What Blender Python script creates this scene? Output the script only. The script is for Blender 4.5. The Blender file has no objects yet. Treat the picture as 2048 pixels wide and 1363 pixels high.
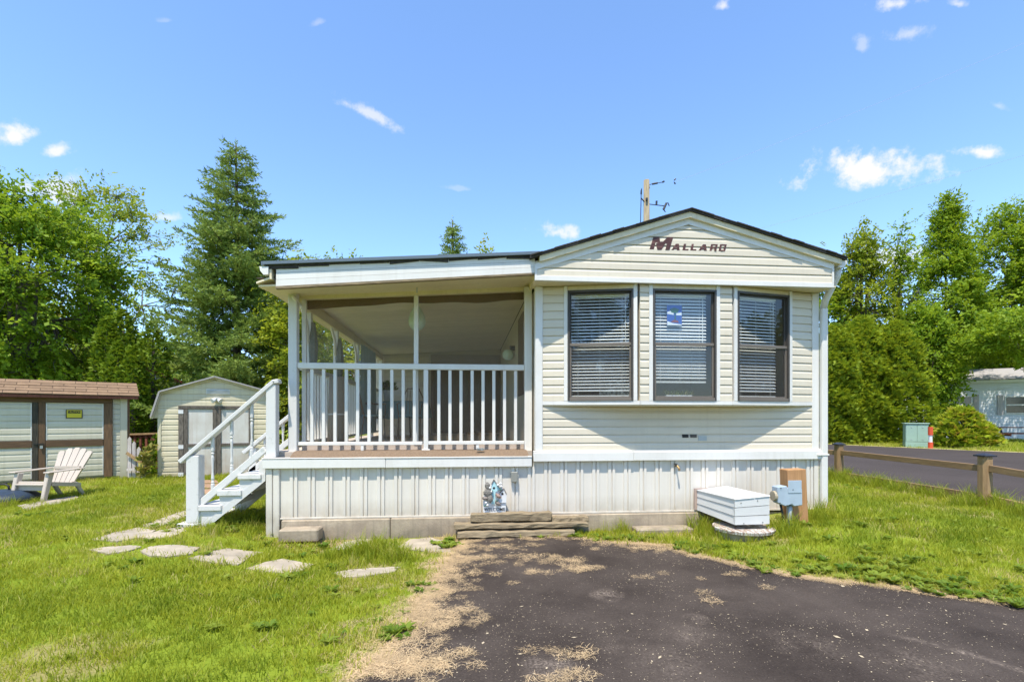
import bpy, bmesh, math, random
import numpy as np
from mathutils import Vector, Matrix, Euler
from mathutils.geometry import delaunay_2d_cdt

R = math.radians
random.seed(7)
rng = np.random.default_rng(7)
scene = bpy.context.scene
COL = scene.collection

# ------------------------------------------------------------------ camera, sky, sun, exposure
EYE = 1.36                    # eye height above the lawn
YAW = 5.1                     # the camera is turned a little to the right of the house axis
cam_d = bpy.data.cameras.new('camera')
cam_d.sensor_width = 36.0
cam_d.lens = 36.0 * 1000.0 / 2048.0
cam_d.shift_y = 153.5 / 2048.0
cam_d.clip_start = 0.05
cam_d.clip_end = 2000.0
cam = bpy.data.objects.new('camera', cam_d)
COL.objects.link(cam)
cam.location = (0, 0, EYE)
cam.rotation_euler = (R(90), 0, R(-YAW))
scene.camera = cam

SUN_TO = Vector((-0.16, -0.41, 1.0)).normalized()
SUN_EL = math.asin(SUN_TO.z)
SUN_AZ = math.atan2(SUN_TO.x, SUN_TO.y) % (2 * math.pi)
sun_d = bpy.data.lights.new('sun', 'SUN')
sun_d.energy = 2.8
sun_d.angle = R(0.53)
sun_d.color = (1.0, 0.93, 0.81)
sun = bpy.data.objects.new('sun', sun_d)
COL.objects.link(sun)
sun.rotation_euler = (-SUN_TO).to_track_quat('-Z', 'Y').to_euler()
sun.location = (0, -20, 40)

scene.view_settings.view_transform = 'Standard'
scene.view_settings.look = 'None'
scene.view_settings.gamma = 1.0
scene.view_settings.use_curve_mapping = False
scene.view_settings.exposure = 1.3
scene.render.engine = 'CYCLES'
scene.cycles.max_bounces = 10
scene.cycles.diffuse_bounces = 8
scene.cycles.transparent_max_bounces = 24
scene.cycles.sample_clamp_indirect = 6.0

CS, SN = math.cos(R(YAW)), math.sin(R(YAW))
def sst(a, b, x):
    t = np.clip((np.asarray(x, float) - a) / (b - a), 0, 1)
    return t * t * (3 - 2 * t)
def gz(X, Y):
    """height of the lawn"""
    X = np.asarray(X, float); Y = np.asarray(Y, float)
    z = 0.12 * sst(-1.9, -3.1, X) * sst(2.8, 5.6, Y) + 0.19 * sst(2.5, 4.5, X) * sst(3.2, 5.7, Y)
    z = z + 0.012 * np.sin(X * 1.7 + 0.6) * np.sin(Y * 1.3 + 1.1) * sst(6.2, 5.0, X) * sst(12, 9, Y) - 0.05 * np.exp(-((X + 1.0) / 2.2) ** 2 - ((Y - 5.8) / 0.8) ** 2)
    return z
def ray(px, py):
    """world direction seen at a pixel of the photograph"""
    xc = (px - 1024.0) / 1000.0; zc = (835.0 - py) / 1000.0
    return Vector((SN + xc * CS, CS - xc * SN, zc))
def at(px, py, Y):
    d = ray(px, py); t = Y / d.y
    return Vector((d.x * t, Y, EYE + d.z * t))
def ground_at(px, py):
    d = ray(px, py); z = 0.0
    for _ in range(12):
        t = (z - EYE) / d.z
        z = float(gz(d.x * t, d.y * t))
    return Vector((d.x * t, d.y * t, z))
def far_at(px, dist, py=None):
    d = ray(px, 835)
    p = Vector((d.x * dist, d.y * dist, 0)); p.z = float(gz(p.x, p.y))
    return p
def depth(p):
    return p.x * SN + p.y * CS
def z_of(py, p):
    return EYE + (835.0 - py) / 1000.0 * depth(p)

# world: Nishita sky plus the day's few small clouds, each a noise-broken patch
W = bpy.data.worlds.new('World'); scene.world = W; W.use_nodes = True
nt = W.node_tree; nt.nodes.clear()
def wn(t, **k):
    n = nt.nodes.new(t)
    for a, b in k.items(): setattr(n, a, b)
    return n
out = wn('ShaderNodeOutputWorld'); bg = wn('ShaderNodeBackground'); bg.inputs[1].default_value = 0.15
sky = wn('ShaderNodeTexSky', sky_type='NISHITA'); sky.sun_disc = False
sky.sun_elevation = SUN_EL; sky.sun_rotation = SUN_AZ; sky.altitude = 200; sky.air_density = 1.0; sky.dust_density = 0.2; sky.ozone_density = 1.5
tc = wn('ShaderNodeTexCoord')
nz = wn('ShaderNodeTexNoise'); nz.inputs['Scale'].default_value = 22; nz.inputs['Detail'].default_value = 10; nz.inputs['Roughness'].default_value = 0.62
nt.links.new(tc.outputs['Generated'], nz.inputs['Vector'])
nz2 = wn('ShaderNodeTexNoise'); nz2.inputs['Scale'].default_value = 5; nz2.inputs['Detail'].default_value = 4
nt.links.new(tc.outputs['Generated'], nz2.inputs['Vector'])
def mth(op, a, b=None, c=None):
    n = wn('ShaderNodeMath', operation=op)
    for i, v in enumerate((a, b, c)):
        if v is None: continue
        if isinstance(v, (int, float)): n.inputs[i].default_value = v
        else: nt.links.new(v, n.inputs[i])
    return n.outputs[0]
nval = mth('ADD', mth('MULTIPLY', mth('SUBTRACT', nz.outputs['Fac'], 0.5), 4.0), mth('MULTIPLY', mth('SUBTRACT', nz2.outputs['Fac'], 0.5), 0.9))
CLOUDS = [  # centre x, y, half width, half height (photo pixels), tilt, opacity
    (1722, 345, 135, 52, -4, 1.0), (1968, 306, 70, 26, 8, 0.95), (742, 228, 84, 22, 26, 0.62), (30, 272, 70, 30, -8, 0.95),
    (116, 303, 38, 20, 0, 0.85), (1110, 466, 52, 24, 6, 0.8), (1790, 8, 80, 26, -8, 0.8), (1812, 68, 66, 30, -12, 0.5), (1725, 95, 20, 28, 0, 0.35),
    (1447, 12, 22, 20, 0, 0.7), (1915, 8, 30, 18, 0, 0.6), (110, 380, 70, 40, 0, 0.75), (335, 436, 34, 14, 0, 0.6), (1800, 520, 90, 40, 0, 0.75), (1995, 212, 30, 14, 20, 0.3),
    (637, 46, 22, 12, -20, 0.25), (330, 42, 20, 8, 0, 0.18), (915, 377, 34, 8, 5, 0.2)]
cl_dirs = []
for (cx, cy, a, b, tilt, op) in CLOUDS:
    d0 = ray(cx, cy).normalized()
    rx = (ray(cx + 50, cy).normalized() - d0) / 50.0; uy = (ray(cx, cy - 50).normalized() - d0) / 50.0
    g00, g01, g11 = rx.dot(rx), rx.dot(uy), uy.dot(uy); det = g00 * g11 - g01 * g01
    dx_ = (rx * g11 - uy * g01) / det; dy_ = (uy * g00 - rx * g01) / det
    c_, s_ = math.cos(R(-tilt)), math.sin(R(-tilt))
    cl_dirs.append((d0, (dx_ * c_ + dy_ * s_) / a, (dy_ * c_ - dx_ * s_) / b, op))
for (az, el, a, b, op) in [(150, 24, .22, .07, .9), (205, 34, .18, .06, .8), (235, 17, .25, .06, .9), (115, 40, .16, .06, .7), (285, 28, .2, .07, .8), (178, 14, .3, .05, .9), (60, 33, .15, .06, .7)]:
    d0 = Vector((math.sin(R(az)) * math.cos(R(el)), math.cos(R(az)) * math.cos(R(el)), math.sin(R(el))))
    rx = Vector((d0.y, -d0.x, 0)).normalized(); up = rx.cross(d0).normalized()
    cl_dirs.append((d0, rx / a, up / b, op))
total = None
for (d0, ex, ey, op) in cl_dirs:
    def dot(v):
        n = wn('ShaderNodeVectorMath', operation='DOT_PRODUCT'); n.inputs[1].default_value = v
        nt.links.new(tc.outputs['Generated'], n.inputs[0]); return n.outputs['Value']
    u, v = mth('SUBTRACT', dot(ex), d0.dot(ex)), mth('SUBTRACT', dot(ey), d0.dot(ey))
    v2 = mth('MULTIPLY', v, mth('MULTIPLY_ADD', mth('LESS_THAN', v, 0), 0.6, 1.0))     # flatter underside
    front = mth('GREATER_THAN', dot(d0), 0.5)
    rr = mth('SQRT', mth('ADD', mth('MULTIPLY', u, u), mth('MULTIPLY', v2, v2)))
    m = mth('ADD', mth('SUBTRACT', 1.0, rr), mth('MULTIPLY', nval, 0.85))
    ms = wn('ShaderNodeMapRange', interpolation_type='SMOOTHSTEP'); ms.inputs['From Min'].default_value = 0.0; ms.inputs['From Max'].default_value = 0.85
    nt.links.new(m, ms.inputs['Value'])
    mm = mth('MULTIPLY', mth('MULTIPLY', ms.outputs[0], front), op)
    total = mm if total is None else mth('MAXIMUM', total, mm)
cmix = wn('ShaderNodeMix', data_type='RGBA'); cmix.inputs['B'].default_value = (2.9, 2.85, 3.0, 1)
tint = wn('ShaderNodeMix', data_type='RGBA', blend_type='MULTIPLY'); tint.inputs['Factor'].default_value = 1.0; tint.inputs['B'].default_value = (0.70, 0.81, 0.92, 1)
nt.links.new(sky.outputs[0], tint.inputs['A'])
nt.links.new(total, cmix.inputs['Factor']); nt.links.new(tint.outputs['Result'], cmix.inputs['A'])
nt.links.new(cmix.outputs['Result'], bg.inputs[0]); nt.links.new(bg.outputs[0], out.inputs[0])

# ------------------------------------------------------------------ materials
MATS = {}
def M(name, col, rough=0.6, col2=None, scale=6.0, stretch=(1, 1, 1), amt=0.5, bump=0.0, bscale=None, metal=0.0, ovar=0.06, spec=0.4, detail=6, ramp=(0.35, 0.65), fine=0.0):
    m = bpy.data.materials.new(name); m.use_nodes = True; MATS[name] = m
    t = m.node_tree; b = t.nodes['Principled BSDF']
    def N(k, **kw):
        n = t.nodes.new(k)
        for a_, b_ in kw.items(): setattr(n, a_, b_)
        return n
    L = t.links.new
    tcn = N('ShaderNodeTexCoord'); mp = N('ShaderNodeMapping'); mp.inputs['Scale'].default_value = stretch
    L(tcn.outputs['Object'], mp.inputs['Vector'])
    no = N('ShaderNodeTexNoise'); no.inputs['Scale'].default_value = scale; no.inputs['Detail'].default_value = detail; no.inputs['Roughness'].default_value = 0.6
    L(mp.outputs[0], no.inputs['Vector'])
    rp = N('ShaderNodeMapRange'); rp.inputs['From Min'].default_value = ramp[0]; rp.inputs['From Max'].default_value = ramp[1]
    L(no.outputs['Fac'], rp.inputs['Value'])
    mx = N('ShaderNodeMix', data_type='RGBA')
    mx.inputs['A'].default_value = (*col, 1)
    c2 = col2 if col2 else tuple(c * 0.82 for c in col)
    mx.inputs['B'].default_value = (*c2, 1)
    am = N('ShaderNodeMath', operation='MULTIPLY'); am.inputs[1].default_value = amt
    L(rp.outputs[0], am.inputs[0]); L(am.outputs[0], mx.inputs['Factor'])
    oi = N('ShaderNodeObjectInfo')
    ov = N('ShaderNodeMapRange'); ov.inputs['To Min'].default_value = 1 - ovar; ov.inputs['To Max'].default_value = 1 + ovar
    L(oi.outputs['Random'], ov.inputs['Value'])
    src = ov.outputs[0]
    if fine > 0:
        n3 = N('ShaderNodeTexNoise'); n3.inputs['Scale'].default_value = 90; n3.inputs['Detail'].default_value = 3
        L(mp.outputs[0], n3.inputs['Vector'])
        f3 = N('ShaderNodeMapRange'); f3.inputs['To Min'].default_value = 1 - fine; f3.inputs['To Max'].default_value = 1 + fine
        L(n3.outputs['Fac'], f3.inputs['Value'])
        mu = N('ShaderNodeMath', operation='MULTIPLY'); L(src, mu.inputs[0]); L(f3.outputs[0], mu.inputs[1]); src = mu.outputs[0]
    ml = N('ShaderNodeVectorMath', operation='SCALE')
    L(mx.outputs['Result'], ml.inputs[0]); L(src, ml.inputs['Scale'])
    L(ml.outputs[0], b.inputs['Base Color'])
    b.inputs['Roughness'].default_value = rough; b.inputs['Metallic'].default_value = metal
    b.inputs['Specular IOR Level'].default_value = spec
    if bump > 0:
        nb = N('ShaderNodeTexNoise'); nb.inputs['Scale'].default_value = bscale or scale * 4; nb.inputs['Detail'].default_value = 5
        L(mp.outputs[0], nb.inputs['Vector'])
        bu = N('ShaderNodeBump'); bu.inputs['Strength'].default_value = bump; bu.inputs['Distance'].default_value = 0.01
        L(nb.outputs['Fac'], bu.inputs['Height']); L(bu.outputs[0], b.inputs['Normal'])
    return m

vinyl = M('cream_vinyl', (0.64, 0.575, 0.455), 0.45, (0.575, 0.51, 0.395), 2.2, (1, 1, 2.5), 0.55, ovar=0.035, fine=0.03)
white = M('white_trim', (0.70, 0.685, 0.645), 0.4, (0.60, 0.575, 0.525), 3.0, (1, 1, 0.6), 0.5, ovar=0.02, fine=0.03)
skirt = M('skirting_vinyl', (0.67, 0.63, 0.56), 0.45, (0.59, 0.545, 0.475), 1.6, (1, 1, 0.5), 0.6, ovar=0.025, fine=0.03)
paintw = M('white_paint', (0.59, 0.58, 0.56), 0.55, (0.36, 0.38, 0.34), 9.0, (1, 1, 1), 0.75, bump=0.15, bscale=60, ovar=0.03, ramp=(0.60, 0.72), fine=0.05)
soffit = M('soffit_panel', (0.74, 0.655, 0.47), 0.55, (0.62, 0.53, 0.36), 3.0, (0.6, 1, 1), 0.6, ovar=0.03)
ceilm = M('ceiling_panel', (0.90, 0.82, 0.66), 0.5, ovar=0.03, amt=0.4)
bronze = M('bronze_frame', (0.07, 0.062, 0.054), 0.4, (0.05, 0.045, 0.04), 8, amt=0.6, ovar=0.05)
tanframe = M('tan_sash', (0.165, 0.14, 0.115), 0.45, ovar=0.05)
brown_cloth = M('brown_valance', (0.085, 0.05, 0.032), 0.9, ovar=0.05)
roofm = M('roof_shingle_dark', (0.06, 0.055, 0.05), 0.9, (0.025, 0.022, 0.02), 25, amt=0.8, bump=0.4, bscale=80)
roof_edge = M('roof_edge_metal', (0.12, 0.16, 0.20), 0.5, ovar=0.03)
concrete = M('concrete', (0.43, 0.35, 0.25), 0.9, (0.25, 0.20, 0.145), 5, amt=0.8, bump=0.35, bscale=45, ovar=0.06, fine=0.12)
stone = M('flagstone', (0.43, 0.365, 0.275), 0.9, (0.27, 0.23, 0.175), 5, amt=0.8, bump=0.5, bscale=28, ovar=0.1, fine=0.15)
oldwood = M('weathered_timber', (0.36, 0.28, 0.17), 0.9, (0.12, 0.09, 0.055), 9, (0.7, 9, 9), 0.85, bump=0.8, bscale=12, ovar=0.12)
wood_v = M('brown_board_upright', (0.165, 0.093, 0.048), 0.8, (0.06, 0.038, 0.022), 7, (9, 9, 0.7), 0.8, bump=0.3, bscale=12, ovar=0.2)
wood_h = M('brown_board_level', (0.155, 0.088, 0.045), 0.8, (0.07, 0.042, 0.025), 7, (0.7, 9, 9), 0.8, bump=0.3, bscale=12, ovar=0.15)
wood_blk = M('blackened_board', (0.03, 0.027, 0.022), 0.85, (0.10, 0.085, 0.06), 8, (6, 6, 0.8), 0.8, bump=0.3, ovar=0.15)
grey_wood = M('greyed_frame_board', (0.075, 0.066, 0.055), 0.9, (0.20, 0.17, 0.14), 9, (6, 6, 1.5), 0.8, bump=0.3, ovar=0.15)
cedarp = M('cedar_post_wood', (0.46, 0.25, 0.11), 0.75, (0.30, 0.15, 0.06), 6, (8, 8, 0.5), 0.8, bump=0.25, bscale=15, ovar=0.08)
fencew = M('fence_wood', (0.33, 0.215, 0.105), 0.8, (0.19, 0.12, 0.06), 5, (5, 5, 0.6), 0.8, bump=0.3, bscale=15, ovar=0.12)
railw = M('fence_rail_wood', (0.32, 0.205, 0.10), 0.8, (0.20, 0.125, 0.065), 5, (3, 0.8, 6), 0.8, bump=0.3, bscale=15, ovar=0.12)
pole_w = M('pole_wood', (0.30, 0.25, 0.16), 0.9, (0.15, 0.12, 0.075), 4, (5, 5, 0.4), 0.8, bump=0.3, ovar=0.05)
darkmetal = M('dark_metal', (0.035, 0.037, 0.045), 0.45, metal=0.2, ovar=0.05)
greybox = M('grey_blue_enamel', (0.38, 0.46, 0.53), 0.4, (0.30, 0.36, 0.42), 6, amt=0.6, ovar=0.03)
galv = M('galvanised', (0.40, 0.43, 0.43), 0.45, metal=0.4, ovar=0.05)
shed_white = M('door_panel_white', (0.62, 0.61, 0.58), 0.6, (0.46, 0.42, 0.36), 4, (1, 1, 0.6), 0.7, ovar=0.03)
shed_vinyl = M('pale_green_vinyl', (0.575, 0.535, 0.42), 0.5, (0.50, 0.465, 0.36), 2.5, (1, 1, 2), 0.5, ovar=0.03)
shed2_v = M('yellow_cream_vinyl', (0.63, 0.565, 0.40), 0.5, (0.55, 0.49, 0.34), 2.5, (1, 1, 2), 0.6, ovar=0.04)
shingle_m = M('brown_shingle', (0.24, 0.155, 0.088), 0.95, (0.165, 0.105, 0.062), 8, amt=0.7, bump=0.5, bscale=120, ovar=0.14, fine=0.2)
plastic = M('beige_plastic', (0.47, 0.405, 0.335), 0.45, ovar=0.02, amt=0.25)
navy = M('dark_blue_enamel', (0.03, 0.055, 0.10), 0.5, (0.02, 0.025, 0.03), 5, amt=0.8, ovar=0.03)
black = M('black_print', (0.02, 0.02, 0.018), 0.6, ovar=0.0)
yellow = M('sign_yellow', (0.62, 0.52, 0.03), 0.5, ovar=0.0)
asphalt = M('asphalt', (0.040, 0.031, 0.026), 0.95, (0.088, 0.070, 0.058), 1.3, spec=0.12, amt=0.8, bump=0.7, bscale=160, ovar=0.0, fine=0.5)
roadm = M('road_asphalt', (0.056, 0.045, 0.040), 0.95, (0.074, 0.060, 0.054), 0.6, (1, 1, 1), 0.7, spec=0.15, bump=0.5, bscale=120, ovar=0.0, fine=0.2)
maroon = M('maroon_decal', (0.075, 0.027, 0.021), 0.5, (0.22, 0.10, 0.08), 16, (0.3, 1, 1.6), 0.8, ovar=0.08, ramp=(0.5, 0.64))
carpet = M('brown_carpet', (0.25, 0.175, 0.115), 1.0, (0.14, 0.095, 0.06), 60, amt=0.8, bump=0.9, bscale=110)
carpet_in = M('porch_floor_carpet', (0.55, 0.46, 0.37), 1.0, ovar=0)
kick = M('kick_board_paint', (0.56, 0.47, 0.41), 0.7, ovar=0.02)
blue_cloth = M('teal_cloth', (0.18, 0.33, 0.38), 0.9, ovar=0.03)
curtain_m = M('pale_blue_curtain', (0.36, 0.52, 0.58), 0.9, ovar=0.03)
teal_lamp = M('aqua_glass_lamp', (0.62, 0.80, 0.74), 0.35, ovar=0.02)
door_m = M('patio_door_dark', (0.12, 0.092, 0.07), 0.25, ovar=0.03)
door_f = M('patio_door_frame', (0.17, 0.12, 0.09), 0.5, ovar=0.03)
pot_m = M('white_pot', (0.7, 0.7, 0.7), 0.4, ovar=0)
inside = M('interior_wall_paint', (0.30, 0.27, 0.23), 0.8, ovar=0.02)
blind_m = M('blind_slat', (0.84, 0.83, 0.79), 0.45, ovar=0.03, amt=0.2)
redwood = M('red_stained_wood', (0.20, 0.065, 0.038), 0.8, (0.12, 0.04, 0.025), 6, (5, 5, 1), 0.7, ovar=0.15)
picket = M('weathered_white_picket', (0.50, 0.46, 0.44), 0.85, (0.32, 0.27, 0.24), 7, (5, 5, 0.8), 0.7, ovar=0.08)
xform = M('pale_green_enamel', (0.30, 0.43, 0.34), 0.45, (0.26, 0.37, 0.30), 3, amt=0.5, ovar=0.0)
orange = M('marker_orange', (0.62, 0.085, 0.03), 0.5, ovar=0)
nb_white = M('neighbour_siding', (0.62, 0.64, 0.66), 0.5, (0.52, 0.53, 0.54), 2, amt=0.4, ovar=0.03)
nb_roof = M('neighbour_roof', (0.34, 0.32, 0.31), 0.9, ovar=0.05)
window_dark = M('dark_pane', (0.025, 0.03, 0.03), 0.08, ovar=0.05, spec=0.6)
nest_m = M('grey_nest', (0.26, 0.24, 0.21), 0.9, (0.12, 0.11, 0.095), 60, amt=0.9, bump=1.0, bscale=90)
aqua = M('aqua_paint', (0.42, 0.66, 0.70), 0.6, ovar=0)
birdm = M('bird_pinkish', (0.40, 0.25, 0.20), 0.7, (0.22, 0.17, 0.15), 40, amt=0.8)
birdg = M('bird_grey', (0.24, 0.20, 0.17), 0.7, (0.12, 0.10, 0.09), 40, amt=0.8)
bark = M('bark', (0.13, 0.105, 0.08), 0.95, (0.06, 0.05, 0.04), 6, (3, 3, 0.6), 0.8, bump=0.6, bscale=14, ovar=0.1)
barkg = M('grey_bark', (0.20, 0.18, 0.15), 0.95, (0.10, 0.09, 0.075), 6, (3, 3, 0.6), 0.8, bump=0.6, bscale=14, ovar=0.1)
spool = M('peeling_disc_paint', (0.55, 0.52, 0.48), 0.8, (0.27, 0.18, 0.13), 14, (5, 1, 1), 1.0, bump=0.4, bscale=30, ramp=(0.45, 0.55))
boxw = M('white_sheet_metal', (0.62, 0.615, 0.60), 0.4, ovar=0.02, amt=0.3)
pic_blue = M('picture_blue', (0.04, 0.10, 0.38), 0.5, ovar=0); pic_white = M('picture_white', (0.75, 0.78, 0.8), 0.5, ovar=0)
pic_green = M('picture_green', (0.03, 0.12, 0.06), 0.5, ovar=0); pic_red = M('picture_brick', (0.25, 0.06, 0.05), 0.5, ovar=0)
straw = M('straw', (0.62, 0.455, 0.255), 0.9, (0.42, 0.30, 0.165), 3, amt=0.8, ovar=0.2)
crumb = M('pale_crumbs', (0.56, 0.46, 0.31), 0.9, (0.36, 0.29, 0.19), 30, amt=0.8, ovar=0.1)
tile_tan = M('tan_board', (0.36, 0.30, 0.23), 0.7, ovar=0.03)

def add_dirt(m, z0, z1, colr, streak=0.25):
    """splash dirt near the ground and faint rain streaks (Object coordinates share the thing's base)"""
    t = m.node_tree; b = t.nodes['Principled BSDF']; src = b.inputs['Base Color'].links[0].from_socket; L = t.links.new
    tcn = t.nodes.new('ShaderNodeTexCoord'); sp = t.nodes.new('ShaderNodeSeparateXYZ'); L(tcn.outputs['Object'], sp.inputs[0])
    mr = t.nodes.new('ShaderNodeMapRange'); mr.inputs['From Min'].default_value = z1; mr.inputs['From Max'].default_value = z0; L(sp.outputs['Z'], mr.inputs['Value'])
    no = t.nodes.new('ShaderNodeTexNoise'); no.inputs['Scale'].default_value = 9; no.inputs['Detail'].default_value = 8; L(tcn.outputs['Object'], no.inputs['Vector'])
    mp = t.nodes.new('ShaderNodeMapping'); mp.inputs['Scale'].default_value = (22, 22, 0.6); L(tcn.outputs['Object'], mp.inputs[0])
    n2 = t.nodes.new('ShaderNodeTexNoise'); n2.inputs['Scale'].default_value = 1.0; n2.inputs['Detail'].default_value = 5; L(mp.outputs[0], n2.inputs['Vector'])
    s2 = t.nodes.new('ShaderNodeMapRange'); s2.inputs['From Min'].default_value = 0.52; s2.inputs['From Max'].default_value = 0.8; s2.inputs['To Max'].default_value = streak; L(n2.outputs['Fac'], s2.inputs['Value'])
    pw = t.nodes.new('ShaderNodeMath'); pw.operation = 'MULTIPLY'; L(mr.outputs[0], pw.inputs[0]); L(no.outputs['Fac'], pw.inputs[1])
    ad = t.nodes.new('ShaderNodeMath'); ad.operation = 'ADD'; ad.use_clamp = True; L(pw.outputs[0], ad.inputs[0]); L(s2.outputs[0], ad.inputs[1])
    mx = t.nodes.new('ShaderNodeMix'); mx.data_type = 'RGBA'; mx.inputs['B'].default_value = (*colr, 1); L(ad.outputs[0], mx.inputs['Factor']); L(src, mx.inputs['A']); L(mx.outputs['Result'], b.inputs['Base Color'])
add_dirt(skirt, .18, .42, (0.34, 0.28, 0.20), 0.16)
add_dirt(vinyl, .0, .1, (0.40, 0.34, 0.24), 0.18)
add_dirt(white, .2, .4, (0.40, 0.36, 0.29), 0.15)
add_dirt(soffit, .0, .1, (0.40, 0.31, 0.20), 0.30)
add_dirt(shed_vinyl, .0, .35, (0.27, 0.25, 0.15), 0.28)
add_dirt(shed2_v, .0, .4, (0.28, 0.24, 0.14), 0.32)
add_dirt(shed_white, .0, .6, (0.34, 0.22, 0.13), 0.35)
add_dirt(concrete, -.1, .14, (0.10, 0.095, 0.07), 0.35)
def leafmat(name, dark, light, trans=0.35, inst=False, rough=0.55, third=None):
    m = bpy.data.materials.new(name); m.use_nodes = True; MATS[name] = m
    t = m.node_tree; t.nodes.clear(); L = t.links.new
    o = t.nodes.new('ShaderNodeOutputMaterial'); a = t.nodes.new('ShaderNodeAttribute'); a.attribute_name = 'tint'
    if inst: a.attribute_type = 'INSTANCER'
    r = t.nodes.new('ShaderNodeValToRGB')
    r.color_ramp.elements[0].color = (*dark, 1); r.color_ramp.elements[1].color = (*light, 1)
    if third:
        e = r.color_ramp.elements.new(0.72); e.color = (*light, 1); r.color_ramp.elements[-1].color = (*third, 1)
    L(a.outputs['Fac'], r.inputs[0])
    b = t.nodes.new('ShaderNodeBsdfPrincipled'); b.inputs['Roughness'].default_value = rough; b.inputs['Specular IOR Level'].default_value = 0.25
    tr = t.nodes.new('ShaderNodeBsdfTranslucent'); mx = t.nodes.new('ShaderNodeMixShader'); mx.inputs[0].default_value = trans
    hs = t.nodes.new('ShaderNodeHueSaturation'); hs.inputs['Hue'].default_value = 0.485; hs.inputs['Value'].default_value = 1.25
    L(r.outputs[0], b.inputs['Base Color']); L(r.outputs[0], hs.inputs['Color']); L(hs.outputs[0], tr.inputs[0])
    L(b.outputs[0], mx.inputs[1]); L(tr.outputs[0], mx.inputs[2]); L(mx.outputs[0], o.inputs[0])
    return m
lf_maple = leafmat('maple_leaf', (0.075, 0.165, 0.008), (0.30, 0.42, 0.026), 0.45)
lf_sparse = leafmat('sparse_leaf', (0.10, 0.17, 0.015), (0.29, 0.36, 0.035), 0.42, third=(0.42, 0.34, 0.04))
lf_spruce = leafmat('spruce_needle', (0.045, 0.105, 0.018), (0.27, 0.36, 0.065), 0.28)
lf_cedar = leafmat('cedar_spray', (0.07, 0.14, 0.008), (0.34, 0.41, 0.022), 0.36)
lf_column = leafmat('column_cedar_spray', (0.055, 0.125, 0.008), (0.22, 0.31, 0.018), 0.3)
lf_yellow = leafmat('yellow_green_leaf', (0.11, 0.175, 0.012), (0.36, 0.41, 0.025), 0.45)
lf_dark = leafmat('dark_leaf', (0.03, 0.07, 0.008), (0.09, 0.14, 0.014), 0.3)
lf_airy = leafmat('airy_leaf', (0.08, 0.165, 0.008), (0.31, 0.42, 0.022), 0.45)
lf_shrub = leafmat('shrub_spray', (0.10, 0.19, 0.012), (0.38, 0.45, 0.025), 0.36, third=(0.45, 0.30, 0.06))
lf_pot = leafmat('pot_plant_leaf', (0.04, 0.09, 0.02), (0.12, 0.2, 0.03), 0.3)
lf_hosta = leafmat('variegated_leaf', (0.12, 0.16, 0.03), (0.42, 0.36, 0.08), 0.3)
lf_grass = leafmat('grass_blade', (0.125, 0.205, 0.010), (0.37, 0.395, 0.030), 0.42, inst=True, third=(0.56, 0.46, 0.19))
lf_weed = leafmat('weed_leaf', (0.09, 0.17, 0.012), (0.24, 0.30, 0.035), 0.35, inst=True)

def trans_mat(name, col, fac, rough=0.9):
    m = bpy.data.materials.new(name); m.use_nodes = True; MATS[name] = m
    t = m.node_tree; t.nodes.clear(); L = t.links.new
    o = t.nodes.new('ShaderNodeOutputMaterial'); d = t.nodes.new('ShaderNodeBsdfDiffuse'); d.inputs[0].default_value = (*col, 1)
    tr = t.nodes.new('ShaderNodeBsdfTransparent'); mx = t.nodes.new('ShaderNodeMixShader'); mx.inputs[0].default_value = fac
    L(tr.outputs[0], mx.inputs[1]); L(d.outputs[0], mx.inputs[2]); L(mx.outputs[0], o.inputs[0])
    return m
screen_m = trans_mat('fly_screen', (0.50, 0.39, 0.28), 0.17)
side_screen_m = trans_mat('side_fly_screen', (0.50, 0.39, 0.28), 0.08)
bugscreen = trans_mat('window_fly_screen', (0.12, 0.112, 0.105), 0.22)
def glass_mat(name, base=0.04, k=1.8, tintc=(0.92, 0.95, 0.95)):
    m = bpy.data.materials.new(name); m.use_nodes = True; MATS[name] = m
    t = m.node_tree; t.nodes.clear(); L = t.links.new
    o = t.nodes.new('ShaderNodeOutputMaterial'); g = t.nodes.new('ShaderNodeBsdfGlossy'); g.inputs['Roughness'].default_value = 0.015
    tr = t.nodes.new('ShaderNodeBsdfTransparent'); tr.inputs[0].default_value = (*tintc, 1)
    lw = t.nodes.new('ShaderNodeLayerWeight'); lw.inputs['Blend'].default_value = 0.5
    fr = t.nodes.new('ShaderNodeMath'); fr.operation = 'POWER'; fr.inputs[1].default_value = 5.0; L(lw.outputs['Facing'], fr.inputs[0])
    ma = t.nodes.new('ShaderNodeMath'); ma.operation = 'MULTIPLY_ADD'; ma.inputs[1].default_value = k; ma.inputs[2].default_value = base; ma.use_clamp = True
    mx = t.nodes.new('ShaderNodeMixShader')
    L(fr.outputs[0], ma.inputs[0]); L(ma.outputs[0], mx.inputs[0]); L(tr.outputs[0], mx.inputs[1]); L(g.outputs[0], mx.inputs[2]); L(mx.outputs[0], o.inputs[0])
    return m
glass = glass_mat('window_glass', 0.085, 0.9)

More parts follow.
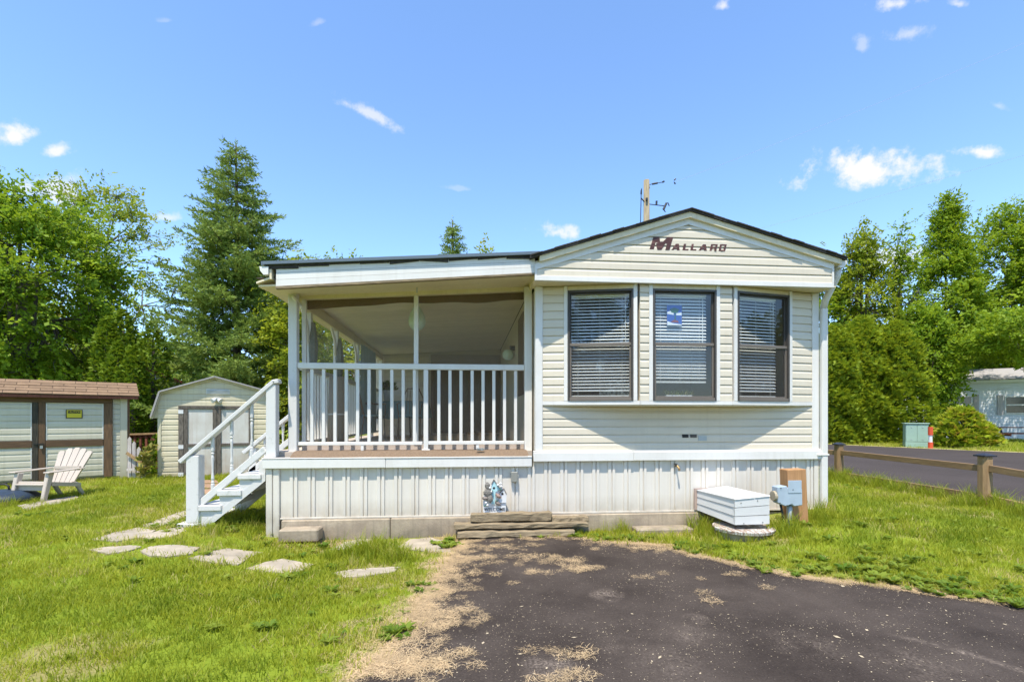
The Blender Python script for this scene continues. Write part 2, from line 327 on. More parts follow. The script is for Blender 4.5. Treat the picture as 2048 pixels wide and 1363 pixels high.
# ------------------------------------------------------------------ object helpers
ROOTM = {}      # object -> matrix that turns world into its thing's local space
def setp(o, label=None, cat=None, group=None, kind=None):
    if label: o['label'] = label
    if cat: o['category'] = cat
    if group: o['group'] = group
    if kind: o['kind'] = kind
    return o
def thing(name, label, cat, loc=(0, 0, 0), rz=0.0, group=None):
    o = bpy.data.objects.new(name, None); COL.objects.link(o)
    o.empty_display_size = 0.2
    o.location = loc; o.rotation_euler = (0, 0, rz)
    ROOTM[o] = (Matrix.Translation(Vector(loc)) @ Matrix.Rotation(rz, 4, 'Z')).inverted()
    return setp(o, label, cat, group)
def link(name, me, mat, parent=None, loc=None):
    o = bpy.data.objects.new(name, me); COL.objects.link(o)
    if mat and not me.materials: me.materials.append(mat)
    if loc is not None: o.location = loc
    if parent is not None:
        o.parent = parent
        if parent in ROOTM: ROOTM[o] = ROOTM[parent]
    return o
class MB:
    def __init__(s): s.v = []; s.f = []
    def add(s, vs, fs):
        o = len(s.v); s.v += [tuple(v) for v in vs]; s.f += [tuple(i + o for i in f) for f in fs]; return s
    def hexa(s, b, t):
        return s.add(list(b) + list(t), [(3, 2, 1, 0), (4, 5, 6, 7), (0, 1, 5, 4), (1, 2, 6, 5), (2, 3, 7, 6), (3, 0, 4, 7)])
    def box(s, x0, x1, y0, y1, z0, z1):
        if x1 < x0: x0, x1 = x1, x0
        if y1 < y0: y0, y1 = y1, y0
        if z1 < z0: z0, z1 = z1, z0
        return s.hexa([(x0, y0, z0), (x1, y0, z0), (x1, y1, z0), (x0, y1, z0)], [(x0, y0, z1), (x1, y0, z1), (x1, y1, z1), (x0, y1, z1)])
    def beam(s, p, q, w, h, up=(0, 0, 1)):
        p = Vector(p); q = Vector(q); d = (q - p).normalized(); u = Vector(up)
        a = d.cross(u); a = a.normalized() if a.length > 1e-6 else Vector((1, 0, 0)); b = a.cross(d).normalized()
        a *= w / 2; b *= h / 2
        return s.hexa([p - a - b, p + a - b, q + a - b, q - a - b], [p - a + b, p + a + b, q + a + b, q - a + b])
    def tube(s, pts, r, n=6, cap=True):
        pts = [Vector(p) for p in pts]; k = len(pts)
        rs = [r] * k if isinstance(r, (int, float)) else list(r)
        vs = []; prev = None
        for i, p in enumerate(pts):
            d = (pts[min(i + 1, k - 1)] - pts[max(i - 1, 0)])
            d = d.normalized() if d.length > 1e-9 else Vector((0, 0, 1))
            if prev is None:
                a = d.orthogonal().normalized()
            else:
                a = prev - d * prev.dot(d); a = a.normalized() if a.length > 1e-6 else d.orthogonal().normalized()
            prev = a; b = d.cross(a)
            for j in range(n):
                an = 2 * math.pi * j / n; vs.append(p + (a * math.cos(an) + b * math.sin(an)) * rs[i])
        fs = [(i * n + j, i * n + (j + 1) % n, (i + 1) * n + (j + 1) % n, (i + 1) * n + j) for i in range(k - 1) for j in range(n)]
        if cap: fs += [tuple(range(n - 1, -1, -1)), tuple((k - 1) * n + j for j in range(n))]
        return s.add(vs, fs)
    def lathe(s, prof, c=(0, 0, 0), n=16, sx=1.0, sy=1.0):
        vs = []; k = len(prof)
        for (r, z) in prof:
            for j in range(n):
                an = 2 * math.pi * j / n; vs.append((c[0] + r * sx * math.cos(an), c[1] + r * sy * math.sin(an), c[2] + z))
        fs = [(i * n + j, i * n + (j + 1) % n, (i + 1) * n + (j + 1) % n, (i + 1) * n + j) for i in range(k - 1) for j in range(n)]
        fs += [tuple(range(n - 1, -1, -1)), tuple((k - 1) * n + j for j in range(n))]
        return s.add(vs, fs)
    def prism(s, poly, vec):
        n = len(poly); v = Vector(vec); a = [Vector(p) for p in poly]
        return s.add(a + [p + v for p in a], [tuple(range(n - 1, -1, -1)), tuple(range(n, 2 * n))] + [(i, (i + 1) % n, n + (i + 1) % n, n + i) for i in range(n)])
    def sheet(s, rows):
        k = len(rows); n = len(rows[0]); vs = [p for r_ in rows for p in r_]
        return s.add(vs, [(i * n + j, i * n + j + 1, (i + 1) * n + j + 1, (i + 1) * n + j) for i in range(k - 1) for j in range(n - 1)])
    def build(s, name, mat, parent=None, bevel=0.0, smooth=False, w=True):
        v = s.v
        if parent is not None and w and parent in ROOTM:
            m = ROOTM[parent]; v = [tuple(m @ Vector(p)) for p in v]
        me = bpy.data.meshes.new(name); me.from_pydata(v, [], s.f); 
        bm = bmesh.new(); bm.from_mesh(me); bmesh.ops.recalc_face_normals(bm, faces=bm.faces)
        if bevel > 0:
            bmesh.ops.bevel(bm, geom=[e for e in bm.edges if len(e.link_faces) == 2 and e.calc_face_angle(0) > 0.6], offset=bevel, segments=1, affect='EDGES', clamp_overlap=True)
        bm.to_mesh(me); bm.free()
        if smooth: me.polygons.foreach_set('use_smooth', [True] * len(me.polygons))
        me.update()
        return link(name, me, mat, parent)
def bx(name, mat, parent, x0, x1, y0, y1, z0, z1, bevel=0.0, w=True):
    return MB().box(x0, x1, y0, y1, z0, z1).build(name, mat, parent, bevel=bevel, w=w)
def copy_tree(o, parent=None):
    c = o.copy(); COL.objects.link(c)
    if parent is not None: c.parent = parent
    for ch in list(o.children): copy_tree(ch, c)
    return c
def mesh_np(name, verts, faces, mat, parent=None, tint=None, smooth=False):
    verts = np.ascontiguousarray(verts, np.float32); faces = np.ascontiguousarray(faces, np.int32)
    k = faces.shape[1]; me = bpy.data.meshes.new(name)
    me.vertices.add(len(verts)); me.vertices.foreach_set('co', verts.ravel())
    me.loops.add(faces.size); me.loops.foreach_set('vertex_index', faces.ravel())
    me.polygons.add(len(faces)); me.polygons.foreach_set('loop_start', np.arange(0, faces.size, k, dtype=np.int32))
    if smooth: me.polygons.foreach_set('use_smooth', np.ones(len(faces), bool))
    me.update(calc_edges=True)
    if tint is not None:
        a = me.attributes.new('tint', 'FLOAT', 'POINT'); a.data.foreach_set('value', np.ascontiguousarray(tint, np.float32))
    return link(name, me, mat, parent)
def vnoise(x, y, scale, seed=0):
    g = np.random.default_rng(1000 + seed).random((64, 64))
    x = np.asarray(x, float) / scale + 31.3; y = np.asarray(y, float) / scale + 17.7
    xi = np.floor(x).astype(int); yi = np.floor(y).astype(int); fx = x - xi; fy = y - yi
    fx = fx * fx * (3 - 2 * fx); fy = fy * fy * (3 - 2 * fy)
    G = lambda a, b: g[a % 64, b % 64]
    return (G(xi, yi) * (1 - fx) + G(xi + 1, yi) * fx) * (1 - fy) + (G(xi, yi + 1) * (1 - fx) + G(xi + 1, yi + 1) * fx) * fy
def pip(X, Y, poly):
    X = np.asarray(X); Y = np.asarray(Y); ins = np.zeros(X.shape, bool); n = len(poly)
    for i in range(n):
        x0, y0 = poly[i][:2]; x1, y1 = poly[(i + 1) % n][:2]
        c = ((y0 > Y) != (y1 > Y)) & (X < (x1 - x0) * (Y - y0) / ((y1 - y0) + 1e-12) + x0)
        ins ^= c
    return ins
def segdist(X, Y, pts, closed=False):
    d = np.full(np.shape(X), 1e9); n = len(pts)
    for i in range(n if closed else n - 1):
        a = np.array(pts[i][:2]); b = np.array(pts[(i + 1) % n][:2]); ab = b - a
        t = np.clip(((X - a[0]) * ab[0] + (Y - a[1]) * ab[1]) / (ab @ ab + 1e-12), 0, 1)
        d = np.minimum(d, np.hypot(X - a[0] - t * ab[0], Y - a[1] - t * ab[1]))
    return d
def draped(name, poly, mat, lift, step=0.25, jitter=0.0, thick=0.0, parent=None, sub=0.12):
    """a sheet with the given outline, laid over the lawn"""
    P = []
    n = len(poly); rr = random.Random(len(name) * 31 + n)
    for i in range(n):
        a = Vector(poly[i][:2]); b = Vector(poly[(i + 1) % n][:2]); L = (b - a).length; k = max(1, int(L / sub))
        nrm = Vector((-(b - a).y, (b - a).x)).normalized() if L > 0 else Vector((0, 0))
        for j in range(k):
            P.append(a.lerp(b, j / k) + nrm * rr.uniform(-jitter, jitter))
    m = len(P); xs = [p.x for p in P]; ys = [p.y for p in P]
    gx, gy = np.meshgrid(np.arange(min(xs), max(xs), step), np.arange(min(ys), max(ys), step))
    gx = gx.ravel(); gy = gy.ravel(); ok = pip(gx, gy, P) & (segdist(gx, gy, P, True) > step * 0.35)
    pts = [Vector((p.x, p.y)) for p in P] + [Vector((a, b)) for a, b in zip(gx[ok], gy[ok])]
    V, E, F, *_ = delaunay_2d_cdt(pts, [(i, (i + 1) % m) for i in range(m)], [list(range(m))], 1, 1e-5)
    vz = gz([v.x for v in V], [v.y for v in V]) + lift
    mb = MB(); top = [(v.x, v.y, z) for v, z in zip(V, vz)]
    mb.add(top, [tuple(f) for f in F])
    if thick > 0:
        vs = []; fs = []
        for i in range(m):
            z = float(gz(P[i].x, P[i].y)); vs += [(P[i].x, P[i].y, z + lift), (P[i].x, P[i].y, z + lift - thick)]
        fs = [(2 * i, 2 * ((i + 1) % m), 2 * ((i + 1) % m) + 1, 2 * i + 1) for i in range(m)]
        mb.add(vs, fs)
    o = mb.build(name, mat, parent)
    me = o.data
    if me.polygons and sum(p.normal.z for p in me.polygons) < 0: me.flip_normals()
    return o, P

def siding(parent, A, B, z0, z1, h, mat, outw=0.0165, w=True, clip=None, name='siding_board', cove=0.36):
    """dutch lap boards, one object each, along A->B (outward is to the right of A->B seen from above)"""
    A = Vector((A[0], A[1], 0)); B = Vector((B[0], B[1], 0)); L = (B - A).length; u = (B - A) / L; n = Vector((u.y, -u.x, 0))
    z = z0; k = 0; base = None
    while z < z1 - 0.015:
        hh = min(h, z1 - z)
        prof = [(0.001, z), (outw, z), (outw * 0.93, z + hh * (1 - cove)), (outw * 0.45, z + hh * 0.86), (0.002, z + hh)]
        vs = []
        for (o, zz) in prof:
            a, b = (0, L) if clip is None else clip(zz)
            a = max(a, 0); b = min(b, L)
            if b < a: a = b = (a + b) / 2
            for q in (a, b): vs.append(A + u * q + n * o + Vector((0, 0, zz)))
        m = len(prof)
        fs = [(2 * i, 2 * i + 1, 2 * i + 3, 2 * i + 2) for i in range(m - 1)] + [tuple(2 * i for i in range(m)), tuple(2 * i + 1 for i in range(m - 1, -1, -1))]
        MB().add(vs, fs).build(name, mat, parent, w=w)
        z += hh; k += 1
def fan(parent, name, mat, poly, vec, **k):
    return MB().prism(poly, vec).build(name, mat, parent, **k)
def text_obj(name, body, mat, parent, size, loc, rot, w=None, width=None, extrude=0.0008, bold=0.0):
    cu = bpy.data.curves.new(name, 'FONT'); cu.body = body; cu.size = size; cu.align_x = 'CENTER'; cu.align_y = 'CENTER'; cu.extrude = extrude; cu.offset = bold
    tmp = bpy.data.objects.new('tmp', cu); COL.objects.link(tmp)
    bpy.context.view_layer.update()
    me = bpy.data.meshes.new_from_object(tmp.evaluated_get(bpy.context.evaluated_depsgraph_get()))
    bpy.data.objects.remove(tmp); bpy.data.curves.remove(cu)
    o = link(name, me, mat, parent); o.location = loc; o.rotation_euler = rot
    if width:
        xs = [v.co.x for v in me.vertices]; s = width / (max(xs) - min(xs)); o.scale = (s, 1, 1)
    return o
# ------------------------------------------------------------------ ground, driveway, road
FP1 = ground_at(1678, 958); FP2 = ground_at(1970, 1011)
fdir = Vector((FP1.x - FP2.x, FP1.y - FP2.y, 0)).normalized(); fnor = Vector((fdir.y, -fdir.x, 0))
if fnor.x < 0: fnor = -fnor
DRIVE_L = [ground_at(*p) for p in [(945, 1074), (915, 1095), (895, 1132), (872, 1165), (880, 1190), (842, 1215), (838, 1245), (795, 1290), (770, 1320), (735, 1350), (715, 1363)]]
DRIVE_T = [ground_at(*p) for p in [(945, 1074), (1050, 1074), (1150, 1076), (1225, 1086), (1330, 1092), (1375, 1108), (1440, 1122), (1550, 1146), (1640, 1160), (1750, 1172), (1900, 1193), (2048, 1213)]]
DRIVE = [p.to_2d() for p in DRIVE_L] + [Vector((-0.85, 1.4)), Vector((-1.0, -3.0)), Vector((-1.0, -9.0)), Vector((14.0, -9.0)), Vector((14.0, 1.2)), Vector((8.0, 2.35))] + [p.to_2d() for p in reversed(DRIVE_T[1:])]
F1 = ground_at(1655, 889); F2 = ground_at(2048, 906); rd = (F2 - F1).normalized()
NEAR0 = FP1 + fnor * 0.28 + fdir * 9; NEAR1 = FP2 + fnor * 0.28 - fdir * 3.2
ROAD = [NEAR0.to_2d(), (FP1 + fnor * 0.28).to_2d(), NEAR1.to_2d(), (NEAR1 + Vector((14, -4, 0))).to_2d(), (F2 + rd * 14).to_2d(), F2.to_2d(), F1.to_2d(), (F1 - rd * 26).to_2d(), (F1 - rd * 30 + Vector((-2, -5, 0))).to_2d()]

xs = np.unique(np.concatenate([-np.geomspace(14, 420, 16)[::-1], np.arange(-14, 11.01, 0.14), np.geomspace(11.2, 420, 16)]))
ys = np.unique(np.concatenate([-np.geomspace(1, 420, 14)[::-1], np.arange(-0.9, 14.01, 0.14), np.geomspace(14.3, 420, 18)]))
GX, GY = np.meshgrid(xs, ys); GZ = gz(GX, GY)
nx, ny = len(xs), len(ys)
idx = np.arange(nx * ny).reshape(ny, nx)
gf = np.stack([idx[:-1, :-1], idx[:-1, 1:], idx[1:, 1:], idx[1:, :-1]], -1).reshape(-1, 4)
DRIVE_EDGE = list(reversed(DRIVE_T)) + DRIVE_L[1:]
dl = segdist(GX, GY, DRIVE_L); dtp = segdist(GX, GY, DRIVE_T)
dry = np.clip(1.1 - dl / 0.26 - .6 * vnoise(GX, GY, .35, 30), 0, 1) + np.clip(1.0 - dtp / 0.28, 0, 1)
dry = np.clip(dry + 0.55 * (vnoise(GX, GY, 0.7, 3) > 0.72) + 0.5 * np.clip(1 - np.abs(GY - 5.75) / 0.35, 0, 1) * ((GX > -2.2) & (GX < 4.4)), 0, 1)
lawn_m = bpy.data.materials.new('lawn_soil'); lawn_m.use_nodes = True
t = lawn_m.node_tree; b = t.nodes['Principled BSDF']; b.inputs['Roughness'].default_value = 0.95; b.inputs['Specular IOR Level'].default_value = 0.1
a_ = t.nodes.new('ShaderNodeAttribute'); a_.attribute_name = 'tint'
tcn = t.nodes.new('ShaderNodeTexCoord')
n1 = t.nodes.new('ShaderNodeTexNoise'); n1.inputs['Scale'].default_value = 2.2; n1.inputs['Detail'].default_value = 8; t.links.new(tcn.outputs['Object'], n1.inputs['Vector'])
n2 = t.nodes.new('ShaderNodeTexNoise'); n2.inputs['Scale'].default_value = 60; n2.inputs['Detail'].default_value = 6; t.links.new(tcn.outputs['Object'], n2.inputs['Vector'])
g1 = t.nodes.new('ShaderNodeMix'); g1.data_type = 'RGBA'; g1.inputs['A'].default_value = (0.10, 0.17, 0.010, 1); g1.inputs['B'].default_value = (0.26, 0.30, 0.03, 1)
t.links.new(n1.outputs['Fac'], g1.inputs['Factor'])
g2 = t.nodes.new('ShaderNodeMix'); g2.data_type = 'RGBA'; g2.inputs['A'].default_value = (0.20, 0.14, 0.08, 1); g2.inputs['B'].default_value = (0.48, 0.35, 0.205, 1)
t.links.new(n2.outputs['Fac'], g2.inputs['Factor'])
g3 = t.nodes.new('ShaderNodeMix'); g3.data_type = 'RGBA'; t.links.new(a_.outputs['Fac'], g3.inputs['Factor']); t.links.new(g1.outputs['Result'], g3.inputs['A']); t.links.new(g2.outputs['Result'], g3.inputs['B'])
t.links.new(g3.outputs['Result'], b.inputs['Base Color'])
bu = t.nodes.new('ShaderNodeBump'); bu.inputs['Strength'].default_value = 0.8; bu.inputs['Distance'].default_value = 0.02
t.links.new(n2.outputs['Fac'], bu.inputs['Height']); t.links.new(bu.outputs[0], b.inputs['Normal'])
ground = mesh_np('ground', np.stack([GX, GY, GZ], -1).reshape(-1, 3), gf, lawn_m, tint=dry.ravel(), smooth=True)
setp(ground, 'grassy lawn ground running back under the trees', None, None, 'structure')
drive, DRIVE_P = draped('driveway', DRIVE, asphalt, 0.012, 0.3, 0.035, 0.06)
setp(drive, 'dark worn asphalt driveway in the foreground', None, None, 'structure')
road, ROAD_P = draped('road', ROAD, roadm, 0.016, 1.0, 0.02, 0, sub=0.5)
setp(road, 'smooth dark asphalt road beyond the low fence', None, None, 'structure')
rn_ = Vector((-rd.y, rd.x, 0)); rn_ = rn_ if rn_.y > 0 else -rn_
verge, VERGE_P = draped('verge', [(F2 + rd * 6 - rn_ * .06).to_2d(), (F1 - rd * 12 - rn_ * .06).to_2d(), (F1 - rd * 12 + rn_ * .5).to_2d(), (F2 + rd * 6 + rn_ * .42).to_2d()], M('dry_verge', (0.42, 0.34, 0.17), 0.95, (0.24, 0.24, 0.07), 3, bump=.6, ovar=0, fine=.2), 0.024, .8, .06, 0, sub=.3)
setp(verge, 'thin strip of dry grass along the far road edge', None, None, 'structure')
# driveway colour: worn pale scuffs that belong to the asphalt
t = asphalt.node_tree; b = t.nodes['Principled BSDF']
src = b.inputs['Base Color'].links[0].from_socket
tcn = t.nodes.new('ShaderNodeTexCoord')
fac = None
def tm(op, a, b_=None):
    n = t.nodes.new('ShaderNodeMath'); n.operation = op
    for i, v in enumerate((a, b_)):
        if v is None: continue
        if isinstance(v, (int, float)): n.inputs[i].default_value = v
        else: t.links.new(v, n.inputs[i])
    return n.outputs[0]
n1 = t.nodes.new('ShaderNodeTexNoise'); n1.inputs['Scale'].default_value = 7; n1.inputs['Detail'].default_value = 8; t.links.new(tcn.outputs['Object'], n1.inputs['Vector'])
n4 = t.nodes.new('ShaderNodeTexNoise'); n4.inputs['Scale'].default_value = 70; n4.inputs['Detail'].default_value = 8; t.links.new(tcn.outputs['Object'], n4.inputs['Vector'])
for (px, py, rad, op) in [(1215, 1192, .16, .8), (1392, 1240, .11, 1.0), (1375, 1270, .2, .35), (1110, 1342, .22, .8), (1830, 1330, .3, .35), (1600, 1290, .3, .25), (1340, 1330, .28, .3), (1235, 1300, .2, .25)]:
    p = ground_at(px, py)
    vm = t.nodes.new('ShaderNodeVectorMath'); vm.operation = 'DISTANCE'; vm.inputs[1].default_value = p; t.links.new(tcn.outputs['Object'], vm.inputs[0])
    q = tm('MULTIPLY', tm('SUBTRACT', 1.0, tm('DIVIDE', vm.outputs['Value'], rad)), op)
    fac = q if fac is None else tm('MAXIMUM', fac, q)
# one curved tyre scuff on the right
arc_c = ground_at(1815, 1440); arc_r = (ground_at(1850, 1287) - arc_c).length
vm = t.nodes.new('ShaderNodeVectorMath'); vm.operation = 'DISTANCE'; vm.inputs[1].default_value = arc_c; t.links.new(tcn.outputs['Object'], vm.inputs[0])
ring = tm('SUBTRACT', 1.0, tm('DIVIDE', tm('ABSOLUTE', tm('SUBTRACT', vm.outputs['Value'], arc_r)), 0.05))
pm = ground_at(1940, 1315); vm2 = t.nodes.new('ShaderNodeVectorMath'); vm2.operation = 'DISTANCE'; vm2.inputs[1].default_value = pm; t.links.new(tcn.outputs['Object'], vm2.inputs[0])
ring = tm('MULTIPLY', tm('MAXIMUM', ring, 0), tm('MAXIMUM', tm('SUBTRACT', 1.0, tm('DIVIDE', vm2.outputs['Value'], 0.42)), 0))
fac = tm('MAXIMUM', fac, ring)
fac = tm('MULTIPLY', tm('MAXIMUM', fac, 0), tm('MULTIPLY', tm('MAXIMUM', tm('SUBTRACT', n1.outputs['Fac'], 0.32), 0), tm('MAXIMUM', tm('SUBTRACT', n4.outputs['Fac'], 0.36), 0)))
fac = tm('MINIMUM', tm('MULTIPLY', fac, 20.0), 0.7)
# small pale aggregate showing through
v1 = t.nodes.new('ShaderNodeTexVoronoi'); v1.inputs['Scale'].default_value = 55; t.links.new(tcn.outputs['Object'], v1.inputs['Vector'])
v1r = t.nodes.new('ShaderNodeSeparateColor'); t.links.new(v1.outputs['Color'], v1r.inputs[0])
speck = tm('MULTIPLY', tm('LESS_THAN', v1.outputs['Distance'], 0.17), tm('GREATER_THAN', v1r.outputs[0], 0.86))
fac = tm('MAXIMUM', fac, tm('MULTIPLY', speck, 0.6))
mx = t.nodes.new('ShaderNodeMix'); mx.data_type = 'RGBA'; mx.inputs['B'].default_value = (0.25, 0.20, 0.16, 1)
t.links.new(fac, mx.inputs['Factor']); t.links.new(src, mx.inputs['A']); t.links.new(mx.outputs['Result'], b.inputs['Base Color'])

# ------------------------------------------------------------------ the mobile home
XL, XR, YW = 0.82, 4.44, 6.0
YG = 5.69; ZS = 2.945                      # gable face and soffit height
home = thing('mobile_home', 'cream vinyl sided mobile home with bay of three windows under gable', 'mobile home', (2.6, 6.0, 0.0))
H = home
# shell
bx('side_wall', vinyl, H, XL + .01, XL + .08, YW + .04, 17, .2, 2.94)
bx('side_wall', vinyl, H, XR - .08, XR - .01, YW + .04, 17, .2, 2.94)
bx('back_wall', vinyl, H, XL + .09, XR - .09, 16.92, 17, .2, 2.94)
bx('interior_floor', inside, H, XL + .09, XR - .09, YW + .1, 16.9, .90, .94)
bx('interior_ceiling', inside, H, XL + .09, XR - .09, YW + .1, 16.9, 2.90, 2.93)
bx('interior_wall', inside, H, XL + .09, XR - .09, 9.4, 9.46, .95, 2.89)
# foundation, skirting
pan = 0.195
def skirting(parent, x0, x1, y, z0, z1):
    n = max(1, round((x1 - x0) / pan)); p = (x1 - x0) / n
    for i in range(n):
        x = x0 + i * p; k = p / 0.195
        prof = [(0, .003), (.098, .003), (.104, -.016), (.138, -.016), (.144, .001), (.152, .001), (.158, -.016), (.186, -.016), (.192, .003), (.195, .003)]
        rows = [[(x + a * k, y + b_, z) for a, b_ in prof] for z in (z0, z1)]
        MB().sheet(rows).build('skirting_panel', skirt, parent)
skirting(H, XL + .0, XR - .06, YW - .004, .215, .835)
bx('skirting_corner', skirt, H, XR - .058, XR + .005, YW - .025, YW + .06, .19, .835, .004)
bx('skirting_rail', skirt, H, XL, XR - .06, YW - .026, YW - .006, .195, .218, .003)
bx('foundation', concrete, H, XL, 3.35, YW - .05, YW + .16, -.12, .192, .01)
bx('foundation', concrete, H, 3.36, XR - .05, YW - .0, YW + .16, -.12, .17, .01)
bx('backing', skirt, H, XL - .03, XR - .07, YW + .002, YW + .012, .2, .84)
bx('floor_fascia', white, H, XL - .03, 2.02, YW - .065, YW + .02, .835, .945, .006)
bx('floor_fascia', white, H, 2.022, XR + .04, YW - .062, YW + .02, .837, .947, .006)
bx('fascia_lip', white, H, XL - .03, XR + .04, YW - .045, YW + .01, .948, .962, .003)
# lower wall, six lapped boards
bx('wall', vinyl, H, XL + .02, XR - .02, YW + .012, YW + .05, .93, 1.56)
siding(H, (XL + .085, YW), (XR - .085, YW), .962, 1.50, .0975, vinyl)
for x0, x1 in ((XL - .005, XL + .085), (XR - .085, XR + .005)):
    bx('corner_trim', white, H, x0, x1, YW - .028, YW + .08, .963, ZS - .003, .004)
# bay
P = .245
bays = [(XL + .085, YW - .002), (2.03, YW - P), (3.165, YW - P), (XR - .085, YW - .002)]
# sill board under the bay (one piece per facet) and its underside
for i in range(3):
    A = Vector((*bays[i], 0)); B = Vector((*bays[i + 1], 0)); u = (B - A).normalized(); n = Vector((u.y, -u.x, 0))
    MB().hexa([A + n * .022 + Vector((0, 0, 1.515)), B + n * .022 + Vector((0, 0, 1.515)), B - n * .06 + Vector((0, 0, 1.515)), A - n * .06 + Vector((0, 0, 1.515))],
              [A + n * .022 + Vector((0, 0, 1.56)), B + n * .022 + Vector((0, 0, 1.56)), B - n * .06 + Vector((0, 0, 1.56)), A - n * .06 + Vector((0, 0, 1.56))]).build('bay_sill', white, H)
MB().prism([(bays[0][0], YW + .01, 1.50), (bays[0][0], bays[0][1], 1.50), (2.03, YW - P, 1.50), (3.165, YW - P, 1.50), (bays[3][0], bays[3][1], 1.50), (bays[3][0], YW + .01, 1.50)], (0, 0, .013)).build('bay_underside', soffit, H)
MB().prism([(bays[0][0], YW + .3, 1.56), (bays[0][0] + .02, YW + .05, 1.56), (2.03, YW - P + .07, 1.56), (3.165, YW - P + .07, 1.56), (bays[3][0] - .02, YW + .05, 1.56), (bays[3][0], YW + .3, 1.56)], (0, 0, .012)).build('inner_sill', white, H)
windows = []   # (facet origin, u, n, x0, x1)
WIN = [(0, .305, 1.075), (1, .155, .935), (2, .07, .85)]
ZW0, ZW1 = 1.562, 2.885
def facet(i):
    A = Vector((*bays[i], 0)); B = Vector((*bays[i + 1], 0)); L = (B - A).length; u = (B - A) / L
    return A, B, L, u, Vector((u.y, -u.x, 0))
def fbox(parent, name, mat, A, u, n, a0, a1, o0, o1, z0, z1, bevel=.003, label=None):
    """box on a facet: a along u, o outward"""
    f = lambda a, o, z: A + u * a + n * o + Vector((0, 0, z))
    ob = MB().hexa([f(a0, o1, z0), f(a1, o1, z0), f(a1, o0, z0), f(a0, o0, z0)], [f(a0, o1, z1), f(a1, o1, z1), f(a1, o0, z1), f(a0, o0, z1)]).build(name, mat, parent, bevel=bevel)
    return ob
for (i, x0, x1) in WIN:
    A, B, L, u, n = facet(i)
    cas = .048
    strips = [(0.0, x0 - cas), (x1 + cas, L)]
    for (s0, s1) in strips:
        if s1 - s0 > .03:
            fbox(H, 'wall', vinyl, A, u, n, s0, s1, -.05, -.012, 1.56, ZS - .002, 0)
            siding(H, A + u * s0, A + u * s1, 1.562, ZS - .012, .0985, vinyl)
    for (c0, c1) in ((x0 - cas, x0), (x1, x1 + cas)):
        fbox(H, 'window_casing', white, A, u, n, c0 + .001, c1 - .001, -.05, .024, 1.5615, ZS - .004)
    fbox(H, 'window_header', soffit, A, u, n, x0, x1, -.05, .012, ZW1 + .002, ZS - .004)
    # the window: frame, two sashes, panes
    wobj = fbox(H, 'window', bronze, A, u, n, x0 + .001, x0 + .023, -.055, .03, ZW0, ZW1, .002)
    for args in ((x1 - .023, x1 - .001, -.055, .03, ZW0, ZW1),):
        fbox(wobj, 'frame', bronze, A, u, n, *args, .002)
    fbox(wobj, 'frame', bronze, A, u, n, x0 + .0235, x1 - .0235, -.055, .03, ZW1 - .026, ZW1, .002)
    fbox(wobj, 'sill', tanframe, A, u, n, x0 + .0235, x1 - .0235, -.055, .032, ZW0, ZW0 + .035, .002)
    zm = 2.235
    for (z0, z1, o, mm) in ((ZW0 + .037, zm, .004, tanframe), (zm + .004, ZW1 - .028, -.012, bronze)):
        s = .018
        fbox(wobj, 'sash', mm, A, u, n, x0 + .025, x0 + .025 + s, o - .025, o, z0, z1, .002)
        fbox(wobj, 'sash', mm, A, u, n, x1 - .025 - s, x1 - .025, o - .025, o, z0, z1, .002)
        fbox(wobj, 'sash', mm, A, u, n, x0 + .026 + s, x1 - .026 - s, o - .025, o, z0, z0 + s, .002)
        fbox(wobj, 'sash', mm, A, u, n, x0 + .026 + s, x1 - .026 - s, o - .025, o, z1 - s, z1, .002)
        pf_ = lambda a, z: A + u * a + n * (o - .012) + Vector((0, 0, z))
        MB().add([pf_(x0 + .023 + s, z0 + s - .002), pf_(x1 - .023 - s, z0 + s - .002), pf_(x1 - .023 - s, z1 - s + .002), pf_(x0 + .023 + s, z1 - s + .002)], [(0, 1, 2, 3)]).build('pane', glass, wobj)
        if o > 0:
            f = lambda a, oo, z: A + u * a + n * oo + Vector((0, 0, z))
            a0, a1 = x0 + .025 + s, x1 - .025 - s
            MB().add([f(a0, o - .002, z0 + s), f(a1, o - .002, z0 + s), f(a1, o - .002, z1 - s), f(a0, o - .002, z1 - s)], [(0, 1, 2, 3)]).build('insect_screen', bugscreen, wobj)
    fbox(wobj, 'meeting_rail', tanframe, A, u, n, x0 + .025, x1 - .025, -.01, .012, zm - .016, zm + .016, .002)
    windows.append((A, u, n, x0 + .048, x1 - .048))
# soffit and gable
bx('soffit', soffit, H, XL - .04, XR + .02, YG + .012, YW + .10, ZS, ZS + .015)
bx('gable_bottom_trim', white, H, XL - .05, XR - .02, YG - .012, YG + .03, ZS - .012, ZS + .045, .003)
PKX, PKZ = 2.60, 3.80
pk = at(1377, 421, YG); PKX, PKZ = pk.x, pk.z
le = at(1070, 511, YG); re = at(1683, 517, YG)
sl = (PKZ - le.z) / (PKX - le.x); sr = (PKZ - re.z) / (re.x - PKX)
RT = .165                                     # rake trim height
GL, GR = XL - .045, XR - .022
def gable_clip(off):
    def c(z):
        xl = PKX - (PKZ - off - z) / sl; xr = PKX + (PKZ - off - z) / sr
        return max(GL + .02, xl) - GL, min(GR - .02, xr) - GL
    return c
MB().prism([(GL, YG + .02, ZS + .02), (GR, YG + .02, ZS + .02), (GR, YG + .02, PKZ - sr * (GR - PKX) - .06), (PKX, YG + .02, PKZ - .06), (GL, YG + .02, PKZ - sl * (PKX - GL) - .06)], (0, .05, 0)).build('gable_wall', vinyl, H)
siding(H, (GL, YG + .016), (GR, YG + .016), ZS + .046, PKZ - RT - .01, .0985, vinyl, clip=gable_clip(RT - .02))
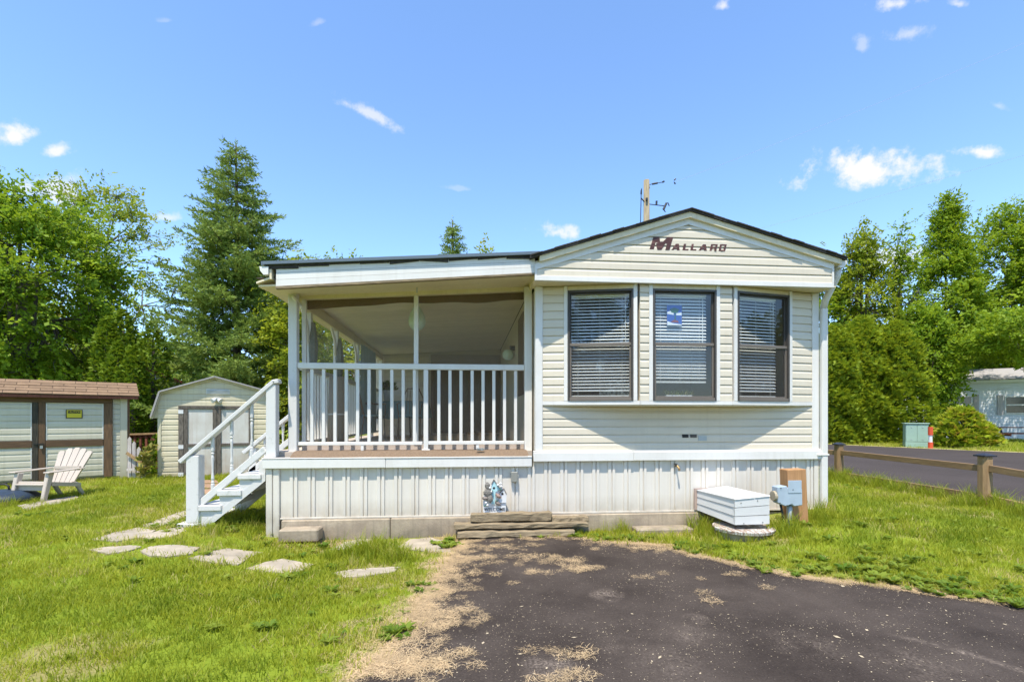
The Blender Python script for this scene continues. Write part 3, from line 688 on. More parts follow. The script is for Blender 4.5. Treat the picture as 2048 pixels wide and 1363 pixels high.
for x0 in (GL - .006, GR - .02):
    zt = PKZ - (sl * (PKX - x0) if x0 < PKX else sr * (x0 - PKX)) - .10
    bx('gable_corner_trim', white, H, x0, x0 + .026, YG - .010, YG + .05, ZS + .046, zt, .003)
bx('gable_return', soffit, H, GL - .004, GL + .03, YG + .052, YW + .35, ZS + .016, le.z - .09)
bx('gable_return', soffit, H, GR - .03, GR + .004, YG + .052, YW + .35, ZS + .016, re.z - .09)
# rake trim: a white board with a cream board above it, stepped outward
for (off0, off1, yo, mat, nm) in ((.165, .092, -.006, white, 'rake_trim'), (.094, .03, -.045, soffit, 'rake_board')):
    for s in (-1, 1):
        e = le if s < 0 else re; slp = sl if s < 0 else sr
        xe = GL + .004 if s < 0 else GR - .004
        if nm == 'rake_board': xe = e.x + (.05 if s < 0 else -.03)
        x0 = PKX + (.0006 if s > 0 else -.0006)
        zz = lambda x, o: PKZ - slp * abs(x - PKX) - o
        MB().prism([(x0, YG + yo, zz(x0, off0)), (xe, YG + yo, zz(xe, off0)), (xe, YG + yo, zz(xe, off1)), (x0, YG + yo, zz(x0, off1))], (0, .04 if yo > -.02 else .10, 0)).build(nm, mat, H)
# roof slabs with ragged shingle lip
for s in (-1, 1):
    e = le if s < 0 else re; slp = sl if s < 0 else sr
    xe = e.x + (-.06 if s < 0 else .02); xm = PKX - .001 if s < 0 else PKX + .001
    zz = lambda x, o: PKZ - slp * abs(x - PKX) - o
    MB().prism([(xm, YG - .07, zz(xm, .028)), (xe, YG - .07, zz(xe, .028)), (xe, YG - .07, zz(xe, -.002)), (xm, YG - .07, zz(xm, -.002))], (0, 11.6, 0)).build('roof', roofm, H)
    for k in range(14):
        t0, t1 = k / 14, (k + .97) / 14; xa = xm + (xe - xm) * t0; xb = xm + (xe - xm) * t1; lift = random.uniform(.003, .010); yo = random.uniform(.0, .022)
        MB().prism([(xa, YG - .075 - yo, zz(xa, .006)), (xb, YG - .075 - yo, zz(xb, .006)), (xb, YG - .075 - yo, zz(xb, -lift)), (xa, YG - .075 - yo, zz(xa, -lift))], (0, .24, 0)).build('shingle', roofm, H)
# gutter and downspout at the right eave
gp = [(.0, 0), (.0, -.085), (.05, -.09), (.085, -.045), (.09, -.012), (.095, 0)]
gx0, gz0 = re.x - .045, re.z - .03
MB().prism([(gx0 + a, YG - .03, gz0 + c) for a, c in gp], (0, 11.4, 0)).build('gutter', white, H)
dsx = XR + .055
MB().tube([(gx0 + .05, YG + .07, gz0 - .08), (gx0 + .05, YG + .08, gz0 - .16), (dsx + .01, YW - .06, ZS - .10), (dsx, YW - .03, ZS - .22)], .042, 8).build('gutter_elbow', white, H, smooth=True)
ds = bx('downspout', white, H, dsx - .042, dsx + .042, YW - .075, YW - .01, .24, ZS - .2, .012)
bx('strap', white, ds, dsx - .10, dsx + .05, YW - .082, YW - .006, .885, .905, .003)
MB().tube([(dsx, YW - .04, .26), (dsx + .005, YW - .05, .20), (dsx + .05, YW - .06, .165), (dsx + .25, YW - .10, .12), (dsx + .36, YW - .12, .10)], [.047, .047, .047, .044, .044], 8).build('spout_foot', white, H)
# lettering on the gable, each letter a flat decal
YD = YG + .016 - .0165
def dec(pts, yo=0.0):
    return [Vector(at(1280 + x / 10.24, 440 + y / 10.24, YD - yo)) for x, y in pts]
def letter(*polys, label=None):
    mb = MB()
    for i, p in enumerate(polys): mb.prism(dec(p, .0012 * i), (0, .002, 0))
    return mb.build('letter', maroon, H)
letter([(195, 600), (275, 345), (400, 345), (412, 462), (318, 462), (282, 602)], [(328, 480), (405, 440), (470, 440), (518, 482), (440, 612), (357, 612)], [(450, 466), (562, 350), (678, 350), (605, 612), (520, 612), (552, 480)])
def let_a(dx, dy): letter([(640 + dx, 615 + dy), (735 + dx, 485 + dy), (772 + dx, 485 + dy), (690 + dx, 615 + dy)], [(748 + dx, 485 + dy), (795 + dx, 485 + dy), (812 + dx, 618 + dy), (758 + dx, 618 + dy)], [(690 + dx, 592 + dy), (765 + dx, 592 + dy), (765 + dx, 566 + dy), (710 + dx, 566 + dy)])
let_a(0, 0)
letter([(868, 620), (900, 485), (947, 485), (925, 590), (997, 590), (990, 622)])
letter([(1028, 622), (1060, 488), (1104, 488), (1082, 593), (1157, 593), (1150, 625)])
let_a(556, 10)
letter([(1422, 632), (1455, 492), (1500, 492), (1468, 632)], [(1502, 492), (1594, 494), (1588, 522), (1494, 520)], [(1548, 523), (1590, 523), (1572, 578), (1532, 575)], [(1484, 550), (1530, 550), (1525, 578), (1480, 578)], [(1522, 580), (1566, 580), (1568, 634), (1527, 634)])
letter([(1608, 636), (1642, 492), (1682, 493), (1652, 636)], [(1684, 493), (1778, 497), (1770, 526), (1678, 524)], [(1732, 527), (1770, 527), (1740, 638), (1702, 638)], [(1656, 608), (1702, 608), (1702, 637), (1652, 637)])
# small plates under the bay, tap, outlet box, crack of an old vent
for (a, b_, c, d, m) in ((1365, 868, 1377, 874.5, black), (1381, 868, 1393.5, 874.5, bronze), (1397, 871, 1413.5, 880.5, galv)):
    p0 = at(a, b_, YW - .02); p1 = at(c, d, YW - .02)
    bx('maker_plate', m, H, p0.x, p1.x, YW - .021, YW - .008, p1.z, p0.z)
p = at(1354, 931, YW - .05)
tap = MB().tube([(p.x, YW + .0, p.z), (p.x, YW - .055, p.z), (p.x + .012, YW - .085, p.z - .03), (p.x + .014, YW - .088, p.z - .055)], .013, 8).build('outdoor_tap', M('brass', (0.30, 0.19, 0.08), 0.4, metal=0.5), H)
MB().lathe([(.0, 0), (.022, 0), (.022, .008), (0, .008)], (p.x - .016, YW - .05, p.z + .02), 10).build('tap_handle', black, tap)
sky_m = None
# ------------------------------------------------------------------ what hangs in the bay windows
for wi, (A, u, n, a0, a1) in enumerate(windows):
    lab = ['white venetian blind fully lowered in the left bay window', 'white venetian blind raised above the planter in the middle bay window', 'white venetian blind fully lowered in the right bay window'][wi]
    zb = [1.63, 1.80, 1.63][wi]
    mid = A + u * ((a0 + a1) / 2) - n * .085
    bl = thing('window_blind', lab, 'blind', (mid.x, mid.y, 2.84), 0, 'venetian blinds in the bay windows')
    b0, b1 = a0 - .015, a1 + .015
    if wi == 2: b1 -= .09
    if wi == 1: b1 -= .05
    f = lambda a, o, z: A + u * a + n * o + Vector((0, 0, z))
    fbox(bl, 'head_rail', blind_m, A, u, n, b0, b1, -.105, -.065, 2.82, 2.86)
    ztop = 2.81; nsl = int((ztop - zb) / .0385)
    for k in range(nsl):
        z = ztop - k * .0385; tilt = .0120 if wi != 1 else .0150
        dz = random.uniform(-.0015, .0015)
        MB().add([f(b0, -.066, z - tilt + dz), f(b1, -.066, z - tilt - dz), f(b1, -.085, z + .003 - dz), f(b0, -.085, z + .003 + dz), f(b1, -.104, z + tilt - dz), f(b0, -.104, z + tilt + dz)], [(0, 1, 2, 3), (3, 2, 4, 5)]).build('slat', blind_m, bl)
    fbox(bl, 'bottom_rail', blind_m, A, u, n, b0, b1, -.10, -.07, zb - .022, zb)
    for a in (b0 + .09, (b0 + b1) / 2, b1 - .09):
        MB().tube([f(a, -.064, zb), f(a, -.064, 2.82)], .0016, 4).build('cord', blind_m, bl)
    MB().tube([f(b1 - .05, -.06, 2.25), f(b1 - .05, -.06, 2.82)], .0035, 5).build('wand', blind_m, bl)
A, u, n, a0, a1 = windows[1]
p0 = at(1337, 608, YW - P); p1 = at(1367, 649, YW - P); ax0 = p0.x - A.x; ax1 = p1.x - A.x
pc = A + u * ((ax0 + ax1) / 2) - n * .045
pic = thing('window_picture', 'small blue and white picture of a tree stuck in the middle window', 'picture', (pc.x, pc.y, p1.z))
zp0, zp1 = p1.z, p0.z; hh = zp1 - zp0; ww = ax1 - ax0
f = lambda a, z, o=0: A + u * (ax0 + a * ww) + n * (-.046 + o) + Vector((0, 0, zp0 + z * hh))
fan(pic, 'card', pic_blue, [f(0, 0), f(1, 0), f(1, 1), f(0, 1)], -n * .003)
fan(pic, 'band', pic_white, [f(.02, 0, .0008), f(.98, 0, .0008), f(.98, .05, .0008), f(.4, .10, .0008), f(.02, .2, .0008)], n * .0004)
fan(pic, 'band', pic_white, [f(.02, .56, .0008), f(.45, .52, .0008), f(.45, .60, .0008), f(.3, .72, .0008), f(.02, .66, .0008)], n * .0004)
fan(pic, 'band', pic_white, [f(.62, .5, .0008), f(.98, .5, .0008), f(.98, .64, .0008), f(.62, .6, .0008)], n * .0004)
fan(pic, 'crown', pic_green, [f(.5 + .3 * math.cos(t_) * (1 + .2 * math.sin(5 * t_)), .74 + .13 * math.sin(t_), .0016) for t_ in np.linspace(0, 6.0, 14)], n * .0004)
fan(pic, 'trunk', pic_green, [f(.5, .2, .0012), f(.6, .2, .0012), f(.57, .66, .0012), f(.53, .66, .0012)], n * .0003)
fan(pic, 'rock', pic_red, [f(.24, .16, .0016), f(.8, .13, .0016), f(.72, .24, .0016), f(.45, .27, .0016)], n * .0004)
# planter behind the glass
p0 = at(1330, 790, YW - P + .16); p1 = at(1382, 790, YW - P + .16)
pl = thing('planter_box', 'white planter box of yellow green leaves inside the middle window', 'planter', ((p0.x + p1.x) / 2, YW - P + .16, 1.574))
bx('box', pot_m, pl, p0.x, p1.x, YW - P + .12, YW - P + .2, 1.575, 1.635, .004)
def leaf_cloud(c, ax, ln, wd, fold=None):
    """diamond leaves: centres c, axis ax, half length ln, half width wd"""
    N = len(c); ax = ax / np.maximum(np.linalg.norm(ax, axis=1, keepdims=True), 1e-6)
    r = rng.normal(size=(N, 3)) if fold is None else fold
    sd = np.cross(ax, r); sd /= np.maximum(np.linalg.norm(sd, axis=1, keepdims=True), 1e-6)
    ln = np.broadcast_to(np.asarray(ln), (N,))[:, None]; wd = np.broadcast_to(np.asarray(wd), (N,))[:, None]
    v = np.stack([c - ax * ln, c + sd * wd - ax * ln * .1, c + ax * ln, c - sd * wd - ax * ln * .1], 1).reshape(-1, 3)
    return v, np.arange(N * 4).reshape(N, 4)
def tuft(parent, name, mat, c, r, N, ln, wd, up=.6, sq=1.0):
    m = ROOTM[parent]; cc = np.array(m @ Vector(c))
    d = rng.normal(size=(N, 3)); d[:, 2] = np.abs(d[:, 2]) + up * .5; d /= np.linalg.norm(d, axis=1, keepdims=True)
    rad = r * rng.random((N, 1)) ** .5
    v, fa = leaf_cloud(cc + d * rad * np.array([1, 1, sq]), d + rng.normal(size=(N, 3)) * .3, ln * (0.6 + .8 * rng.random(N)), wd * (.6 + .8 * rng.random(N)))
    return mesh_np(name, v, fa, mat, parent, tint=np.repeat(rng.random(N), 4))
for k in range(6):
    x = p0.x + (p1.x - p0.x) * (k + .5) / 6
    tuft(pl, 'foliage', lf_hosta if k not in (2, 3) else lf_yellow, (x, YW - P + .16, 1.635), .055, 40, .03, .008, 1.0)

# ------------------------------------------------------------------ the screened porch
PXL, PXR = -2.29, .80
YR, YS = 6.27, 6.41                                    # railing plane and screen plane
ZD = .955                                              # porch floor
po = thing('screened_porch', 'screened porch with white railing and sloped roof joined to mobile home', 'porch', (-.7, 6.0, 0.0))
# skirt of the deck
skirting(po, PXL + .14, XL - .003, YW - .004, .205, .775)
bx('skirting_rail', skirt, po, PXL + .14, PXR - .01, YW - .026, YW - .006, .185, .208, .003)
bx('backing', skirt, po, PXL + .04, PXR - .03, YW + .002, YW + .012, .2, .78)
bx('foundation', concrete, po, PXL + .16, -.9, YW - .05, YW + .15, -.12, .183, .012)
bx('foundation', concrete, po, -.895, PXR - .005, YW - .047, YW + .15, -.12, .186, .012)
for k in range(2):
    bx('corner_board', skirt, po, PXL - .015 + k * .077, PXL + .056 + k * .077, YW - .034 + .004 * k, YW + .05, -.06, .775, .006)
bx('skirting_side', skirt, po, PXL, PXL + .03, YW + .052, 12.3, -.06, .775)
bx('deck_fascia', white, po, PXL - .045, -.95, YW - .065, YW + .03, .778, .885, .006)
bx('deck_fascia', white, po, -.948, PXR - .03, YW - .062, YW + .03, .776, .887, .006)
bx('deck_fascia', white, po, PXL - .045, PXL + .0, YW + .031, 12.3, .778, .885, .006)
bx('fascia_lip', white, po, PXL - .05, PXR - .03, YW - .07, YW + .03, .888, .90, .003)
bx('floor', carpet_in, po, PXL - .03, PXR + .0, YW + .16, 12.3, .87, ZD)
# carpet rolled over the front sill
rows = []
for (yy, zz) in ((5.955, .896), (5.985, .915), (6.04, .935), (6.10, .955), (6.18, .962), (6.30, .961), (6.46, .9585)):
    rows.append([(x, yy + (.012 * math.sin(x * 9) if yy < 6 else 0), zz + .006 * math.sin(x * 5.3 + yy * 7) * (yy < 6.2)) for x in np.linspace(-2.04 if yy < 6.2 else -2.0, PXR - .07, 26)])
MB().sheet(rows).build('carpet', carpet, po, smooth=True)
# columns
col = MB().box(-2.145, -2.045, YR - .05, YR + .05, .93, 2.86).build('column', paintw, po, bevel=.006)
c2 = bx('column', white, po, .715, .808, YR - .05, YR + .05, .93, 3.0, .004)
# railing
tr = bx('top_rail', white, po, -2.044, .714, YR - .035, YR + .035, 1.955, 2.025, .006)
b1 = bx('bottom_rail', white, po, -2.044, at(850, 885, YR).x - .03, YR - .022, YR + .022, 1.025, 1.066, .004)
b2 = bx('bottom_rail', white, po, at(850, 885, YR).x + .03, .714, YR - .022, YR + .022, 1.028, 1.070, .004)
base = None
for px in (624.4, 647.6, 670.5, 693, 715.6, 738.4, 761, 784, 806.5, 829, 877.7, 900, 922, 944.3, 966, 987.6, 1009, 1031):
    x = at(px, 800, YR).x
    bx('baluster', white, po, x - .019, x + .019, YR - .019, YR + .019, 1.068, 1.953, .003)
x = at(852, 800, YR).x
ps = bx('railing_post', white, po, x - .028, x + .028, YR - .028, YR + .028, .965, 1.953, .003)
bx('foot', white, ps, x - .05, x + .05, YR - .04, YR + .04, .958, .972, .004)
for px in (725, 955):
    x = at(px, 890, YR).x
    bx('rail_foot', white, po, x - .018, x + .018, YR - .018, YR + .018, .96, 1.024, .003)
# screen wall: frame, kick board, screen panels, brown rolled shades
def zceil(x): return 2.835 + (x + 2.1) * .060
for (pa, pb) in ((605, 613), (828, 837)):
    x0 = at(pa, 700, YS).x; x1 = at(pb, 700, YS).x
    bx('screen_frame', white, po, x0, x1, YS - .025, YS + .025, 1.03, zceil((x0 + x1) / 2) - .022, .003)
xs0 = at(613, 700, YS).x; xsm0 = at(828, 700, YS).x; xsm1 = at(837, 700, YS).x
bx('kick_board', kick, po, -2.04, .80, YS - .012, YS + .012, ZD + .002, 1.028)
for (a, b_) in ((xs0, xsm0), (xsm1, .80)):
    MB().add([(a, YS, 1.03), (b_, YS, 1.03), (b_, YS, zceil(b_) - .03), (a, YS, zceil(a) - .03)], [(0, 1, 2, 3)]).build('screen', screen_m, po)
    k = 24; rows = [[], []]
    for i in range(k + 1):
        x = a + (b_ - a) * i / k
        rows[0].append((x, YS + .03, zceil(x) - .02)); rows[1].append((x, YS + .032 + .006 * math.sin(x * 11), zceil(x) - .115 - .014 * math.sin(x * 3.1 + 1) - .006 * math.sin(x * 9)))
    MB().sheet(rows).build('rolled_shade', brown_cloth, po)
# front beam, soffit, roof fascia
XF0, XF1 = at(553, 560, 5.72).x, .775
def slab(name, mat, parent, x0, x1, y0, y1, zb0, zb1, zt0, zt1):
    return MB().hexa([(x0, y0, zb0), (x1, y0, zb1), (x1, y1, zb1), (x0, y1, zb0)], [(x0, y0, zt0), (x1, y0, zt1), (x1, y1, zt1), (x0, y1, zt0)]).build(name, mat, parent)
slab('front_beam', soffit, po, -2.04, .80, YS - .05, YS + .028, zceil(-2.04) - .022, zceil(.8) - .022, zceil(-2.04) + .03, zceil(.8) + .03)
zb0, zb1 = at(553, 573, 5.72).z, at(1068, 546, 5.72).z
zt0, zt1 = at(553, 532, 5.72).z, at(1068, 511, 5.72).z
slope = (zb1 - zb0) / (XF1 - XF0)
n = 3
for i in range(n):    # three lapped fascia strips
    f0, f1 = i / n, (i + .94) / n
    o = .004 * (i % 2)
    slab('fascia_strip', white, po, XF0, XF1, 5.715 - .004 * (n - i), 5.745, zb0 + (zt0 - zb0) * f0, zb1 + (zt1 - zb1) * f0, zb0 + (zt0 - zb0) * f1, zb1 + (zt1 - zb1) * f1)
slab('fascia_backing', white, po, XF0 + .01, XF1, 5.746, 5.80, zb0 + .004, zb1 + .004, zt0, zt1)
slab('fascia_edge', oldwood, po, XF0, XF1, 5.69, 5.748, zb0 - .030, zb1 - .022, zb0 - .002, zb1 - .002)
xe = at(523, 526, 5.68).x
ze = at(523, 527, 5.68).z; zi = at(1066, 506, 5.68).z
slab('roof', roofm, po, xe + .02, XF1 + .02, 5.70, 12.6, zt0 + .004 - slope * (XF0 - xe), zt1 + .006, ze + .02, zi + .004)
slab('roof_edge', roof_edge, po, xe, XF1 + .05, 5.665, 5.70, ze - .012, zi - .012, ze + .022, zi + .022)
for k in range(9):
    f0 = k / 9; f1 = (k + .98) / 9; xa = xe + .06 + (XF1 - xe - .06) * f0; xb = xe + .06 + (XF1 - xe - .06) * f1
    za = ze + (zi - ze) * f0 - .012; zb = ze + (zi - ze) * f1 - .012; d0 = random.uniform(.012, .045); d1 = random.uniform(.012, .045)
    MB().prism([(xa, 5.698, za - d0), (xb, 5.698, zb - d1), (xb, 5.698, zb), (xa, 5.698, za)], (0, .012, 0)).build('felt_flap', roofm, po)
# ceiling boards over overhang and porch (run across, so each is a strip in depth)
yb = 5.75; k = 0
while yb < 12.25:
    wdt = .125
    x0 = -2.30 if True else -2.1
    z0, z1 = zceil(x0) + .035, zceil(.815) + .035
    if yb < YS - .1: z0, z1 = zb0 + .0 + (zceil(x0) + .03 - zb0) * (yb - 5.72) / (YS - 5.72), zb1 + (zceil(.815) + .03 - zb1) * (yb - 5.72) / (YS - 5.72)
    slab('ceiling_board', soffit if yb < YS else ceilm, po, x0, .815, yb + .005, min(yb + wdt - .004, 12.28), z0, z1, z0 + .02, z1 + .02)
    yb += wdt; k += 1
slab('ceiling_backing', wood_blk, po, -2.32, .816, 5.752, 12.28, zceil(-2.3) + .075, zceil(.816) + .06, zceil(-2.3) + .085, zceil(.816) + .07)
# left eave: soffit and gutter
for (x0, x1, z) in ((xe + .10, -2.31, zceil(-2.3) + .03),):
    MB().hexa([(x0, 5.70, ze - .15), (x1, 5.72, z - .02), (x1, 12.3, z - .02), (x0, 12.3, ze - .15)], [(x0, 5.70, ze - .13), (x1, 5.72, z), (x1, 12.3, z), (x0, 12.3, ze - .13)]).build('eave_soffit', soffit, po)
bx('eave_fascia', soffit, po, xe + .075, xe + .098, 5.70, 12.4, ze - .16, ze - .014)
MB().prism([(xe + .07 - a, 5.68, ze - .03 + c) for a, c in gp], (0, 6.6, 0)).build('gutter', white, po)
# left side: rail, balusters, posts with curved braces, screens
XS = -2.06
for y in (6.75, 8.1, 9.6, 11.0, 12.2):
    bx('side_post', white, po, XS - .035, XS + .035, y - .04, y + .04, ZD, zceil(XS) + .0, .003)
for y in (6.75, 8.1, 9.6):
    MB().tube([(XS, y - .62, 2.80), (XS, y - .3, 2.74), (XS, y - .1, 2.58), (XS, y - .03, 2.32)], .022, 6).build('brace', white, po, smooth=True)
bx('side_beam', soffit, po, XS - .045, XS + .045, YS + .04, 12.25, zceil(XS) - .11, zceil(XS) + .02)
bx('side_rail', white, po, XS - .03, XS + .03, YS + .05, 12.16, 1.955, 2.02, .004)
bx('side_rail', white, po, XS - .02, XS + .02, YS + .05, 12.16, 1.03, 1.07, .004)
y = YS + .17
while y < 12.1:
    bx('side_baluster', white, po, XS - .018, XS + .018, y - .018, y + .018, 1.072, 1.953)
    y += .14
MB().add([(XS - .05, YS + .03, ZD), (XS - .05, 12.2, ZD), (XS - .05, 12.2, zceil(XS) - .05), (XS - .05, YS + .03, zceil(XS) - .05)], [(0, 1, 2, 3)]).build('side_screen', side_screen_m, po)
MB().tube([(XS + .05, 6.74, 2.0), (XS + .055, 6.74, 2.3), (XS + .05, 6.74, 2.6)], [.05, .065, .03], 7).build('rolled_side_shade', M('grey_green_cloth', (0.13, 0.14, 0.12), 0.9, (0.06, 0.07, 0.06), 30), po)
MB().tube([(XS + .05, 8.09, 2.0), (XS + .055, 8.09, 2.3), (XS + .05, 8.09, 2.6)], [.05, .07, .03], 7).build('rolled_side_shade', MATS['grey_green_cloth'], po)
# far wall with sided board courses and the glass patio door; house side wall
bx('far_wall', vinyl, po, -2.3, .81, 12.32, 12.40, .3, 3.1)
dx0, dx1 = at(862, 800, 12.3).x, at(1015, 800, 12.3).x
siding(po, (-2.0, 12.318), (dx0 - .06, 12.318), ZD, 2.97, .118, vinyl)
siding(po, (dx1 + .06, 12.318), (.80, 12.318), ZD, 2.97, .118, vinyl)
bx('door_lintel', M('beige_shade_cloth', (0.36, 0.30, 0.25), 0.9), po, dx0, dx1, 12.28, 12.318, 2.62, 2.90)
dr = bx('patio_door', door_m, po, dx0 + .05, dx1 - .05, 12.27, 12.30, ZD + .03, 2.60)
for (a, b_) in ((dx0, dx0 + .06), ((dx0 + dx1) / 2 - .04, (dx0 + dx1) / 2 + .04), (dx1 - .06, dx1)):
    bx('door_frame', door_f, dr, a, b_, 12.24, 12.268, ZD, 2.62, .004)
bx('house_side_trim', door_f, po, .80, .819, 7.2, 7.9, 1.7, 2.9)
wl = MB().lathe([(0, 0), (.05, 0), (.09, .04), (.10, .10), (.07, .16), (.0, .18)], (.70, 8.6, 2.36), 14).build('wall_lamp', teal_lamp, po, smooth=True)
bx('lamp_bracket', black, wl, .73, .815, 8.56, 8.64, 2.52, 2.60)
bx('house_side_wall', vinyl, po, .817, .828, YS, 12.3, .9, 3.03)
bx('soffit_hook', galv, po, at(834, 576, 6.0).x - .006, at(834, 576, 6.0).x + .006, 5.99, 6.01, 2.84, 2.90)

# porch contents
p = at(834, 632, 7.3)
hl = thing('hanging_lamp', 'aqua teardrop lantern hanging from the porch ceiling', 'lantern', (p.x, 7.3, p.z))
MB().lathe([(0, -.21), (.07, -.19), (.115, -.13), (.125, -.06), (.10, .03), (.05, .12), (.02, .19), (.0, .2)], (p.x, 7.3, p.z), 18).build('shade', teal_lamp, hl, smooth=True)
MB().tube([(p.x, 7.3, p.z + .19), (p.x, 7.3, zceil(p.x) + .03)], .006, 5).build('cord', black, hl)
tx = at(808, 800, 10.6).x
tb = thing('porch_table', 'round porch table hidden under a teal cloth', 'table', (tx, 10.6, ZD))
for a in range(4):
    an = a * math.pi / 2 + .6
    MB().tube([(tx + .28 * math.cos(an), 10.6 + .28 * math.sin(an), ZD), (tx + .22 * math.cos(an), 10.6 + .22 * math.sin(an), 1.66)], .016, 6).build('leg', black, tb)
MB().lathe([(0, 0), (.47, 0), (.47, .025), (0, .025)], (tx, 10.6, 1.665), 24).build('tabletop', white, tb)
rows = []
for (r_, z) in ((.02, 1.70), (.30, 1.70), (.49, 1.698), (.51, 1.67), (.53, 1.52), (.55, 1.36)):
    rows.append([(tx + r_ * (1 + (.07 * math.sin(9 * a) if z < 1.6 else 0)) * math.cos(a), 10.6 + r_ * (1 + (.07 * math.sin(9 * a) if z < 1.6 else 0)) * math.sin(a), z + (.03 * math.sin(4 * a) if z < 1.4 else 0)) for a in np.linspace(0, 2 * math.pi, 49)])
cl = MB().sheet(rows).build('tablecloth', blue_cloth, None, smooth=True)
setp(cl, 'teal cloth draped over the porch table', 'tablecloth')
pp = at(776, 800, 10.45); 
pt = thing('potted_plant', 'leafy plant in white pot on the teal porch table', 'potted plant', (pp.x, 10.45, 1.703))
MB().lathe([(0, 0), (.07, 0), (.10, .20), (.105, .22), (.09, .22), (.085, .19), (0, .19)], (pp.x, 10.45, 1.704), 14).build('pot', pot_m, pt, smooth=True)
tuft(pt, 'foliage', lf_pot, (pp.x, 10.45, 1.90), .22, 260, .05, .02, .9)
def bistro(px, y, rz, lab):
    x = at(px, 850, y).x
    ch = thing('bistro_chair', lab, 'chair', (x, y, ZD), rz, 'metal chairs round the porch table')
    for sx in (-.2, .2):
        MB().tube([(sx, -.2, 0), (sx, -.18, .45)], .012, 5).build('leg', door_f, ch, w=False)
        MB().tube([(sx, .24, 0), (sx, .18, .45)], .012, 5).build('leg', door_f, ch, w=False)
        MB().tube([(sx, -.2, .45), (sx * 1.15, -.2, .66), (sx * 1.15, .16, .68)], .011, 5).build('arm', door_f, ch, w=False)
    MB().tube([(-.2, .18, .45), (-.19, .24, .75), (-.1, .27, .93), (.1, .27, .93), (.19, .24, .75), (.2, .18, .45)], .012, 6).build('back_frame', door_f, ch, w=False)
    for k in range(-2, 3):
        MB().tube([(k * .06, .19, .47), (k * .05, .265, .90)], .006, 4).build('back_bar', door_f, ch, w=False)
    MB().lathe([(0, .43), (.215, .43), (.225, .445), (.215, .46), (0, .46)], (0, 0, 0), 16).build('seat', blue_cloth, ch, w=False)
bistro(745, 9.7, 1.9, 'dark metal chair on the porch left of the teal table')
bistro(822, 9.4, 3.4, 'dark metal chair on the porch in front of the teal table')
# curtain on the left side
cu = []
for z in (1.05, 1.6, 2.2, 2.74):
    cu.append([(XS + .09 + .04 * math.sin(y * 24) * (1.1 - .25 * (z - 1)), y + (.04 * (2.74 - z) * math.sin(y * 3)), z) for y in np.linspace(9.6, 11.0, 46)])
c_ = MB().sheet(cu).build('curtain', curtain_m, None, smooth=True)
setp(c_, 'pale blue curtain hanging on the left side of porch', 'curtain')
p = at(660, 800, 7.2)
tbd = thing('rolled_mat', 'tan rolled mat standing inside the porch corner', 'mat', (-1.86, 7.3, ZD))
MB().tube([(-1.86, 7.3, ZD), (-1.85, 7.32, 1.4), (-1.84, 7.34, 1.94)], .12, 14).build('roll', tile_tan, tbd, smooth=True)
MB().tube([(-1.85, 7.32, 1.40), (-1.85, 7.32, 1.42)], .124, 14).build('tie', white, tbd, smooth=True)
# ------------------------------------------------------------------ porch steps
YT = 6.05
st = thing('porch_steps', 'white painted wooden steps with turned baluster handrail up to porch', 'steps', tuple(ground_at(400, 1050)))
A_ = lambda x, y, Y=YT: at(x, y, Y)
saw = [(399, 1051), (400, 1021), (440, 1021), (440, 991), (480, 991), (480, 958), (518, 958), (518, 925), (530.5, 920), (531, 958), (413, 1055)]
for k, Y in enumerate((YT, YT + .86)):
    dv = Vector((0, Y - YT, 0))
    MB().prism([A_(x, y) + dv for x, y in saw], (0, .04, 0)).build('stringer', paintw, st)
MB().prism([A_(404, 1050, YT - .012), A_(414, 1055, YT - .012), A_(530.5, 961, YT - .012), A_(530.5, 944, YT - .012)], (0, .011, 0)).build('stringer_board', paintw, st)
for (x0, x1, y0, y1) in ((397, 441, 1009, 1021), (436, 481, 978.5, 991), (477, 520, 947, 958)):
    a = A_(x0, y1); b_ = A_(x1, y0)
    bx('tread', paintw, st, a.x, b_.x + .02, YT - .03, YT + .40, a.z + .002, b_.z, .006)
    bx('tread', paintw, st, a.x + .004, b_.x + .02, YT + .41, YT + .93, a.z + .002, b_.z - .002, .006)
    bx('riser', paintw, st, b_.x - .03, b_.x - .012, YT + .041, YT + .858, a.z - .01, b_.z + .10)
def newel(px0, px1, pyb, pyt, Y):
    a = at(px0, pyb, Y); b_ = at(px1, pyt, Y)
    bx('newel_post', paintw, st, a.x, b_.x, Y, Y + (b_.x - a.x), a.z, b_.z, .006)
newel(371.5, 397, 1045, 911, YT - .03)
newel(531.5, 551.5, 914, 768, YT - .03)
a = A_(358, 1053); b_ = A_(401, 1044)
bx('base_plate', paintw, st, a.x, b_.x, YT - .05, YT + .95, a.z - .03, b_.z - .002, .006)
def hrail(p, q, Y, w_, h_): MB().beam(at(*p, Y), at(*q, Y), w_, h_).build('handrail', paintw, st, bevel=.006)
hrail((363, 923), (551, 762), YT + .015, .115, .045)
MB().beam(A_(548, 764, YT + .015), A_(560, 762, YT + .015), .115, .05).build('handrail', paintw, st, bevel=.008)
MB().beam(A_(388, 1017, YT + .02), A_(531, 897, YT + .02), .04, .075).build('lower_rail', paintw, st, bevel=.005)
YB = YT + .88
hrail((488, 905), (583, 829), YB + .02, .10, .045)
MB().beam(at(500, 944, YB + .02), at(583, 878, YB + .02), .04, .07).build('lower_rail', paintw, st, bevel=.005)
newel(497, 512, 958, 896, YB)
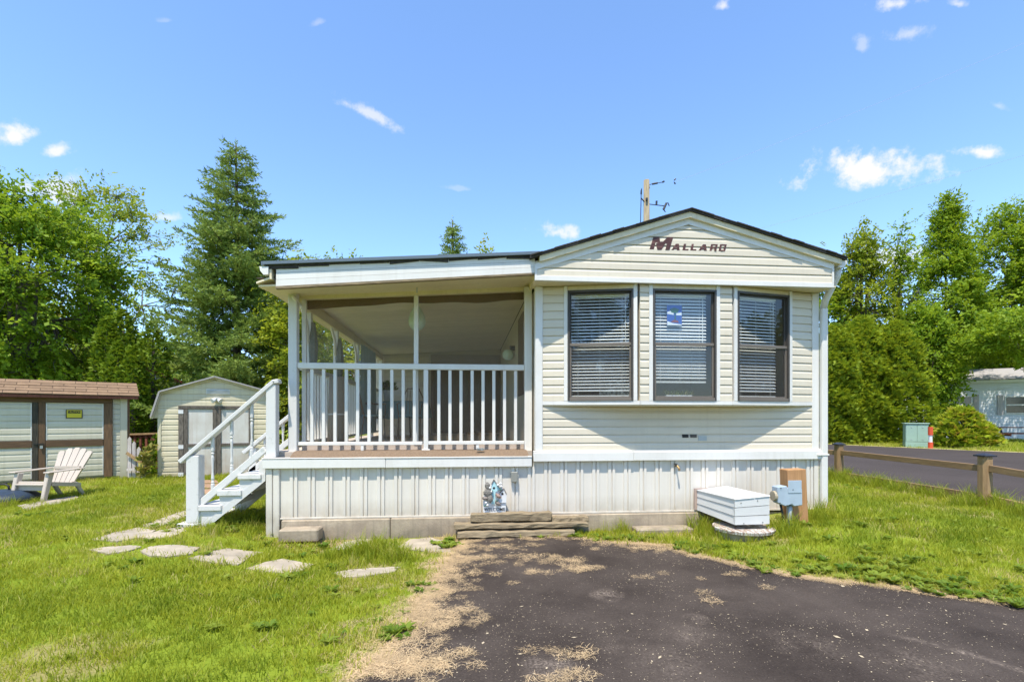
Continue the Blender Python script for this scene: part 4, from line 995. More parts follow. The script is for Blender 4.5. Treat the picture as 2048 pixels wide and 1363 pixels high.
def baluster(px, ytop, ybot, Y):
    t_ = at(px, ytop, Y); bt = at(px, ybot, Y); h = t_.z - bt.z
    r = .021
    prof = [(r, 0), (r, .20 * h), (r * .7, .215 * h), (r * .95, .235 * h), (r * .6, .26 * h), (r * .85, .30 * h), (r * .55, .40 * h), (r * .62, .55 * h), (r * .8, .66 * h), (r * .5, .70 * h), (r * .95, .725 * h), (r * .55, .745 * h), (r * .9, .765 * h), (r, .775 * h), (r, h)]
    MB().lathe(prof, (bt.x, Y, bt.z), 8).build('baluster', paintw, st, smooth=False)
for (px, y0, y1) in ((425.5, 874, 991), (463.5, 842, 958), (503.7, 808, 922)): baluster(px, y0, y1, YT + .02)
for (px, y0, y1) in ((566, 846, 908), (530, 874, 932)): baluster(px, y0, y1, YB + .02)

# ------------------------------------------------------------------ timbers, blocks, stones at the foot of the house
def timber(px0, px1, py0, py1, Y, dep, lab, seedv, taper=0.0):
    rr = random.Random(seedv)
    a = at(px0, py1, Y); b_ = at(px1, py0, Y)
    n = 14; h = b_.z - a.z; rows = []
    pts = [(0, 0), (0, h), (dep, h), (dep, 0)]
    vs = []; fs = []
    for i in range(n + 1):
        x = a.x + (b_.x - a.x) * i / n
        for (dy, dz) in pts:
            vs.append((x + rr.uniform(-.01, .01), Y + dy + rr.uniform(-.009, .009), a.z + dz + rr.uniform(-.008, .008)))
    for i in range(n):
        for j in range(4):
            fs.append((i * 4 + j, i * 4 + (j + 1) % 4, (i + 1) * 4 + (j + 1) % 4, (i + 1) * 4 + j))
    fs += [(3, 2, 1, 0), tuple(n * 4 + j for j in range(4))]
    o = thing('landscape_timber', lab, 'timber', (a.x, Y, a.z), 0, 'old timbers stacked against the skirting')
    MB().add(vs, fs).build('beam', oldwood, o, bevel=.006)
timber(942, 1104, 1025, 1043.5, 5.80, .14, 'short weathered timber topmost of the stack under the welcome sign', 1)
timber(908, 1178, 1044, 1058.5, 5.74, .18, 'long weathered timber in the middle of the stack', 2)
timber(915, 1150, 1059.5, 1076, 5.69, .20, 'lowest weathered timber of the stack against the driveway', 3)
timber(1104.8, 1178, 1033, 1043.2, 5.82, .12, 'short grey offcut beside the topmost timber of the stack', 4)
timber(1284, 1392, 1079, 1089, 5.50, .09, 'sunken grey timber at the driveway edge near white cover', 5)
def block(name, lab, px0, px1, py0, py1, Y, dep):
    a = at(px0, py1, Y); b_ = at(px1, py0, Y)
    o = bx(name, concrete, None, a.x, b_.x, Y, Y + dep, a.z - .05, b_.z, .014); setp(o, lab, 'block')
block('concrete_block', 'low concrete block at the foot of porch corner', 556, 636, 1058, 1076, 5.74, .2)
block('paving_block', 'low concrete ledge block left of white box cover', 1275, 1388, 1056, 1068, 5.72, .22)
stones = [([(178, 1101), (205, 1096), (260, 1092), (285, 1095), (255, 1104), (215, 1109)], 'leftmost flagstone in the row crossing the lawn'),
    ([(280, 1103), (300, 1094), (345, 1091), (398, 1096), (385, 1108), (335, 1116), (300, 1113)], 'second flagstone from left in the lawn row'),
    ([(376, 1118), (420, 1105), (455, 1098), (525, 1106), (500, 1116), (475, 1131), (420, 1127)], 'large flagstone in the middle of lawn row'),
    ([(492, 1138), (530, 1126), (565, 1119), (625, 1130), (610, 1143), (570, 1148), (525, 1145)], 'dished flagstone second from right in the lawn row'),
    ([(662, 1148), (690, 1142), (740, 1138), (800, 1135), (790, 1144), (735, 1154), (690, 1156)], 'rightmost flagstone of the row beside tall grass tuft'),
    ([(660, 1100), (690, 1085), (720, 1079), (745, 1080), (730, 1090), (690, 1100)], 'small flagstone under the porch behind tall grass tuft'),
    ([(795, 1095), (820, 1080), (860, 1076), (908, 1088), (900, 1106), (860, 1104), (820, 1100)], 'square flagstone at the corner of driveway and timbers'),
    ([(182, 1080), (230, 1066), (275, 1056), (310, 1062), (290, 1074), (235, 1084)], 'long flagstone at lawn end of the path to the steps'),
    ([(282, 1052), (330, 1035), (370, 1022), (372, 1033), (345, 1046), (305, 1057)], 'narrow flagstone of the path behind the steps post'),
    ([(270, 1075), (320, 1062), (362, 1054), (372, 1062), (345, 1074), (300, 1079)], 'flagstone in front of the base plate of the steps'),
    ([(35, 1012), (80, 1003), (150, 992), (160, 998), (100, 1012), (50, 1022)], 'pale slab under the feet of the lawn chair')]
STONE_POLYS = []
for k, (pts, lab) in enumerate(stones):
    poly = [ground_at(*p).to_2d() for p in pts]
    o, P_ = draped('flagstone', poly, stone, .014, .12, .012, .05, sub=.06)
    o.name = 'flagstone' if k == 0 else o.name
    setp(o, lab, 'flagstone', 'flagstones laid in the lawn'); STONE_POLYS.append(P_)
# dirt path boards behind the steps
for k, (pts) in enumerate([[(392, 962), (432, 962), (437, 968), (392, 969)], [(393, 970.5), (438, 970), (442, 978), (393, 979)], [(393, 981), (443, 980.5), (446, 990), (392, 991)]]):
    poly = [ground_at(*p).to_2d() for p in pts]
    o, P_ = draped('path_slab', poly, M('reddish_slab%d' % k, (0.36, 0.22, 0.13), 0.9, (0.26, 0.17, 0.10), 6, bump=.3), .03, .2, .004, .05)
    setp(o, ['reddish path slab nearest the barn shed doors', 'middle reddish path slab before the barn shed', 'reddish path slab nearest the steps'][k], 'path slab', 'reddish slabs before the barn shed'); STONE_POLYS.append(P_)

# ------------------------------------------------------------------ welcome sign
YWS = 5.90
ws = thing('welcome_sign', 'painted birdhouse welcome plaque with birds leaning on the skirting', 'sign', tuple(at(988, 1024, YWS)))
q = lambda x, y, o=0.0: at(930 + x / 10.48, 930 + y / 10.48, YWS - o)
fan(ws, 'board', pot_m, [q(385, 990), (q(380, 800)), q(400, 560), q(520, 430), q(700, 400), q(830, 520), q(868, 610), q(862, 780), q(848, 990)], (0, .02, 0))
fan(ws, 'tall_birdhouse', aqua, [q(555, 810, .012), q(560, 390, .012), q(603, 305, .012), q(735, 500, .012), q(640, 560, .012), q(625, 810, .012)], (0, .011, 0))
fan(ws, 'roof_strip', birdg, [q(548, 395, .022), q(600, 290, .022), q(612, 300, .022), q(562, 400, .022)], (0, .015, 0))
fan(ws, 'roof_strip', birdg, [q(602, 300, .022), q(612, 296, .022), q(745, 492, .022), q(735, 505, .022)], (0, .015, 0))
fan(ws, 'short_birdhouse', pot_m, [q(720, 780, .016), (q(725, 590, .016)), q(815, 490, .016), q(872, 610, .016), q(862, 780, .016)], (0, .015, 0))
fan(ws, 'roof_strip', birdg, [q(712, 590, .024), q(812, 478, .024), q(818, 492, .024), q(722, 600, .024)], (0, .02, 0))
fan(ws, 'roof_strip', birdg, [q(810, 484, .024), q(822, 480, .024), q(880, 605, .024), q(868, 612, .024)], (0, .02, 0))
for (x, y, r) in ((608, 475, .0145), (785, 597, .0145)):
    c = q(x, y, .0135 if x < 700 else .0175)
    fan(ws, 'entry_hole', black, [c + Vector((r * math.cos(t_), 0, r * math.sin(t_))) for t_ in np.linspace(0, 2 * math.pi, 12, endpoint=False)], (0, .001, 0))
def blob(name, mat, x, y, rx, rz_, tilt=0, parent=ws, dy=.02):
    c = q(x, y, .03); n_, m_ = 10, 7; vs = []; fs = []
    for i in range(m_ + 1):
        th = math.pi * i / m_
        for j in range(n_):
            an = 2 * math.pi * j / n_; k = 1 + .18 * random.uniform(-1, 1) * (mat is nest_m)
            lx = rx * math.cos(th) * k; lz = rz_ * math.sin(th) * math.cos(an) * k; ly = dy * math.sin(th) * math.sin(an)
            vs.append((c.x + lx * math.cos(tilt) - lz * math.sin(tilt), c.y + ly, c.z + lx * math.sin(tilt) + lz * math.cos(tilt)))
    fs = [(i * n_ + j, i * n_ + (j + 1) % n_, (i + 1) * n_ + (j + 1) % n_, (i + 1) * n_ + j) for i in range(m_) for j in range(n_)]
    return MB().add(vs, fs).build(name, mat, parent, smooth=mat is not nest_m)
blob('nest', nest_m, 470, 430, .028, .05); blob('nest', nest_m, 480, 570, .05, .05); blob('nest', nest_m, 525, 700, .035, .05)
for (x, y, mt, tl) in ((425, 690, birdg, .1), (700, 640, birdm, -.5), (690, 800, birdg, -.6)):
    bd = blob('bird', mt, x, y, .036, .021, tl, dy=.025)
    blob('bird_head', mt, x - 45 * math.cos(tl), y + 45 * math.sin(tl) - 14, .014, .013, 0, bd, .018)
    c = q(x + 75 * math.cos(tl), y - 75 * math.sin(tl), .03); c0 = q(x + 30 * math.cos(tl), y - 30 * math.sin(tl), .03)
    MB().beam(c0, c, .008, .012).build('bird_tail', mt, bd)
for (x, y) in ((520, 470), (690, 410), (760, 440), (440, 780), (470, 830), (560, 545), (745, 380)): blob('blossom', pot_m, x, y, .016, .013)
for (x, y) in ((420, 845), (570, 535), (665, 740), (740, 510)): blob('leaf', pic_green, x, y, .014, .007, .4)
m_ = ROOTM[ws]
def sign_text(body, px, py, size, width, mat, parent, Y, nm='lettering'):
    p = ROOTM[parent] @ at(px, py, Y)
    return text_obj(nm, body, mat, parent, size, p, (R(90), 0, 0), width=width, bold=.0006)
wt = sign_text('WELCOME', 989, 1018.2, .052, .25, M('slate_print', (0.03, 0.033, 0.04), 0.6), ws, YWS - .004)
# grey outlet box on the porch skirting
p0 = at(1022, 943, YW - .06); p1 = at(1035.5, 963, YW - .06)
ob = bx('outlet_box', M('grey_plastic', (0.24, 0.24, 0.21), 0.5), None, p0.x, p1.x, YW - .075, YW - .017, p1.z, p0.z, .006); setp(ob, 'small grey weatherproof outlet box on the white skirting', 'outlet box')
# bundle of wire on the carpet edge
wv = thing('wire_bundle', 'tangled bundle of pale wire on the brown porch carpet', 'wire', tuple(at(961, 903, 6.06)))
pts = []
c = at(961, 902, 6.05)
for k in range(46): pts.append((c.x + random.uniform(-.055, .055), 6.06 + random.uniform(-.03, .03), .966 + random.uniform(0, .03)))
MB().tube(pts, .0025, 4).build('coil', galv, wv)

# ------------------------------------------------------------------ white pipe cover, painted disc, power post
dc = at(1492, 1052, 5.36)
pd = thing('round_cover', 'peeling painted round wooden cover on a grey drum', 'cover', (dc.x, 5.45, float(gz(dc.x, 5.45))))
zt = .13
MB().lathe([(0, zt - .035), (.325, zt - .035), (.33, zt - .005), (.325, zt), (0, zt)], (dc.x, 5.42, 0), 30).build('top', spool, pd)
MB().lathe([(0, -.12), (.29, -.12), (.30, zt - .04), (0, zt - .04)], (dc.x, 5.44, 0), 24).build('drum', concrete, pd)
pc = thing('pipe_cover', 'long white sheet metal box cover running out from the skirting', 'box cover', (3.0, 5.9, .2))
# corner posts of the box: near end face and far end at the wall
YN, YF = 5.26, 5.955
def bp(px, py, Y): return at(px, py, Y)
n0, n1 = bp(1470, 1049, YN), bp(1539, 1047, YN); n2, n3 = bp(1539, 992, YN), bp(1470, 999, YN)
f0, f1 = bp(1394, 1019, YF), bp(1452, 1019, YF); f2, f3 = bp(1452, 973, YF), bp(1394, 981, YF)
def lerp(a, b_, t_): return a + (b_ - a) * t_
for k, (ta, tb_) in enumerate(((0, .32), (.345, .665), (.69, 1.0))):
    MB().hexa([lerp(n0, n3, ta), lerp(n1, n2, ta), lerp(n1, n2, ta) + Vector((0, .02, 0)), lerp(n0, n3, ta) + Vector((0, .02, 0))],
              [lerp(n0, n3, tb_), lerp(n1, n2, tb_), lerp(n1, n2, tb_) + Vector((0, .035, 0)), lerp(n0, n3, tb_) + Vector((0, .035, 0))]).build('end_panel', boxw, pc)
    if k == 2:
        sh = Vector((-.0, 0, 0))
    ins = Vector((.022, 0, 0))
    MB().hexa([lerp(n0, n3, ta) + Vector((0, .02, 0)), lerp(n0, n3, ta) + Vector((0, .02, 0)) + ins, lerp(f0, f3, ta) + ins, lerp(f0, f3, ta)],
              [lerp(n0, n3, tb_) + Vector((.006, .035, 0)), lerp(n0, n3, tb_) + Vector((.03, .035, 0)), lerp(f0, f3, tb_) + Vector((.03, 0, 0)), lerp(f0, f3, tb_) + Vector((.006, 0, 0))]).build('side_panel', boxw, pc)
for (ta, tb_) in ((-.01, .55), (.58, 1.01)):
    up = Vector((0, 0, .012))
    MB().hexa([lerp(n3, n2, ta) + Vector((0, -.01, .004)), lerp(n3, n2, tb_) + Vector((0, -.01, .004)), lerp(f3, f2, tb_) + Vector((0, 0, .004)), lerp(f3, f2, ta) + Vector((0, 0, .004))],
              [lerp(n3, n2, ta) + up, lerp(n3, n2, tb_) + up, lerp(f3, f2, tb_) + up, lerp(f3, f2, ta) + up]).build('top_panel', boxw, pc)
MB().hexa([n1 + Vector((-.02, .03, 0)), n1 + Vector((-.002, .03, 0)), f1, f1 + Vector((-.02, 0, 0))], [n2 + Vector((-.02, .03, 0)), n2 + Vector((-.002, .03, 0)), f2, f2 + Vector((-.02, 0, 0))]).build('side_panel', boxw, pc)
bx('wall_flange', M('rust_flange', (0.40, 0.30, 0.25), 0.8), pc, f3.x - .03, f2.x + .04, 5.958, 5.974, f0.z, f3.z + .03)
for (a, b_) in ((.17, .86), (.65, .89), (.25, .05), (.8, .07)):
    c = lerp(lerp(n0, n1, a), lerp(n3, n2, a), b_) + Vector((0, -.004, 0))
    MB().lathe([(0, -.004), (.005, -.004), (.005, .004), (0, .004)], tuple(c), 6).build('screw', black, pc)
bx('foot', wood_blk, pc, f0.x + .03, f0.x + .08, 5.84, 5.92, 0.0, f0.z)
YP = 5.42
a = at(1575, 1068, YP); b_ = at(1610, 938, YP)
pp_ = thing('power_post', 'square cedar post carrying a grey electrical meter box', 'electrical post', ((a.x + b_.x) / 2, YP, float(gz(a.x, YP))))
MB().hexa([at(1581, 1078, YP), at(1619, 1078, YP), at(1619, 1078, YP) + Vector((0, .15, 0)), at(1581, 1078, YP) + Vector((0, .15, 0))], [at(1574.5, 939, YP), at(1612.5, 937.5, YP), at(1612.5, 937.5, YP) + Vector((0, .15, 0)), at(1574.5, 939, YP) + Vector((0, .15, 0))]).build('post', cedarp, pp_, bevel=.006)
c0 = lambda x, y, o: at(x, y, YP - o)
body = [(1555, 973), (1574, 971), (1576, 976), (1605, 977), (1605.5, 1010), (1588, 1012), (1584, 1008), (1572, 1012), (1557, 1006)]
bo = fan(pp_, 'meter_box', greybox, [c0(x, y, .12) for x, y in body], (0, .112, 0), bevel=.008)
MB().box(c0(1577, 980, .13).x, c0(1604, 980, .13).x, YP - .1255, YP - .1205, c0(0, 1008, .13).z, c0(0, 979, .13).z).build('box_door', greybox, bo, bevel=.004)
mt = c0(1551, 991, .07)
MB().tube([(mt.x - .03, YP - .06, mt.z), (mt.x + .03, YP - .06, mt.z)], [.055, .06], 14).build('receptacle', M('old_receptacle', (0.42, 0.36, 0.25), 0.6, (0.25, 0.2, 0.13), 20), bo)
for (x, y) in ((1562, 975), (1586, 978.5), (1560, 1005), (1574, 1010)):
    c = c0(x, y, .125); MB().lathe([(0, -.004), (.006, -.004), (.006, .004), (0, .004)], tuple(c), 6).build('screw', black, bo)
cx_ = c0(1579, 1012, .06); MB().tube([(cx_.x, YP - .06, cx_.z + .01), (cx_.x, YP - .055, cx_.z - .1), (cx_.x, YP - .05, float(gz(cx_.x, YP)) - .02)], [.03, .028, .028], 8).build('conduit', galv, pp_, smooth=True)
cc = c0(1560, 1006, .06); MB().tube([(cc.x, YP - .06, cc.z + .02), (cc.x + .03, YP - .07, cc.z - .15), (cc.x + .05, YP - .05, float(gz(cc.x, YP)) - .01)], .013, 6).build('cable', black, pp_, smooth=True)

# ------------------------------------------------------------------ rail fence along the road
rf = thing('rail_fence', 'low wooden rail fence with capped posts along the road', 'fence', tuple(FP2))
spacing = (FP1 - FP2).length; ft = (FP1 - FP2) / spacing
def fpt(s): 
    p = FP2 + ft * s; p.z = float(gz(p.x, p.y)); return p
rot = math.atan2(ft.y, ft.x)
posts = [-spacing, 0, spacing, 2 * spacing]
for s in posts:
    p = fpt(s); hw = .068; ux = ft * hw; uy = Vector((ft.y, -ft.x, 0)).normalized() * hw
    prof = [(-1, -.55), (-.55, -1), (.55, -1), (1, -.55), (1, .55), (.55, 1), (-.55, 1), (-1, .55)]
    MB().prism([p + ux * a + uy * b_ + Vector((0, 0, -.15)) for a, b_ in prof], (0, 0, .15 + .655)).build('post', fencew, rf)
    cp = MB(); z0 = p.z + .657
    q4 = lambda s_, z: [p + ux * s_ * a + uy * s_ * b_ + Vector((0, 0, z - p.z)) for a, b_ in ((-1, -1), (1, -1), (1, 1), (-1, 1))]
    cp.hexa(q4(1.22, z0), q4(1.22, z0 + .018)); cp.hexa(q4(1.15, z0 + .0185), q4(.25, z0 + .045))
    cp.build('post_cap', darkmetal, rf)
off = Vector((ft.y, -ft.x, 0)).normalized()
for i in range(len(posts) - 1):
    s0, s1 = posts[i] + .07, posts[i + 1] - .07
    for zr, hh in ((.505, .088), (.115, .085)):
        a = fpt(s0); b_ = fpt(s1); a.z += zr + random.uniform(-.012, .012); b_.z += zr + random.uniform(-.012, .012)
        MB().beam(a, b_, .04, hh).build('rail', railw, rf, bevel=.004)

# ------------------------------------------------------------------ over the road: transformer, marker, neighbour home, picnic table
tp = ground_at(1831, 894)
tr_ = thing('transformer_box', 'pale green utility transformer box beside the road', 'transformer', tuple(tp), R(-36))
s = depth(tp) / 1000.0
bx('base', xform, tr_, -.36, .36, -.36, .36, 0, .22, .006, w=False)
bx('cabinet', xform, tr_, -.355, .355, -.34, .355, .225, .93, .01, w=False)
bx('lid', xform, tr_, -.39, .39, -.39, .39, .932, .965, .01, w=False)
for sx in (-1, 1):
    dd = bx('door', xform, tr_, .008 if sx > 0 else -.34, .34 if sx > 0 else -.008, -.356, -.341, .24, .90, .003, w=False)
    for (x, z) in ((.17, .8), (.17, .32)):
        bx('bolt', galv, dd, sx * x - .02, sx * x + .02, -.366, -.357, z - .015, z + .015, w=False)
mp_ = ground_at(1861, 897)
mk = thing('marker_post', 'orange and white utility marker post beside the transformer', 'marker post', tuple(mp_))
h_ = z_of(853, mp_) - mp_.z
for (a, b_, mt) in ((0, .30, orange), (.302, .62, pot_m), (.622, 1.0, orange)):
    MB().lathe([(0, a * h_), (.08 if mt is not pot_m else .06, a * h_), (.08 if mt is not pot_m else .06, b_ * h_), (0, b_ * h_)], tuple(mp_), 10).build('band', mt, mk)
# neighbour home
N0 = far_at(1895, 27.5); N1 = far_at(2200, 24.5)
nd = (N1 - N0); nd.z = 0; nl = nd.length; nrz = math.atan2(nd.y, nd.x)
nb = thing('neighbour_home', 'white sided mobile home under trees across the road', 'mobile home', tuple(N0), nrz)
bx('wall', nb_white, nb, -.5, nl, .02, 4, 0.0, 3.1, w=False)
siding(nb, (-.5, .018), (nl, .018), .62, 3.02, .16, nb_white, outw=.02, w=False)
for k in range(int((nl + .5) / .3)): bx('skirting_panel', nb_white, nb, -.5 + k * .3, -.5 + k * .3 + .28, .0, .016, .02, .61, w=False)
bx('eave_board', white, nb, -.7, nl, -.18, .02, 3.03, 3.17, w=False)
MB().add([(-.8, -.25, 3.175), (nl + .2, -.25, 3.175), (nl + .2, 2.2, 3.9), (-.8, 2.2, 3.9)], [(0, 1, 2, 3)]).add([(-.8, -.25, 3.20), (nl + .2, -.25, 3.20), (nl + .2, 2.2, 3.93), (-.8, 2.2, 3.93)], [(0, 1, 2, 3)]).build('roof', nb_roof, nb, w=False)
bx('chimney_vent', darkmetal, nb, 4.1, 4.4, .9, 1.2, 3.4, 3.95, w=False)
def local_x(px, base, rz_, origin):
    """local x on a thing's front plane for a pixel column"""
    d = ray(px, 835); u = Vector((math.cos(rz_), math.sin(rz_), 0)); n = Vector((-u.y, u.x, 0))
    t_ = origin.dot(n) / Vector((d.x, d.y, 0)).dot(n) if False else (Vector((origin.x, origin.y, 0)).dot(n)) / Vector((d.x, d.y, 0)).dot(n)
    p = Vector((d.x * t_, d.y * t_, 0)); return (p - Vector((origin.x, origin.y, 0))).dot(u), t_
for (pa, pb) in ((1905, 1942), (2012, 2075)):
    x0, t0 = local_x(pa, 0, nrz, N0); x1, t1 = local_x(pb, 0, nrz, N0); tt = (t0 + t1) / 2
    zt_ = EYE + (835 - 793) / 1000 * tt - N0.z; zb_ = EYE + (835 - 825) / 1000 * tt - N0.z
    wv_ = bx('window', white, nb, x0 - .06, x1 + .06, -.06, .0, zb_ - .06, zt_ + .06, w=False)
    bx('pane', window_dark, wv_, x0, x1, -.075, -.061, zb_, zt_, w=False)
    bx('bar', white, wv_, x0, x1, -.09, -.076, (zb_ + zt_) / 2 - .03, (zb_ + zt_) / 2 + .03, w=False)
    for xx in (x0 - .34, x1 + .09): bx('shutter', picket, nb, xx, xx + .22, -.05, .0, zb_ - .1, zt_ + .1, w=False)
pk0 = far_at(2030, 23.5)
pt_ = thing('picnic_table', 'dark wooden picnic table in front of neighbour home', 'picnic table', tuple(pk0), nrz + .25)
for k in range(4): bx('top_board', redwood, pt_, -.95, .95, -.32 + k * .165, -.32 + k * .165 + .155, .70, .74, w=False)
for y in (-.72, .62): bx('bench_board', redwood, pt_, -.95, .95, y, y + .14, .42, .455, w=False)
for x in (-.65, .65):
    MB().beam((x, -.6, 0), (x, -.15, .70), .05, .09).build('leg', darkmetal, pt_, w=False)
    MB().beam((x + .06, .6, 0), (x + .06, .15, .70), .05, .09).build('leg', darkmetal, pt_, w=False)
    bx('brace', redwood, pt_, x + .11, x + .15, -.72, .74, .33, .415, w=False)
gs = far_at(1852, 24.6)
sh = thing('white_shed', 'small white sided shed half hidden behind the transformer and hedge', 'shed', tuple(gs), R(-24))
bx('wall', nb_white, sh, -2.2, 0, .03, 2, 0, 1.9, w=False)
siding(sh, (-2.2, .028), (-.06, .028), .05, 1.85, .13, nb_white, outw=.02, w=False)
bx('corner_trim', white, sh, -.058, .02, .0, .09, 0, 1.9, w=False)
MB().prism([(-2.25, 0, 1.9), (.05, 0, 1.9), (-1.1, 0, 2.6)], (0, 2, 0)).build('gable', nb_white, sh, w=False)
MB().beam((.08, -.02, 1.86), (-1.1, -.02, 2.62), .08, .10, (0, 1, 0)).build('rake_trim', white, sh, w=False)

# ------------------------------------------------------------------ sheds on the left
S0 = ground_at(251, 956); S1 = ground_at(0, 973)
srz = math.atan2(S0.y - S1.y, S0.x - S1.x)
s1 = thing('garden_shed', 'long cream sided shed with brown framed double doors and shingled roof', 'shed', tuple(S0), srz)
def LX(px): return local_x(px, 0, srz, S0)[0]
def LZ(px, py): 
    t_ = local_x(px, 0, srz, S0)[1]; return EYE + (835 - py) / 1000 * t_ - S0.z
SL = LX(-330); HW = LZ(250, 796)
bx('wall', shed_vinyl, s1, SL, -.0, .03, 1.3, 0, HW + .04, w=False)
xa = LX(226)
siding(s1, (xa, .028), (LX(240), .028), .06, HW - .02, .105, shed_vinyl, w=False)
bx('corner_trim', shed_vinyl, s1, LX(240) + .004, .03, .0, .1, 0, HW, .004, w=False)
bx('corner_post', wood_v, s1, .031, .07, .02, .1, 0, HW - .02, w=False)
xm0, xm1, xm2 = LX(64.5), LX(77), LX(91)
HT = LZ(150, 796); HB = LZ(150, 805); HM0, HM1 = LZ(150, 892), LZ(150, 879)
bx('door_header', wood_h, s1, SL, LX(225), -.035, .028, HB, HT, .004, w=False)
bx('door_stile', wood_v, s1, LX(208), LX(225), -.03, .028, .06, HB - .003, .004, w=False)
for (nm, x0, x1, side) in (('left', LX(-330), xm0, 0), ('right', xm2, LX(207.5), 1)):
    dr_ = bx('door', shed_vinyl, s1, x0 + .004, x1 - .004, .0, .026, .08, HB - .006, w=False)
    siding(dr_, (x0 + .02, -.001), (x1 - .02, -.001), .10, HM0 - .015, .118, shed_vinyl, w=False)
    siding(dr_, (x0 + .02, -.001), (x1 - .02, -.001), HM1 + .015, HB - .03, .118, shed_vinyl, w=False)
    bx('mid_rail', wood_h, dr_, x0 + .004, x1 - .004, -.03, -.001, HM0, HM1, .004, w=False)
    for xx in ((x1 - .022, x1 - .006),) if side == 0 else ((x0 + .006, x0 + .022), (x1 - .02, x1 - .006)):
        bx('edge_trim', white, dr_, xx[0], xx[1], -.02, -.002, .1, HM0 - .004, w=False); bx('edge_trim', white, dr_, xx[0], xx[1], -.02, -.002, HM1 + .004, HB - .02, w=False)
bx('door_stile', wood_blk, s1, xm0, xm1 - .003, -.036, .028, .06, HB - .003, .004, w=False)
bx('door_stile', wood_v, s1, xm1, xm2, -.032, .028, .06, HB - .003, .004, w=False)
la = bx('latch', black, s1, xm0 + .02, xm2 - .02, -.05, -.037, (HM0 + HM1) / 2 - .008, (HM0 + HM1) / 2 + .012, w=False)
bx('padlock', galv, la, xm1 + .02, xm1 + .06, -.06, -.045, (HM0 + HM1) / 2 - .085, (HM0 + HM1) / 2 - .03, w=False)
bx('bottom_board', wood_blk, s1, SL, LX(207), -.012, .028, -.02, .058, w=False)
# roof with courses of shingles
r0 = Vector((0, -.16, HW + .035)); rup = Vector((0, .62, .28)); rn = Vector((0, -.28, .62)).normalized()
bx('roof_edge', redwood, s1, SL, .20, -.15, -.12, HW - .02, HW + .04, w=False)
MB().hexa([(SL, -.15, HW + .03), (.21, -.15, HW + .03), (.21, .50, HW + .32), (SL, .50, HW + .32)], [(SL, -.15, HW + .045), (.21, -.15, HW + .045), (.21, .50, HW + .335), (SL, .50, HW + .335)]).build('roof_deck', roofm, s1, w=False)
ncourse = 5; sh_mesh = {}
for r_ in range(ncourse):
    x = .215; first = True
    f0 = r_ / ncourse; f1 = (r_ + 1.25) / ncourse
    while x > LX(-60):
        wd = .33 if not first else (.33 if r_ % 2 == 0 else .17)
        first = False
        p0 = r0 + rup * f0 + rn * (.018 + .003 * (r_ % 2)); p1 = r0 + rup * min(f1, 1.05) + rn * .010
        g = random.uniform(0, .004)
        a = [Vector((x - wd + .008, p0.y, p0.z + g)), Vector((x, p0.y, p0.z + g)), Vector((x, p1.y, p1.z)), Vector((x - wd + .008, p1.y, p1.z))]
        MB().hexa([v - rn * .009 for v in a], a).build('shingle', shingle_m, s1, w=False)
        x -= wd
c0_, c1_ = LX(131.5), LX(165)
zc0, zc1 = LZ(148, 836), LZ(148, 818.5)
cs = thing('caution_sign', 'small yellow and black caution sign on the garden shed door', 'sign', tuple(S0 + Vector((math.cos(srz), math.sin(srz), 0)) * ((c0_ + c1_) / 2) + Vector((0, 0, zc0))), srz)
w2 = (c1_ - c0_) / 2; hs_ = zc1 - zc0
bx('border', black, cs, -w2, w2, -.030, -.024, 0, hs_, w=False)
bx('plate', yellow, cs, -w2 + .015, w2 - .012, -.0315, -.0302, .014, hs_ - .008, w=False)
bx('banner', black, cs, -w2 + .028, w2 - .028, -.0325, -.0317, hs_ * .56, hs_ * .88, w=False)
o = text_obj('lettering', 'CAUTION', yellow, cs, hs_ * .3, (0, -.0335, hs_ * .72), (R(90), 0, 0), width=2 * w2 * .78)
for k, z in enumerate((.40, .26, .14)):
    pass

# gambrel shed
Q0 = ground_at(316, 956); qrz = R(20)
s2 = thing('barn_shed', 'small cream barn roof shed with grey framed white doors', 'shed', tuple(Q0), qrz)
def QX(px): return local_x(px, 0, qrz, Q0)[0]
def QZ(px, py): return EYE + (835 - py) / 1000 * local_x(px, 0, qrz, Q0)[1] - Q0.z
outl = [(315, 957), (315, 835), (303, 836), (320, 786), (430, 756), (540, 786), (557, 836), (546, 835), (546, 957)]
op = [(QX(x), QZ(x, y)) for x, y in outl]; op[0] = (op[0][0], -.03); op[-1] = (op[-1][0], -.03)
MB().prism([(x, .03, z) for x, z in op], (0, 2.4, 0)).build('wall', shed2_v, s2, w=False)
apx, apz = op[4]; wx0, wx1 = op[0][0], op[-1][0]
def gclip(z):
    pts = op[2:7]
    if z < pts[0][1]: return (0, wx1 - wx0)
    def xl(z):
        (xa, za), (xb, zb_), (xc, zc_) = pts[0], pts[1], pts[2]
        return xa + (xb - xa) * (z - za) / (zb_ - za) if z < zb_ else xb + (xc - xb) * (z - zb_) / (zc_ - zb_)
    l = xl(z); r_ = 2 * apx - l
    return l - (wx0 - .25), r_ - (wx0 - .25)
dxa, dxb = QX(357), QX(505); dz1 = QZ(430, 813)
zl = .02
siding(s2, (wx0 + .06, .028), (dxa - .004, .028), zl, op[1][1] - .02, .108, shed2_v, w=False)
siding(s2, (dxb + .004, .028), (wx1 - .06, .028), zl, op[1][1] - .02, .108, shed2_v, w=False)
siding(s2, (wx0 - .25, .028), (wx1 + .25, .028), dz1 + .02, apz - .04, .125, shed2_v, w=False, clip=lambda z: tuple((a if i == 0 else b_) for i, (a, b_) in enumerate([(gclip(z)[0] + .03, 0), (0, gclip(z)[1] - .03)])))
siding(s2, (wx0 + .0, .028), (dxa - .004, .028), op[1][1] - .015, dz1 + .018, .108, shed2_v, w=False)
